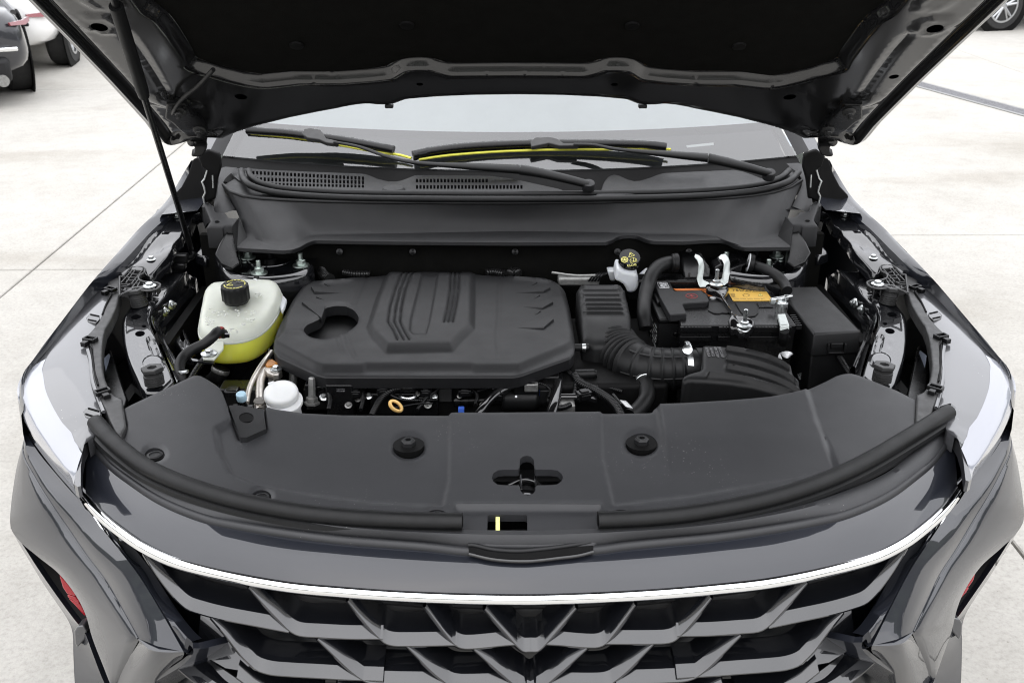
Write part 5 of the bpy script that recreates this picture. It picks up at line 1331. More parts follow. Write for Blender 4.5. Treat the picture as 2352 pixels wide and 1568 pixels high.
# ---------------- engine cover
ec = zENG([(30, 560), (60, 470), (110, 370), (170, 265), (230, 185), (290, 140), (400, 122), (650, 104), (840, 95), (880, 85), (915, 75), (1100, 67), (1520, 68), (1560, 80), (1620, 90), (1800, 100), (2080, 115), (2160, 130), (2210, 155), (2245, 200), (2280, 330), (2305, 480), (2318, 600), (2312, 660), (2285, 695), (1905, 828), (1850, 838), (1200, 840), (420, 838), (350, 822), (60, 690), (25, 640)])
inner = zENG([(120, 530), (140, 430), (200, 300), (265, 200), (330, 155), (660, 130), (890, 115), (930, 85), (1520, 85), (1570, 110), (1800, 120), (2080, 145), (2160, 165), (2195, 200), (2240, 350), (2270, 520), (2272, 590), (2240, 615), (1885, 765), (1560, 768), (1530, 757), (730, 758), (700, 770), (400, 770), (350, 755), (60, 600), (90, 560)])
dome = zENG([(905, 80), (860, 150), (800, 300), (760, 430), (735, 510), (770, 580), (885, 700), (1390, 690), (1480, 590), (1555, 520), (1560, 300), (1560, 90)])
domei = zENG([(945, 60), (900, 170), (860, 280), (815, 400), (790, 490), (820, 560), (905, 690), (1370, 690), (1440, 590), (1515, 505), (1530, 300), (1520, 60)])
slot = zENG([(1160, 105), (1285, 105), (1240, 370), (1215, 500), (1190, 588), (1090, 588), (1062, 560), (1070, 470), (1105, 330)])
oilh = zENG([(420, 345), (500, 328), (580, 332), (640, 360), (678, 410), (672, 460), (620, 510), (520, 550), (460, 575), (400, 582), (320, 568), (265, 540), (255, 505), (285, 470), (340, 448), (385, 425), (408, 388)])
eng_gl = []
for x0 in (985, 1025, 1062):
    eng_gl.append(zENG([(x0 + 40, 75), (x0 + 15, 130), (x0 - 30, 240), (x0 - 70 + (x0-985)*.15, 380), (x0 - 85 + (x0-985)*.2, 490), (x0 - 40, 560), (x0 - 15 + (x0-985)*.2, 625)]))
for x0 in (1375, 1408, 1440):
    eng_gl.append(zENG([(x0, 75), (x0, 130), (x0 - 5, 250), (x0 - 25, 380), (x0 - 50, 490)]))
fins = [zENG(p) for p in ([(315, 210), (345, 205), (600, 242), (340, 245)], [(245, 325), (275, 310), (425, 335), (395, 430)], [(415, 175), (490, 170), (450, 192)], [(355, 277), (445, 270), (410, 292)],
        [(1800, 240), (2110, 195), (2130, 215), (2080, 240)], [(1870, 340), (2125, 305), (2150, 325), (2075, 362)], [(1800, 498), (2140, 432), (2155, 455), (2080, 515)], [(1960, 165), (2030, 165), (2000, 182)], [(1970, 265), (2050, 262), (2010, 285)], [(1985, 388), (2055, 382), (2020, 405)])]
def eng_h(P):
    h = -.010*(1 - sstep(sdist(P, inner), -16, 1)) * sstep(P[:, 1], 600, 640)
    h += .013*np.clip((sdist(P, dome) + 2)/16, 0, 1)*sstep(sdist(P, dome), -4, 4)
    h -= .006*sstep(sdist(P, slot), -3, 5)
    for g_ in eng_gl: h -= .0048*np.exp(-(seg_dist(P, g_)/2.6)**2)
    h -= .003*(1 - sstep(np.abs(sdist(P, oilh)), 0, 6))
    h += .0025*np.exp(-(seg_dist(P, zENG([(130, 530), (270, 535)]))/4)**2)
    h -= .004*(sstep(P[:, 0], 1215, 1200)*0)
    h -= .0025*np.exp(-(seg_dist(P, zENG([(740, 100), (690, 200), (640, 320)]))/4)**2)
    h -= .0022*np.exp(-(seg_dist(P, zENG([(1745, 130), (1740, 400), (1725, 560), (1735, 700)]))/4)**2)
    h -= .0022*np.exp(-(seg_dist(P, zENG([(575, 530), (600, 620), (650, 730)]))/4)**2)
    h -= .0018*np.exp(-(seg_dist(P, zENG([(510, 555), (555, 680)]))/4)**2)
    h += .006*sstep(sdist(P, zENG([(380, 150), (660, 125), (620, 145), (400, 165)])), -3, 5)
    h += .006*sstep(sdist(P, zENG([(1800, 112), (2080, 130), (2160, 150), (2100, 155), (1850, 135)])), -3, 5)
    return h
EP = (0, .68, .915); EN = (0, -.035, 1)
engc = sheet('engine_cover', ec, onplane(EP, EN), M_PLASTIC, CAR, holes=[roundpoly(oilh, 6, 4)], h=eng_h, step=4.2, pts_extra=along(eng_gl + [list(slot) + [slot[0]], dome, inner], (-4.5, -2.2, 0, 2.2, 4.5), 4.5), skirt=(0, .004, -.024), edge=7, drop=.004, smooth=40)
sheet('oil_filler_recess', zENG([(230, 320), (700, 320), (710, 420), (650, 540), (450, 610), (240, 580)]), onz(.886), M_PLASTIC_D, engc, step=12)

for f in fins:          # moulded wedges, tall at their outer end
    f = np.array(f); W = hit(f, EP, EN); outer = f[:, 0].min() if f[:, 0].mean() < 900 else f[:, 0].max(); inner_ = f[:, 0].max() if f[:, 0].mean() < 900 else f[:, 0].min()
    t_ = (f[:, 0] - inner_)/(outer - inner_); big = abs(outer - inner_) > 45
    base_ = W + (0, 0, -.012); topp = W.mean(0)*.04 + W*.96 + np.stack([0*t_, 0*t_, -.0012 + (.0075 if big else .004)*t_], 1)
    b = MB(); n_ = len(f); b.loft([base_, W + np.stack([0*t_, 0*t_, -.0025 + (.0055 if big else .003)*t_], 1), topp], closed=True); b.F.append(tuple(range(2*n_, 3*n_))); b.build('moulded_fin', M_PLASTIC, engc, smooth=20)
# ---------------- engine under and in front of the cover
b = MB(); b.box((.0, .86, .80), (.62, .36, .13)); b.box((-.02, .62, .74), (.66, .20, .12)); b.box((.02, .50, .66), (.74, .12, .2)); b.build('engine', M_DARK, CAR, bevel=.01)
def zb(p, z): return pz(*zEF([p])[0], z)
R_ = random.Random(5)
eng = MB()
for x, y, z, s in ((60, 215, .84, (.05, .05, .06)), (205, 260, .84, (.055, .05, .09)), (320, 210, .85, (.03, .04, .05)), (560, 250, .83, (.10, .06, .05)), (700, 280, .82, (.09, .05, .05)), (1080, 160, .85, (.05, .04, .04)), (1440, 135, .86, (.12, .03, .03)), (1300, 300, .80, (.2, .05, .05)), (1560, 250, .82, (.06, .04, .05)), (980, 205, .84, (.07, .03, .03)), (440, 300, .8, (.2, .04, .06)), (1800, 190, .80, (.10, .06, .04)), (1900, 260, .79, (.16, .08, .05))):
    eng.box(zb((x, y), z), s)
eng.build('engine_bracket', M_SATIN, CAR, bevel=.004)
rail_ = MB(); rail_.tube([zb((940, 272), .83), zb((1560, 262), .83)], .0095, 12)
for x in (960, 1010, 1290, 1345, 1560): rail_.lathe([(.0135, -.004), (.0135, .006)], zb((x, 270), .83), (1, 0, 0), 14)
rail_.build('fuel_rail', M_SATIN, CAR)
m_ = MB(); p = zb((1410, 255), .83); m_.lathe([(.023, -.05), (.026, -.046), (.026, .02), (.018, .03), (.018, .06), (.014, .065)], p, (1, .02, 0), 20); m_.box(p + (.0, -.004, .030), (.052, .03, .026)); m_.box(p + (.045, -.004, .012), (.035, .028, .03)); m_.build('throttle_sensor', M_PLASTIC_D, CAR, bevel=.003)
for (x, y, z, sx) in ((1515, 218, .848, .011), (988, 330, .835, .012)):
    b = MB(); b.box(zb((x, y), z), (sx, .010, .012)); b.build('blue_lock_tab', M_BLUE, CAR, bevel=.001)
b = MB(); b.box(zb((1445, 180), .868), (.028, .012, .018)); b.box(zb((1445, 168), .873), (.02, .010, .008)); b.build('grey_connector', M_CAST, CAR, bevel=.002)
# matrix code plate left blank; small white dot
b = MB(); b.lathe([(.0024, 0), (.0024, .001), (.0001, .0012)], zb((1347, 243), .862), (0, -.8, .6), 12); b.build('paint_dot', M_PRINTW, CAR)
b = MB(); b.lathe([(.0030, 0), (.0030, .001), (.0001, .0012)], zb((1202, 190), .86), (0, -.6, .8), 12); b.build('paint_dot', M_PRINTG, CAR)
# ignition module with printed face
pm = zb((885, 225), .845); b = MB(); b.box(pm, (.028, .016, .030)); b.box(pm + (0, .004, .019), (.020, .014, .010)); im = b.build('map_sensor', M_GREYBRACKET, CAR, bevel=.002)
for p, z, r in (((807, 240), .85, .007), ((380, 238), .85, .007), ((700, 225), .852, .005), ((978, 238), .85, .005), ((90, 245), .85, .0075), ((313, 258), .845, .006), ((925, 160), .86, .004)):
    bolt(CAR, zb(p, z), r*.72, .006, axis=(0, -.55, .8), m=M_STEEL if r > .0065 else M_CAST)
W = zb((640, 232), .85); b = MB(); t = np.linspace(0, 2*np.pi, 30); b.tube(np.stack([W[0] + .016*np.cos(t), W[1] + .010*np.sin(t), W[2] + .004*np.sin(t)], 1), .0045, 8); b.build('hose_clamp', M_STEEL, CAR)
# dipstick ring
W = zb((560, 305), .862); t = np.linspace(0, 2*np.pi, 36); tilt = .55
b = MB(); b.tube(np.stack([W[0] + .0112*np.cos(t), W[1] + .006*np.sin(t)*math.cos(tilt) + .006*np.cos(t)*0, W[2] - .006*np.cos(t) + .007*np.sin(t)], 1), .0034, 10, ry=1.5); b.build('dipstick_ring', M_TAN, CAR, label='yellow dipstick ring in front of the engine cover')
# corrugated looms
def loom(name, P, r, mat_=M_SATIN, pitch=.005, tape=(), parent=None, amp=.16):
    S = spline(P, 12); L_ = np.linalg.norm(np.diff(S, axis=0), axis=1).sum(); n = max(20, int(L_/pitch*4)); S = spline(P, n)
    k = np.arange(n); rr = r*(1 - amp*(np.abs(((k/4.0) % 1) - .5) > .26))
    b = MB(); b.tube(S, rr, 10); return b.build(name, mat_, parent or CAR, smooth=60)
loom('wire_loom', [zb((615, 190), .87), zb((540, 200), .868), (zb((470, 250), .86)), zb((425, 320), .855), zb((400, 370), .85)], .0068)
loom('wire_loom', [zb((1730, 100), .87), zb((1760, 150), .865), zb((1860, 200), .862), zb((1960, 265), .858), zb((2010, 320), .855), zb((2040, 380), .85)], .0092)
loom('wire_loom', [zb((1650, 55), .87), zb((1720, 110), .866), zb((1735, 180), .86), zb((1720, 250), .852)], .0050)
loom('wire_loom', [zb((1980, 230), .86), zb((2010, 265), .858), zb((2040, 300), .856)], .004)
loom('wire_loom', [zb((1620, 318), .85), zb((1660, 312), .85), zb((1700, 295), .85)], .006)
tubeo('taped_cable', [zb((1370, 140), .872), zb((1300, 180), .87), zb((1220, 225), .866), zb((1165, 275), .862), zb((1120, 330), .858), zb((1090, 370), .85)], .0085, M_GLOSSBLACK, CAR)
tubeo('coolant_hose', [zb((1615, 20), .865), zb((1625, 120), .860), zb((1615, 210), .856), zb((1590, 320), .85), zb((1570, 380), .84)], .0115, M_GLOSSBLACK, CAR)
tubeo('breather_pipe', [zb((1640, 248), .852), zb((1700, 248), .852), zb((1800, 250), .852), zb((1870, 262), .846)], .0085, M_GLOSSBLACK, CAR)
tubeo('thin_wire', [zb((540, 318), .857), zb((640, 300), .858), zb((700, 290), .858), zb((800, 288), .856)], .0018, M_SATIN, CAR)
tubeo('thin_wire', [zb((0, 180), .868), zb((70, 178), .868), zb((160, 170), .868), zb((260, 160), .868)], .003, M_GLOSSBLACK, CAR)
for p, q, r in (((425, 150), (430, 210), .0065), ((1390, 130), (1395, 190), .005)): tubeo('mounting_post', [zb(p, .868), zb(q, .84)], r, M_CAST, CAR, sp=False)
b = MB(); b.box(zb((205, 245), .852), (.048, .02, .05)); b.build('engine_plug', M_SATIN, CAR, bevel=.008)
b = MB()
for i in range(2):
    for j in range(8): b.box(zb((175 + 7*j, 196 + 12*i), .882), (.0012, .0012, .001))
b.build('engraved_dots', M_PRINTG, CAR, kind='stuff')
b = MB(); b.lathe([(.012, -.02), (.010, .02), (.0075, .021), (.0075, .024)], zb((1800, 97), .87), (.9, -.1, .1), 16); b.build('vacuum_nipple', M_PLASTIC_D, CAR)
b = MB(); b.lathe([(.0085, -.004), (.0092, -.003), (.0092, .003), (.0085, .004)], pz(*R11([(1672, 828)])[0], .90), (1, 0, 0), 18); b.build('small_clamp', M_STEEL, CAR)
b = MB(); b.lathe([(.008, -.02), (.008, .02)], pz(*R11([(1640, 826)])[0], .90), (1, 0, 0), 12); b.build('hose_stub', M_RUBBER, CAR)
pp = [zb((2045, 285), .868), zb((2060, 300), .868), zb((2085, 322), .866)]
b = MB(); b.loft([[pp[0] + (-.006, 0, .006), pp[1] + (-.006, 0, .006), pp[2] + (-.006, 0, .004)], [pp[0] + (.006, 0, .004), pp[1] + (.008, 0, .002), pp[2] + (.008, 0, 0)]]); b.build('white_tape', M_PRINTW, CAR, solid=.001)
pp = zb((1650, 305), .84); b = MB(); b.box(pp, (.05, .03, .02)); b.build('cast_bracket', M_CAST, CAR, bevel=.004)

# ---------------- coolant tank
def tank():
    def TLZ(yy): return .9645 - .030*(yy - 405)/413
    top = zTK([(540, 418), (450, 428), (395, 478), (372, 570), (352, 670), (345, 750), (372, 800), (470, 824), (600, 826), (720, 810), (830, 765), (910, 700), (975, 610), (1014, 520), (1015, 450), (975, 408), (890, 398), (760, 398), (650, 404)])
    T = Z(top, np.interp([p[1] for p in top], [zTK([(0, 405)])[0][1], zTK([(0, 818)])[0][1]], [.938, .908])); T = spline(T, 64, True); c = T.mean(0)
    def ring(sc, dz, dy=0): return c + (T - c)*np.array([sc, sc, 1]) + np.array([0, dy, dz])
    b = MB()
    b.loft([ring(.02, .0262)] + [ring(s, z) for s, z in ((.4, .026), (.78, .0256), (.875, .0235), (.93, .0185), (.965, .011), (.988, .003), (1.0, -.004))], closed=True)
    t = b.build('coolant_tank', M_CREAM, CAR, smooth=70, label='milky white coolant tank with black screw cap')
    b = MB(); b.loft([ring(1.0, -.004), ring(1.014, -.0045), ring(1.018, -.007), ring(1.014, -.0095), ring(1.0, -.010)], closed=True); b.build('tank_seam', M_CREAM, t, smooth=40)
    b = MB(); b.loft([ring(1.008, -.010), ring(1.006, -.020), ring(.995, -.035), ring(.975, -.048), ring(.94, -.058), ring(.86, -.064), ring(.5, -.065), ring(.02, -.065)], closed=True)
    b.build('coolant', M_COOLANT, t, smooth=70, label='green yellow coolant filling the lower half of the tank')
    # raised ribs and moulded dots on the lid
    rs = random.Random(2); b = MB()
    for x0, y0, w, h_ in ((430, 570, 140, 60), (640, 570, 160, 60), (400, 620, 70, 90), (690, 650, 110, 60), (560, 735, 130, 30), (800, 450, 60, 30)):
        for k in range(14):
            yy = y0 + rs.random()*h_; q = pz(*zTK([(x0 + rs.random()*w, yy)])[0], TLZ(yy)); b.box(q, (.0035, .0035, .0016))
    b.build('moulded_marks', M_CREAM, t, kind='stuff')
    # cap
    cc = pz(*zTK([(650, 505)])[0], TLZ(505) - .002); ax = np.array([0, -.06, 1.0])
    k = zTK([(545, 400), (765, 400)]); r = np.linalg.norm(pz(*k[1], .97) - pz(*k[0], .97))/2*.98
    b = MB(); b.lathe([(r*.86, -.004), (r*.9, .0), (r, .004, 1), (r, .030, 1), (r*.97, .036, 1), (r*.90, .038), (r*.86, .037), (.001, .037)], cc, ax, 96, lobes=14, amp=.022); cap = b.build('tank_cap', M_PLASTIC_D, t, smooth=35)
    pr = MB(); a_ = np.linspace(0, 2*np.pi, 60)
    for k2 in range(18):
        if k2 in (8, 9, 17): continue
        th = 2*np.pi*k2/18; q = cc + np.array([math.cos(th)*r*.74, math.sin(th)*r*.74, .0378 + .06*math.sin(th)*r*.74])
        R3 = np.stack([[-math.sin(th), math.cos(th), 0], [math.cos(th), math.sin(th), 0], [0, 0, 1]], 1); pr.box(q, (.006, .0022, .0008), R3)
    tri = [cc + np.array([x*r, y*r, .0385 + .06*y*r]) for x, y in ((-.52, -.26), (-.06, -.26), (-.29, .20))]
    pr.tube(np.array(tri + [tri[0]]), .0009, 6)
    pr.build('cap_print', M_PRINTY, cap)
    pr = MB(); w = [cc + np.array([x*r, y*r, .0385 + .06*y*r]) for x, y in ((.05, .28), (.18, .38), (.30, .26), (.45, .36), (.55, .30))]; pr.tube(np.array(w), .0009, 6); pr.build('cap_symbol', M_PRINTG, cap)
    # overflow hose at the front and its clip
    H = [pz(*zTK([(545, 775)])[0], .952), pz(*zTK([(500, 760)])[0], .968), pz(*zTK([(460, 800)])[0], .965), pz(*zTK([(400, 850)])[0], .955), pz(*zTK([(300, 900)])[0], .945), pz(*zTK([(225, 960)])[0], .935), pz(*zTK([(195, 1040)])[0], .925), pz(*zTK([(205, 1110)])[0], .915), pz(*zTK([(215, 1180)])[0], .90)]
    tubeo('overflow_hose', H, .0105, M_RUBBER, CAR, steps=60)
    q = pz(*zTK([(530, 765)])[0], .964); b = MB(); t_ = np.linspace(0, 2*np.pi, 24); d_ = np.array([.6, -.15, .5]); b.lathe([(.0118, -.004), (.0122, -.004), (.0122, .004), (.0118, .004)], q + (-.008, .0, .0), (1, -.2, -.3), 24); b.box(q + (.012, -.006, -.004), (.010, .006, .008)); b.build('spring_clip', M_GLOSSBLACK, CAR)
    b = MB(); b.lathe([(.0125, -.003), (.0130, 0), (.0125, .003)], q + (-.002, 0, .0), (1, -.2, -.3), 20); b.build('red_mark', M_PRINTR, CAR)
    q = pz(*zTK([(222, 1078)])[0], .922); b = MB(); b.lathe([(.0112, -.003), (.0118, 0), (.0112, .003)], q, (.1, -.3, -1), 20); b.build('steel_ring', M_STEEL, CAR)
    # mounting foot with its bolt
    ft = zTK([(375, 930), (470, 830), (550, 810), (545, 890), (510, 930), (470, 975), (380, 970)]); b = MB(); b.prism(Z(ft, .906), (0, 0, -.006)); b.build('tank_foot', M_CREAM, t, bevel=.002)
    bolt(CAR, pz(*zTK([(432, 935)])[0], .907), .0085, .009, m=M_STEEL, washer=2.0)
    bk = zTK([(285, 970), (370, 985), (475, 985), (470, 1010), (300, 990)]); b = MB(); b.prism(Z(bk, .899), (0, 0, -.004)); b.build('tank_bracket', M_BAYPAINT, CAR)
    ear = zTK([(995, 480), (1020, 460), (1052, 495), (1040, 540), (1015, 590), (1000, 560)]); b = MB(); b.prism(Z(ear, .93), (0, 0, -.012)); b.build('tank_ear', M_FLUIDWHITE, t, bevel=.003)
    # outlet hose below, rear hose stub
    H = [pz(*zTK([(530, 1045)])[0], .83), pz(*zTK([(510, 1100)])[0], .815), pz(*zTK([(470, 1150)])[0], .79), pz(*zTK([(430, 1200)])[0], .76)]
    tubeo('outlet_hose', H, .019, M_RUBBER, CAR)
    b = MB(); b.lathe([(.0195, -.005), (.0202, -.004), (.0202, .004), (.0195, .005)], H[0]*.6 + H[1]*.4, H[0] - H[1], 24); b.build('beige_clamp', M_CAST, CAR)
    H = [pz(*zTK([(770, 400)])[0], .95), pz(*zTK([(800, 365)])[0], .955), pz(*zTK([(815, 335)])[0], .955)]
    tubeo('return_hose', H, .0085, M_RUBBER, CAR); b = MB(); b.lathe([(.0092, -.002), (.0098, 0), (.0092, .002)], H[1], H[2] - H[0], 18); b.build('steel_ring', M_STEEL, CAR)
    return t
tank()
# air conditioning pipes, service port, washer filler
tubeo('alloy_pipe', [pz(*zTK([(935, 920)])[0], .89), pz(*zTK([(870, 1000)])[0], .885), pz(*zTK([(800, 1110)])[0], .875), pz(*zTK([(755, 1210)])[0], .87), pz(*zTK([(730, 1330)])[0], .865)], .0058, M_ALU, CAR)
tubeo('alloy_pipe', [pz(*zTK([(930, 1050)])[0], .87), pz(*zTK([(880, 1070)])[0], .872), pz(*zTK([(850, 1130)])[0], .868), pz(*zTK([(838, 1220)])[0], .865), pz(*zTK([(838, 1330)])[0], .86), pz(*zTK([(838, 1390)])[0], .855)], .0092, M_ALU, CAR)
q = pz(*zTK([(838, 1345)])[0], .86); b = MB()
for k in range(4): b.lathe([(.011, -.002), (.0118, 0), (.011, .002)], q + (0, -.004*k*0, .006*(k - 1.5)), (0, -.2, 1), 18)
b.build('pipe_ferrule', M_ALU, CAR)
fl = zTK([(870, 1050), (900, 1030), (960, 1020), (1000, 1035), (1015, 1070), (990, 1095), (940, 1098), (900, 1085)]); b = MB(); b.prism(Z(fl, .882), (0, 0, -.016)); b.build('pipe_flange', M_ALU, CAR, bevel=.003)
bolt(CAR, pz(*zTK([(968, 1062)])[0], .883), .007, .008, m=M_STEEL)
gs = zTK([(905, 980), (940, 975), (990, 1010), (960, 1025), (900, 1035), (880, 1020)]); b = MB(); b.prism(Z(gs, .885), (0, 0, -.012)); b.build('amber_bracket', mat('amber_plastic', (.42, .17, .03), .4), CAR, bevel=.002)
q = pz(*zTK([(685, 1255)])[0], .905)
k = zTK([(645, 1260), (727, 1260)]); r = np.linalg.norm(pz(*k[1], .905) - pz(*k[0], .905))/2
b = MB(); b.lathe([(r*.95, -.015), (r, -.014), (r, -.003), (r*.93, 0), (.001, .0005)], q, (.0, -.25, 1), 28); b.build('service_port_cap', M_BLUECAP, CAR, smooth=40, label='small pale blue cap in the notch of the radiator cover')
b = MB(); b.lathe([(r*.55, -.075), (r*.55, -.05), (r*.75, -.048), (r*.75, -.035), (r*.6, -.033), (r*.6, -.014)], q, (-.15, -.1, 1), 20); b.box(q + (-.014, 0, -.035), (.008, .012, .02)); b.box(q + (.014, .002, -.035), (.010, .010, .016)); b.build('service_port', M_SATIN, CAR)
k = zTK([(872, 1250), (1150, 1250)]); r = np.linalg.norm(pz(*k[1], .885) - pz(*k[0], .885))/2
q = pz(*zTK([(1008, 1255)])[0], .880)
b = MB(); b.lathe([(r*.98, -.008), (r, -.004), (r, .002), (r*.96, .007), (r*.8, .0105), (.001, .012)], q, (.0, -.28, 1), 40); wc = b.build('washer_cap', M_WHITEPL, CAR, smooth=50, label='white round washer filler cap behind the radiator cover')
b = MB(); b.lathe([(r*.86, -.07), (r*.86, -.018), (r*1.05, -.016), (r*1.05, -.010), (r*.9, -.008)], q + (.006, -.006, -.004), (.0, -.28, 1), 40); b.build('filler_neck', M_WHITEPL, wc, smooth=40)
p2 = Z(zTK([(900, 1165), (945, 1150), (970, 1165), (925, 1195)]), .888); b = MB(); b.prism(p2, (0, 0, -.004)); b.build('cap_tab', M_WHITEPL, wc, bevel=.001)
# studs beside the washer cap
q = pz(*zTK([(1255, 1335)])[0], .84); b = MB(); b.lathe([(.016, 0), (.016, .004), (.012, .005), (.012, .014), (.0075, .015), (.0068, .055), (.005, .057)], q, (.05, .1, 1), 6); b.build('engine_stud', M_CAST, CAR, smooth=30)
q = pz(*zTK([(1105, 1110)])[0], .85); b = MB(); b.lathe([(.009, -.02), (.009, .03), (.012, .031), (.012, .05)], q, (.1, .2, 1), 12); b.build('engine_stud', M_CAST, CAR)
for x, y, z, s in ((1290, 1240, .83, (.05, .03, .03)), (700, 1230, .82, (.09, .05, .03)), (620, 1280, .83, (.03, .03, .04)), (780, 1280, .83, (.03, .03, .04))):
    b = MB(); b.box(pz(*zTK([(x, y)])[0], z), s); b.build('engine_bracket', M_SATIN, CAR, bevel=.005)

# crinkled sleeves behind the engine cover
for P, r in (([zLB([(2235, 880)])[0], zLB([(2260, 1000)])[0], zLB([(2310, 1090)])[0], zLB([(2400, 1140)])[0]], .014), ([zENG([(560, 80)])[0], zENG([(650, 95)])[0], zENG([(760, 95)])[0]], .010), ([zENG([(1640, 85)])[0], zENG([(1700, 78)])[0], zENG([(1780, 95)])[0]], .011), ([zENG([(1815, 95)])[0], zENG([(1850, 70)])[0], zENG([(1890, 90)])[0]], .012)):
    loom('foil_sleeve', [pz(*p, .915) for p in P], r, M_BRAID, .006, amp=.2)

# ---------------- resonator box, ribbed
rz = R11([(1618, 430), (1640, 395), (1680, 375), (1720, 370), (1880, 370), (1925, 385), (1958, 425), (1980, 520), (2000, 620), (2003, 700), (1980, 745), (1900, 760), (1750, 760), (1660, 740), (1645, 620)])
def res_h(P):
    h = np.zeros(len(P))
    for y in (405, 435, 468, 502, 535, 562, 592):
        yy = R11([(0, y)])[0][1]; h += .0055*np.exp(-((P[:, 1] - yy)/2.4)**2)
    h -= .016*sstep(P[:, 1], 722, 772)
    return h
RL = [[R11([(1610, y)])[0], R11([(2010, y)])[0]] for y in (405, 435, 468, 502, 535, 562, 592)]
sheet('resonator_box', rz, onplane((.2, .9, .935), (0, -.10, 1)), M_PLASTIC_D, CAR, h=res_h, step=5, pts_extra=along(RL, (-4.5, -2.4, -1.2, 0, 1.2, 2.4, 4.5)), skirt=(0, 0, -.12), edge=14, drop=.016, smooth=50)
# ---------------- corrugated intake hose
ih = [pz(1400, 770, .872), pz(1405, 785, .871), pz(1417, 806, .870), pz(1440, 828, .870), pz(1472, 842, .870), pz(1510, 848, .870), pz(1550, 848, .872), pz(1580, 846, .874), pz(1600, 846, .874)]
S = spline(ih, 220); u = np.linspace(0, 1, 220); s_ = u*np.linalg.norm(np.diff(S, axis=0), axis=1).sum()
rr = np.interp(u, [0, .08, .12, .2, .5, .58, .9, 1], [.040, .041, .046, .050, .049, .045, .042, .040])
cor = np.where((u > .14) & (u < .52), .0058*np.sin(s_/.0112*2*np.pi), 0)
for c in (.60, .68, .755, .825, .89): cor = cor + .0042*np.exp(-((u - c)/.009)**2)
b = MB(); b.tube(S, rr + cor, 40); duct = b.build('intake_hose', M_RUBBER, CAR, smooth=60)
for a_ in (-.6, .5, 1.6):
    k = np.arange(120, 205); T = np.gradient(S, axis=0); T /= np.linalg.norm(T, axis=1)[:, None]; side = np.cross(T, (0, 0, 1.)); side /= np.linalg.norm(side, axis=1)[:, None]; up_ = np.cross(side, T)
    b = MB(); b.tube(S[k] + (side[k]*math.sin(a_) + up_[k]*math.cos(a_))*rr[k][:, None]*1.01, .0022, 6); b.build('hose_rib', M_RUBBER, duct)
def band(c, ax, r, w, screw_dir, name='hose_clamp'):
    b = MB(); b.lathe([(r, -w), (r + .0014, -w), (r + .0014, w), (r, w)], c, ax, 48); o = b.build(name, M_STEEL, CAR, smooth=40)
    ax = np.array(ax)/np.linalg.norm(ax); sd = np.array(screw_dir, float); sd -= ax*(sd @ ax); sd /= np.linalg.norm(sd); t = np.cross(ax, sd); R3 = np.stack([t, ax, sd], 1)
    b = MB(); b.box(c + sd*(r + .006), (.020, w*1.7, .010), R3); b.build('clamp_housing', M_STEEL, o, bevel=.0015)
    b = MB(); b.lathe([(.0055, 0), (.0055, .006), (.004, .0075), (.001, .0075)], c + sd*(r + .006) + t*.010, t, 6); b.build('clamp_screw', M_STEEL, o)
band(pz(1577, 842, .876), (1, .03, 0), .0425, .006, (-.0, .1, 1))
band(pz(1398, 766, .872), (-.10, 1, .05), .043, .005, (-.25, -.2, 1))
b = MB(); c = pz(1578, 804, .93); b.lathe([(.007, 0), (.0105, .002), (.0105, .005), (.006, .007), (.001, .0075)], c, (0, -.7, .7), 20); b.build('clamp_head', M_STEEL, CAR)
# drain elbow under the hose
el = [pz(*R11([(2050, 980)])[0], .862), pz(*R11([(2085, 1040)])[0], .858), pz(*R11([(2105, 1120)])[0], .852), pz(*R11([(2100, 1180)])[0], .845), pz(*R11([(2050, 1250)])[0], .835), pz(*R11([(1990, 1300)])[0], .83)]
tubeo('breather_elbow', el, [.020, .020, .0175, .0165, .0165, .0165], M_RUBBER, CAR)
c = el[1]*.7 + el[2]*.3; b = MB(); d_ = el[2] - el[0]; b.lathe([(.0212, -.004), (.0222, -.003), (.0222, .003), (.0212, .004)], c, d_, 30); b.box(c + (-.022, -.004, -.012), (.006, .006, .012)); b.build('spring_clip', M_STEEL, CAR, smooth=40)

# ---------------- air filter box
ab = zAB([(415, 150), (440, 115), (520, 108), (700, 118), (900, 145), (1100, 195), (1400, 270), (1600, 345), (1800, 430), (1885, 475), (1930, 540), (2030, 680), (2120, 850), (2190, 960), (2100, 1010), (1980, 1020), (1850, 1020), (1600, 950), (1300, 870), (900, 810), (500, 775), (220, 765), (110, 790), (75, 740), (85, 680), (180, 630), (330, 590), (405, 560)])
ribs = [zAB(p) for p in ([(830, 235), (1200, 300), (1500, 380), (1750, 480), (1920, 565)], [(830, 390), (1200, 460), (1550, 560), (1850, 680), (2050, 780)], [(835, 545), (1200, 620), (1550, 720), (1900, 850), (2140, 950)], [(520, 685), (900, 715), (1300, 790), (1650, 890), (2000, 990)])]
ribe = zAB([(100, 790), (300, 770), (700, 790), (1100, 845), (1500, 930), (1850, 1020)])
def ab_h(P):
    h = np.zeros(len(P))
    for r_ in ribs: h += .0095*np.exp(-(seg_dist(P, spline(r_, 30))/3.0)**2)
    x = P[:, 0]; h -= .024*sstep(x, 1770, 1900)**1.5
    h -= .010*(1 - sstep(P[:, 1] - (P[:, 0] - 1560)*.05, 772, 800))
    return h
abx = sheet('air_filter_box', ab, onplane((.42, .62, .905), (0, -.16, 1)), M_PLASTIC_D, CAR, h=ab_h, step=4.5, pts_extra=along([spline(r_, 30) for r_ in ribs] + [ribe], (-6, -3.6, -1.8, 0, 1.8, 3.6, 6)), skirt=(0, .01, -.13), edge=9, drop=.010, smooth=50)
b = MB(); b.lathe([(.040, 0), (.040, .05)], pz(1598, 842, .876), (1, .03, 0), 40); b.build('box_spigot', M_PLASTIC_D, abx)

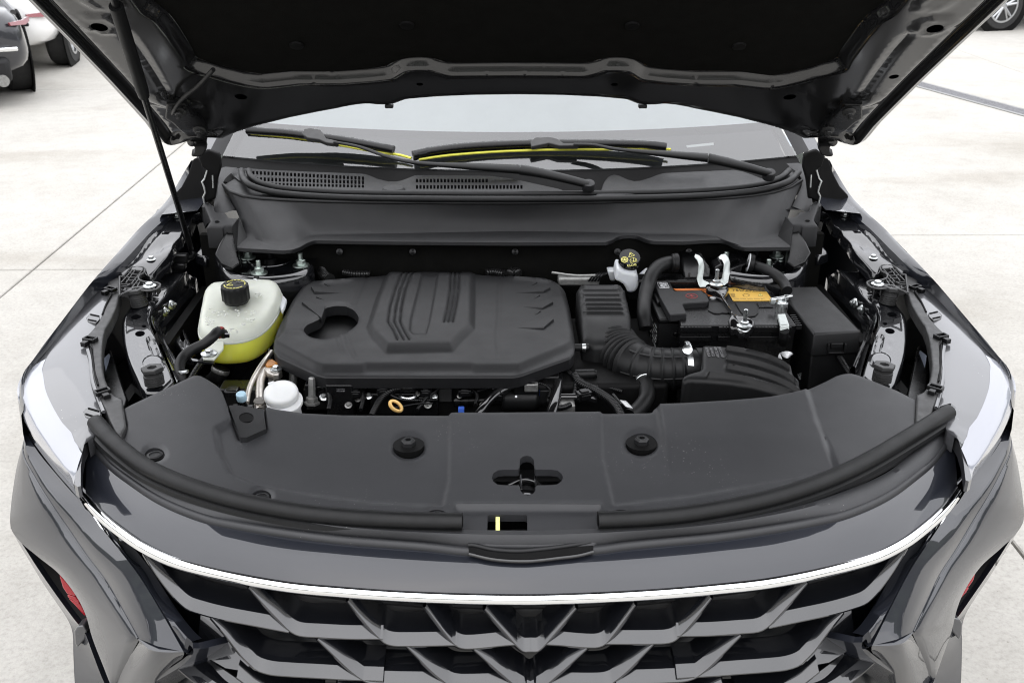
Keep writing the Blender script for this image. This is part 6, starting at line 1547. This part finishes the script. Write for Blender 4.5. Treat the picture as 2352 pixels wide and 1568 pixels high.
# ---------------- text
def text(name, s, o, ux, uy, size, m, parent, depth=.0006, align='CENTER'):
    """flat lettering: o = middle, ux = reading direction, uy = up direction of the letters"""
    cu = bpy.data.curves.new('lettering', 'FONT'); cu.body = s; cu.size = size; cu.align_x = align; cu.align_y = 'CENTER'; cu.extrude = depth/2; cu.resolution_u = 2
    t = bpy.data.objects.new('lettering', cu); COL.objects.link(t)
    dg = bpy.context.evaluated_depsgraph_get(); me = t.evaluated_get(dg).to_mesh()
    V = np.array([v.co[:] for v in me.vertices]); F = [tuple(p.vertices) for p in me.polygons]
    t.evaluated_get(dg).to_mesh_clear(); bpy.data.objects.remove(t); bpy.data.curves.remove(cu)
    ux = np.array(ux, float); ux /= np.linalg.norm(ux); uy = np.array(uy, float); n = np.cross(ux, uy); n /= np.linalg.norm(n); uy = np.cross(n, ux)
    W = np.array(o) + V[:, :1]*ux + V[:, 1:2]*uy + V[:, 2:3]*n
    return mk(name, W, F, m, parent, flat=True)
for k, (s, x) in enumerate((('JH-CG-F07', 730), ('>PP-TD20<', 655), ('06-09-52', 580), ('119010-A', 505))):
    q = hit(zAB([(x, 290)]), (.42, .62, .9065), (0, -.16, 1))[0]; text('moulded_text', s, q, (0, -1, -.16), (1, 0, 0), .0085, M_PRINTG, abx)

# ---------------- battery
BZ = .925
def bz(p, z=BZ): return pz(*zBAT([p])[0], z)
bt = np.array([bz((500, 618)), bz((1895, 612)), bz((2285, 1150)), bz((640, 1152))])
b = MB()
low = bt + (0, 0, -.018)
b.loft([bt + (0, 0, -.20), low + (0, 0, -.018), low], closed=True, cap=True)
lid = bt.copy(); cen = bt.mean(0); lip = cen + (bt - cen)*1.012
b.loft([lip + (0, 0, -.020), lip + (0, 0, -.002), lip*.995 + cen*.005 + (0, 0, 0)], closed=True, cap=True)
bat = b.build('battery', M_SATIN, CAR, label='black battery with yellow and orange label on top', bevel=.0025, smooth=30)
def raised(name, pts, z, hgt, m, parent=None, bev=.0015):
    b = MB(); b.prism(np.array([bz(p, z) for p in pts]) + (0, 0, hgt), (0, 0, -hgt)); return b.build(name, m, parent or bat, bevel=bev, smooth=30)
raised('battery_label', [(1312, 625), (1815, 625), (1835, 632), (1945, 793), (1938, 806), (1390, 808), (1375, 800), (1302, 668)], BZ, .0016, M_LABELY, bev=.0005)
raised('battery_label', [(515, 632), (1100, 628), (1160, 640), (1225, 720), (1205, 732), (1030, 737), (985, 690), (930, 655), (560, 660)], BZ, .0013, M_LABELO, bev=.0005)
e1 = bz((1600, 700)) - bz((1500, 700)); e2 = bz((1500, 640)) - bz((1540, 700))
def btext(s, p, size, m, dz=.0019, ux=None): return text('label_text', s, bz(p) + (0, 0, dz), e1 if ux is None else ux, e2, size, m, bat, .0005)
btext('75D23R', (1540, 660), .0175, M_PRINTK)
for y, x0, x1 in ((686, 1560, 1790), (778, 1390, 1860), (790, 1400, 1830)):
    b = MB(); n = int((x1 - x0)/14)
    for k in range(n):
        if k % 7 == 6: continue
        b.box(bz((x0 + 14*k, y)) + (0, 0, .0018), (.0009, .0022, .0004))
    b.build('small_print', M_PRINTK, bat, kind='stuff')
tri = [bz(p) + (0, 0, .0019) for p in ((1745, 738), (1808, 738), (1772, 708))]; b = MB(); b.prism(tri, (0, 0, -.0005)); b.build('warning_triangle', M_PRINTY, bat)
b = MB(); b.tube(np.array(tri + [tri[0]]), .0004, 6); b.box(bz((1774, 722)) + (0, 0, .0024), (.0010, .006, .0004)); b.build('triangle_outline', M_PRINTK, bat)
for x in (1365, 1395, 1375, 1400): 
    b = MB(); t_ = np.linspace(0, 2*np.pi, 12); q = bz((x, 720 if x in (1365, 1395) else 750)) + (0, 0, .0018); b.tube(np.stack([q[0] + .0022*np.cos(t_), q[1] + .004*np.sin(t_), q[2] + 0*t_], 1), .0004, 5); b.build('care_symbol', M_PRINTK, bat)
b = MB()
for k in range(12):
    a_ = 2*np.pi*k/12; b.box(bz((1570 + 45*math.cos(a_), 730 + 20*math.sin(a_))) + (0, 0, .0018), (.003, .0012, .0004))
b.build('diagram', M_PRINTK, bat)
b = MB()
for y, x0, x1 in ((664, 980, 1120), (688, 1090, 1190), (712, 1030, 1180)):
    for k in range(int((x1 - x0)/12)): b.box(bz((x0 + 12*k, y)) + (0, 0, .0015), (.0008, .0022, .0004))
b.build('small_print', M_PRINTK, bat, kind='stuff')
for x, m in ((1092, M_PRINTW), (1208, M_LABELB)):
    q = bz((x, 764)) + (0, 0, .0005); b = MB(); b.lathe([(.0072, 0), (.0072, .0008), (.001, .0009)], q, (0, 0, 1), 20); b.build('charge_dot', m if m is M_PRINTW else M_BLUE, bat)
    b = MB()
    for k in range(4): b.box(bz((x - 15 + 11*k, 794)) + (0, 0, .0004), (.0011, .0035, .0005))
    b.build('dot_caption', M_PRINTG, bat, kind='stuff')
raised('vent_strip', [(1025, 840), (1240, 840), (1330, 980), (1300, 995), (1230, 985), (1180, 1000), (1110, 995), (1020, 950)], BZ, .0030, M_PLASTIC_D)
raised('vent_strip', [(1410, 840), (1700, 850), (1740, 910), (1745, 990), (1700, 1030), (1560, 1050), (1480, 960)], BZ, .0030, M_PLASTIC_D)
raised('terminal_pad', [(1720, 835), (1900, 835), (1960, 905), (1760, 905)], BZ, .0025, M_SATIN)
for y0, lift in ((1152, .0), (1296, -.034)):
    b = MB()
    for k in range(34):
        x = 660 + 46*k
        if 8 < k < 12 or 14 < k < 21: continue
        q = bz((min(x, 2250), 1152)); b.box(q + (0, -.004, -.008 if y0 == 1152 else -.030), (.012, .006, .012))
    b.build('case_rib', M_SATIN, bat, kind='stuff', bevel=.001)
b = MB()
for k in range(6):
    q = bz((2190 + 18*k, 1010 + 29*k)); b.box(q + (.008, 0, -.004), (.012, .004, .010))
b.build('end_rib', M_PLASTIC_D, bat)
# positive terminal cover
CVZ = .938
cvp = [(232, 530), (465, 524), (480, 540), (535, 655), (560, 662), (915, 650), (940, 660), (965, 690), (1000, 694), (1036, 785), (1030, 805), (1010, 816), (670, 836), (655, 850), (716, 975), (705, 985), (482, 1000), (465, 985), (330, 740)]
cvw = np.array([bz(p, CVZ) for p in cvp]); b = MB(); b.prism(cvw, (0, 0, -.018)); cvr = b.build('terminal_cover', M_PLASTIC, CAR, bevel=.003, smooth=30)
raised('cover_base', [(140, 770), (235, 745), (330, 740), (480, 1000), (716, 985), (705, 1100), (590, 1125), (320, 1132)], .905, .012, M_PLASTIC_D, cvr, .004)
sdp = np.array([bz((140, 770), .905), bz((320, 1132), .905), bz((600, 1130), .905), bz((640, 1160), .905)]); b = MB(); b.loft([sdp, sdp + (0, 0, -.10)]); b.build('cover_side', M_PLASTIC_D, cvr)
raised('cover_latch', [(225, 745), (275, 740), (345, 870), (290, 880)], .917, .010, M_PLASTIC_D, cvr, .003)
u = bz((420, 530), CVZ) - bz((250, 530), CVZ); v = bz((232, 530), CVZ) - bz((300, 660), CVZ)
q0 = [bz(p, CVZ) + (0, 0, .0006) for p in ((290, 542), (430, 542), (466, 618), (325, 620))]
b = MB(); b.tube(roundpoly(np.array(q0 ), .003)[list(range(16)) + [0]], .0006, 6); b.build('label_frame', M_PRINTW, cvr)
text('label_text', 'IDLE', bz((403, 580), CVZ) + (0, 0, .0006), -v, u, .0125, M_PRINTW, cvr); text('label_text', 'START', bz((350, 580), CVZ) + (0, 0, .0006), -v, u, .0110, M_PRINTW, cvr)
q = bz((786, 735), CVZ) + (0, 0, .0004); rx = np.linalg.norm(bz((868, 735), CVZ) - bz((704, 735), CVZ))/2; t_ = np.linspace(0, 2*np.pi, 36)
b = MB(); b.tube(np.stack([q[0] + rx*np.cos(t_), q[1] + rx*1.05*np.sin(t_), q[2] + 0*t_], 1), .0009, 6); b.box(q, (rx*1.0, .0026, .0008)); b.box(q + (0, 0, .0001), (.0026, rx*1.0, .0008)); b.build('plus_sign', M_PRINTR, cvr)
# printed panel on the cover's flank
sd0, sd1 = bz((120, 920), .88), bz((285, 1220), .88)
b = MB(); rs = random.Random(8); d_ = bz((290, 1120), .87) - bz((150, 830), .87)
for r_ in range(7):
    for k in range(22):
        if rs.random() < .25: continue
        q = bz((140, 770), .905)*(1 - (k + 2)/26) + bz((320, 1132), .905)*((k + 2)/26) + np.array([-.0012, 0, -.018 - .009*r_]); b.box(q, (.0008, .004, .0035))
b.build('side_print', M_PRINTW, cvr, kind='stuff')
# hold-down bar
HZ = .942
hb = [(1000, 578), (1080, 560), (1180, 590), (1300, 575), (1330, 600), (1300, 650), (1268, 690), (1290, 745), (1345, 840), (1400, 935), (1480, 985), (1640, 1030), (1695, 1085), (1690, 1150), (1640, 1180), (1600, 1220), (1550, 1245), (1500, 1230), (1450, 1200), (1350, 1165), (1330, 1110), (1315, 1050), (1355, 980), (1370, 920), (1320, 850), (1240, 735), (1200, 685), (1100, 625), (1010, 600)]
def hbz(P):
    P = np.asarray(P, float); z = np.interp(P[:, 1], [zBAT([(0, 560)])[0][1], zBAT([(0, 700)])[0][1], zBAT([(0, 950)])[0][1], zBAT([(0, 1080)])[0][1], zBAT([(0, 1230)])[0][1]], [.945, .946, .946, .938, .925]); return Z(P, z), np.array([0, 0, 1.])
hdb = sheet('hold_down_bar', zBAT(hb), hbz, M_GLOSSBLACK, CAR, step=4, skirt=(0, 0, -.012), edge=7, drop=.006, smooth=50,
      h=lambda P: -.006*np.exp(-(seg_dist(P, zBAT([(1250, 690), (1330, 820), (1410, 960), (1480, 1060)]))/6)**2) + .004*np.sin(P[:, 0]*.35)*sstep(P[:, 1], 735, 760))
bolt(CAR, bz((1545, 1165), .931), .0095, .010, m=M_STEEL, stud=.028, name='clamp_nut', washer=1.75)
bolt(CAR, bz((1140, 565), .950), .0095, .010, m=M_STEEL, stud=.026, name='clamp_nut', washer=1.75)
b = MB(); b.tube([bz((1520, 1260), .91), bz((1518, 1400), .83)], .004, 8); b.build('hook_rod', M_SATIN, CAR)
b = MB(); b.tube(spline(np.array([bz(p, .926) for p in ((1385, 1172), (1450, 1200), (1530, 1240), (1560, 1245), (1610, 1210), (1660, 1170))]), 30), .0024, 6); b.build('bar_edge', M_STEEL, hdb)
# pale zinc brackets holding the loom boxes
for pts in ([(845, 150), (905, 172), (950, 225), (968, 290), (968, 340), (955, 430), (948, 500), (975, 530), (1042, 560), (1000, 580), (990, 605), (905, 605), (880, 560), (864, 505), (880, 420), (892, 300), (872, 225), (830, 185)], [(1180, 195), (1215, 160), (1280, 150), (1320, 200), (1338, 255), (1335, 400), (1312, 535), (1262, 578), (1230, 575), (1175, 545), (1200, 525), (1225, 500), (1245, 400), (1255, 285), (1225, 215)]):
    W = Y(zBAT(pts), np.interp([p[1] for p in pts], [150, 230, 500, 560, 600], [1.135, 1.095, 1.085, 1.06, 1.05])); b = MB(); b.prism(W, (0, .006, .002)); b.build('loom_bracket', M_BRACKETWHITE, CAR, bevel=.002, smooth=30)
# black loom boxes behind the battery
for pts in ([(648, 185), (880, 178), (985, 240), (1055, 325), (1062, 480), (670, 482)], [(1112, 330), (1230, 262), (1330, 178), (1560, 180), (1600, 262), (1520, 310), (1500, 470), (1115, 480)]):
    W = Y(zBAT(pts), np.interp([p[1] for p in pts], [178, 262, 480], [1.17, 1.105, 1.10])); b = MB(); b.prism(W, (0, .05, 0)); b.build('loom_box', M_SATIN, CAR, bevel=.006)
for x in (740, 1195, 1405):
    b = MB()
    for k in range(2): b.box(Y(zBAT([(x + 20*k, 433)]), 1.097)[0], (.002, .003, .012))
    b.build('box_rib', M_GREYBRACKET, CAR)
b = MB(); b.box((.42, 1.11, .915), (.30, .05, .05)); b.build('loom_tray', M_SATIN, CAR, bevel=.004)
cl = [Y(zBAT([(560, 255)]), 1.12)[0], Y(zBAT([(460, 255)]), 1.12)[0], Y(zBAT([(320, 305)]), 1.10)[0], Y(zBAT([(210, 430)]), 1.07)[0], Y(zBAT([(150, 600)]), 1.04)[0], Y(zBAT([(115, 760)]), 1.0)[0], Y(zBAT([(100, 900)]), .96)[0], Y(zBAT([(105, 1040)]), .93)[0], Y(zBAT([(130, 1200)]), .91)[0]]
tubeo('battery_cable', cl, .0165, M_RUBBER, CAR)
for q, rr_ in ((cl[0], .021), (cl[0]*.7 + cl[1]*.3, .020)): b = MB(); b.lathe([(rr_, -.006), (rr_ + .002, -.004), (rr_ + .002, .004), (rr_, .006)], q, (1, 0, 0), 24); b.build('cable_sleeve', M_RUBBER, CAR)
cr = [Y(zBAT([(1600, 255)]), 1.12)[0], Y(zBAT([(1700, 295)]), 1.11)[0], Y(zBAT([(1850, 350)]), 1.09)[0], Y(zBAT([(2010, 440)]), 1.06)[0], Y(zBAT([(2120, 560)]), 1.03)[0], Y(zBAT([(2160, 660)]), 1.0)[0]]
tubeo('battery_cable', cr, .0125, M_RUBBER, CAR)
b = MB(); b.lathe([(.021, -.003), (.0225, -.003), (.0225, .003), (.021, .003)], Y(zBAT([(1615, 255)]), 1.118)[0], (1, -.15, -.15), 28); b.build('white_collar', M_PRINTW, CAR)
b = MB(); b.lathe([(.020, -.006), (.023, -.005), (.023, .005), (.020, .006)], Y(zBAT([(1638, 262)]), 1.117)[0], (1, -.15, -.15), 28); b.build('cable_sleeve', M_RUBBER, CAR)
# negative terminal
c = bz((2080, 900), .935); b = MB(); b.lathe([(.0125, -.012), (.0135, 0), (.0135, .012), (.0105, .013), (.009, .016), (.001, .0165)], c + (0, 0, .0), (0, 0, 1), 24); nt_ = b.build('battery_terminal', M_STEEL, CAR, smooth=40)
b = MB(); b.box(c + (-.020, .006, .013), (.012, .010, .012)); b.box(c + (-.006, .006, .017), (.010, .014, .010)); b.tube([c + (-.024, .006, .017), c + (.024, .010, .024)], .0042, 10); b.lathe([(.0075, 0), (.0075, .008)], c + (.006, .008, .020), (1, .1, .2), 6); b.build('terminal_bolt', M_STEEL, nt_, bevel=.001)
tb = [bz(p, z) for p, z in (((2020, 990), .935), ((2135, 985), .935), ((2195, 1150), .935), ((2065, 1160), .935))]; b = MB(); b.prism(tb, (0, 0, -.008)); f_ = [bz((2065, 1160), .935), bz((2195, 1150), .935)]; b.prism([f_[0], f_[1], f_[1] + (0, -.004, -.022), f_[0] + (0, -.004, -.022)], (0, .006, 0)); b.build('terminal_tab', M_BRACKETWHITE, nt_, bevel=.002)
tubeo('earth_cable', [bz((2120, 1230), .925), bz((2110, 1330), .905), bz((2090, 1430), .87), bz((2060, 1540), .84)], .0105, M_RUBBER, CAR)
# curled white tag
tg = zAB([(1705, 390), (1710, 350), (1740, 310), (1790, 280)]); tg2 = zAB([(1760, 410), (1760, 380), (1770, 350), (1800, 340)])
ta = [(1700, 385), (1712, 330), (1760, 290), (1840, 275), (1920, 290), (1955, 320)]; tb_ = [(1770, 412), (1750, 345), (1745, 325), (1790, 370), (1850, 395), (1890, 380)]
b = MB(); b.loft([spline(Z(zAB(ta), [.865, .872, .88, .885, .885, .88]), 16), spline(Z(zAB(tb_), [.865, .87, .872, .875, .875, .872]), 16)]); b.build('cable_tag', M_LABELW, CAR, solid=.0006)
tr = Z(zAB([(2025, 665), (2098, 635), (2082, 745), (2060, 745)]), .84); b = MB(); b.prism(tr, (0, 0, -.001)); b.build('foil_tag', M_STEEL, CAR)

# ---------------- brake fluid reservoir
ax = np.array([0.03, -.50, .84]); ax /= np.linalg.norm(ax)
cc = Y(zBRK([(742, 535)]), 1.10)[0]
k = Y(zBRK([(400, 560), (1065, 560)]), 1.10); r = np.linalg.norm(k[1] - k[0])/2*.95
b = MB(); b.lathe([(r*.93, -.016), (r*.97, -.015), (r*.97, -.006, 1), (r, -.003, 1), (r, .004, 1), (r*.96, .008), (.001, .009)], cc, ax, 90, lobes=9, amp=.012); bc = b.build('brake_fluid_cap', M_SATIN, CAR, smooth=35)
b = MB()
for k in range(9):
    th = 2*np.pi*k/9 + .3; u_ = np.cross(ax, (0, 0, 1.)); u_ /= np.linalg.norm(u_); v_ = np.cross(ax, u_)
    q = cc + (u_*math.cos(th) + v_*math.sin(th))*r*1.02; b.box(q, (.004, .004, .007))
b.build('cap_lug', M_SATIN, bc)
u_ = np.array([1., 0, .0]); u_ -= ax*(u_ @ ax); u_ /= np.linalg.norm(u_); v_ = np.cross(ax, u_)
def on_cap(x, y, h=.0095): return cc + u_*x*r + v_*y*r + ax*h
def bk(px): q = (Y(zBRK([px]), 1.10)[0] - cc); d = rays(zBRK([px]))[0]; t = ((cc + ax*.0095 - CAM) @ ax)/(d @ ax); return CAM + d*t
b = MB(); b.tube(roundpoly(np.array([bk((765, 335)), bk((900, 430)), bk((720, 485))]), .0016, 5)[list(range(15)) + [0]], .0006, 6); b.tube([bk((778, 372)), bk((795, 415))], [.0012, .0007], 6); b.tube([bk((801, 434)), bk((803, 440))], .0009, 6)
b.build('warning_triangle', M_PRINTY, bc)
b = MB()
for rr_, w in ((100, 12), (62, 10)):
    b.tube(np.array([bk((600 + rr_*math.cos(t), 555 + rr_*.86*math.sin(t))) for t in np.linspace(0, 2*np.pi, 9 if rr_ == 100 else 24)]), .0009 if rr_ == 100 else .0006, 6)
b.lathe([(.0028, 0), (.0028, .0006), (.001, .0007)], bk((600, 555)) - ax*.0004, ax, 16);  b.build('fluid_symbol', M_PRINTY, bc)
b = MB()
for P in ([(865, 500), (865, 600)], [(865, 500), (780, 525), (795, 610), (865, 590)], [(865, 500), (900, 500), (940, 590), (865, 590)], [(780, 560), (750, 570), (790, 650), (870, 625), (970, 605), (940, 520), (915, 520)]):
    b.tube(np.array([bk(p) for p in P]), .00055, 6)
b.build('book_symbol', M_PRINTY, bc)
text('cap_text', 'DOT3', bk((810, 712)), bk((740, 720)) - bk((880, 700)), -(bk((800, 660)) - bk((810, 740))), .0085, M_PRINTY, bc)
body = MB(); c2 = cc - ax*.016
b = MB(); b.lathe([(r*.82, 0), (r*.82, -.025), (r*.80, -.045)], c2, ax, 30)
bot = [(300, 1190), (430, 1220), (560, 1300), (640, 1420), (670, 1540), (800, 1550), (930, 1530), (970, 1450), (1035, 1330), (1010, 1230), (1005, 1100), (975, 1010), (900, 960), (600, 900), (380, 800)]
W = Y(zBRK(bot), 1.075)
b.prism(W, (0, .05, .01)); rsv = b.build('brake_fluid_reservoir', M_FLUIDWHITE, CAR, label='frosted white brake fluid bottle against the firewall', bevel=.008, smooth=60)
W = Y(zBRK([(1010, 1080), (1260, 860), (1370, 890), (1180, 1130), (1060, 1250)]), 1.14); b = MB(); b.prism(W, (0, .02, 0)); b.build('reservoir_neck', M_FLUIDWHITE, rsv, bevel=.004)
W = Y(zBRK([(90, 880), (350, 880), (330, 1190), (180, 1190)]), 1.15); b = MB(); b.prism(W, (0, .03, 0)); b.build('reservoir_foot', M_FLUIDWHITE, rsv, bevel=.004)
b = MB(); b.box(pz(*zRB([(120, 345)])[0], .925), (.10, .03, .02)); b.build('wiring_holder', M_CAST, CAR, bevel=.004)
for k in range(4): tubeo('thin_wire', [pz(*zRB([(200 + 25*k, 355)])[0], .93), pz(*zRB([(240 + 22*k, 310)])[0], .945), pz(*zRB([(290 + 18*k, 290)])[0], .94)], .0025, M_SATIN, CAR)

# ---------------- fuse box at the right of the bay
fb = R21([(655, 408), (925, 404), (1228, 712), (905, 733)])
W = Z(fb, .93); b = MB(); cen = W.mean(0)
o2 = cen + (W - cen)*1.03
b.loft([W*.985 + cen*.015, W + (0, 0, -.004), o2 + (0, 0, -.045), o2 + (0, 0, -.052)], closed=True, cap=True); fbx = b.build('fuse_box', M_PLASTIC_D, CAR, bevel=.004, smooth=30)
W2 = cen + (W - cen)*.98; b = MB(); b.loft([W2 + (0, 0, -.05), W2 + (0, -.01, -.20)], closed=True, cap=True); b.build('box_base', M_PLASTIC_D, fbx, bevel=.004)
q = (W[2] + W[3])/2 + (0, -.006, -.034); b = MB()
for dx in (-.018, .018): b.box(q + (dx, 0, 0), (.004, .010, .022))
b.box(q + (0, 0, -.010), (.034, .010, .004)); b.box(q + (0, .0, .006), (.026, .006, .012)); b.build('box_latch', M_PLASTIC_D, fbx, bevel=.0015)
bolt(CAR, pz(*R21([(1135, 958)])[0], .84), .0085, .009, m=M_STEEL, washer=1.9)
b = MB()
for dx in (-.016, .016): b.box(pz(*R21([(1130, 945)])[0], .846) + (dx, 0, 0), (.003, .012, .022))
b.build('bolt_guard', M_PLASTIC_D, CAR)
b = MB(); b.box(pz(*R21([(1120, 985)])[0], .82), (.08, .05, .02)); b.build('box_bracket', M_PLASTIC_D, CAR, bevel=.004)
# cable ties and small hoses round the towers
tubeo('loom_branch', [pz(*R21([(420, 330)])[0], .93), pz(*R21([(520, 330)])[0], .925), pz(*R21([(640, 370)])[0], .92)], .006, M_RUBBER, CAR)
tubeo('brake_pipe', [pz(*R11([(1450, 310)])[0], .97), pz(*R11([(1600, 330)])[0], .96), pz(*R11([(1750, 330)])[0], .96)], .0028, M_CAST, CAR)

# ---------------- more of the clutter between engine and shield
def plug(p, z, s, rz=0, m=None, name='wire_connector'):
    q = zb(p, z); c_, n_ = math.cos(rz), math.sin(rz); R3 = np.array([[c_, -n_, 0], [n_, c_, 0], [0, 0, 1.]])
    b = MB(); b.box(q, s, R3); b.box(q + R3 @ np.array([0, 0, s[2]*.55]), (s[0]*.55, s[1]*.8, s[2]*.25), R3); b.box(q + R3 @ np.array([0, -s[1]*.55, 0]), (s[0]*.7, s[1]*.3, s[2]*.6), R3)
    return b.build(name, m or M_SATIN, CAR, bevel=.0012)
plug((300, 225), .862, (.018, .014, .016)); plug((470, 205), .866, (.022, .016, .016), .3); plug((760, 215), .864, (.020, .015, .014), -.2)
plug((1010, 215), .862, (.026, .016, .014), .1); plug((1230, 235), .86, (.02, .02, .02)); plug((1790, 235), .858, (.03, .018, .018), .4); plug((640, 180), .874, (.03, .018, .012))
for P, r in ([(270, 165), (330, 200), (345, 260), (330, 330)], .0042), ([(480, 170), (510, 220), (600, 262), (720, 268), (830, 262)], .0034), ([(850, 165), (830, 200), (760, 250), (700, 330)], .0038), ([(960, 170), (1040, 185), (1090, 230), (1080, 300)], .004), ([(1180, 165), (1150, 190), (1060, 215), (960, 230)], .0034), ([(1480, 150), (1540, 170), (1570, 200), (1560, 250)], .0036), ([(1770, 130), (1820, 170), (1930, 180), (2040, 210)], .0045), ([(110, 200), (130, 260), (120, 330)], .0045):
    loom('wire_loom', [zb(p, .866 - .0006*k*8) for k, p in enumerate(P)], r, M_SATIN, .004, amp=.22)
for p in ((250, 300), (530, 235), (770, 300), (1130, 300), (1640, 200)): bolt(CAR, zb(p, .845), .0045, .005, axis=(0, -.5, .85), m=M_CAST)
# looms along the firewall and beside the towers
for P, r in ([(-.62, .98, .90), (-.66, .85, .88), (-.68, .70, .86), (-.66, .55, .84)], .007), ([(.66, 1.0, .90), (.69, .85, .88), (.70, .68, .86)], .007), ([(.28, 1.16, .93), (.33, 1.05, .91), (.36, .9, .88)], .006):
    loom('wire_loom', P, r, M_SATIN, .006)
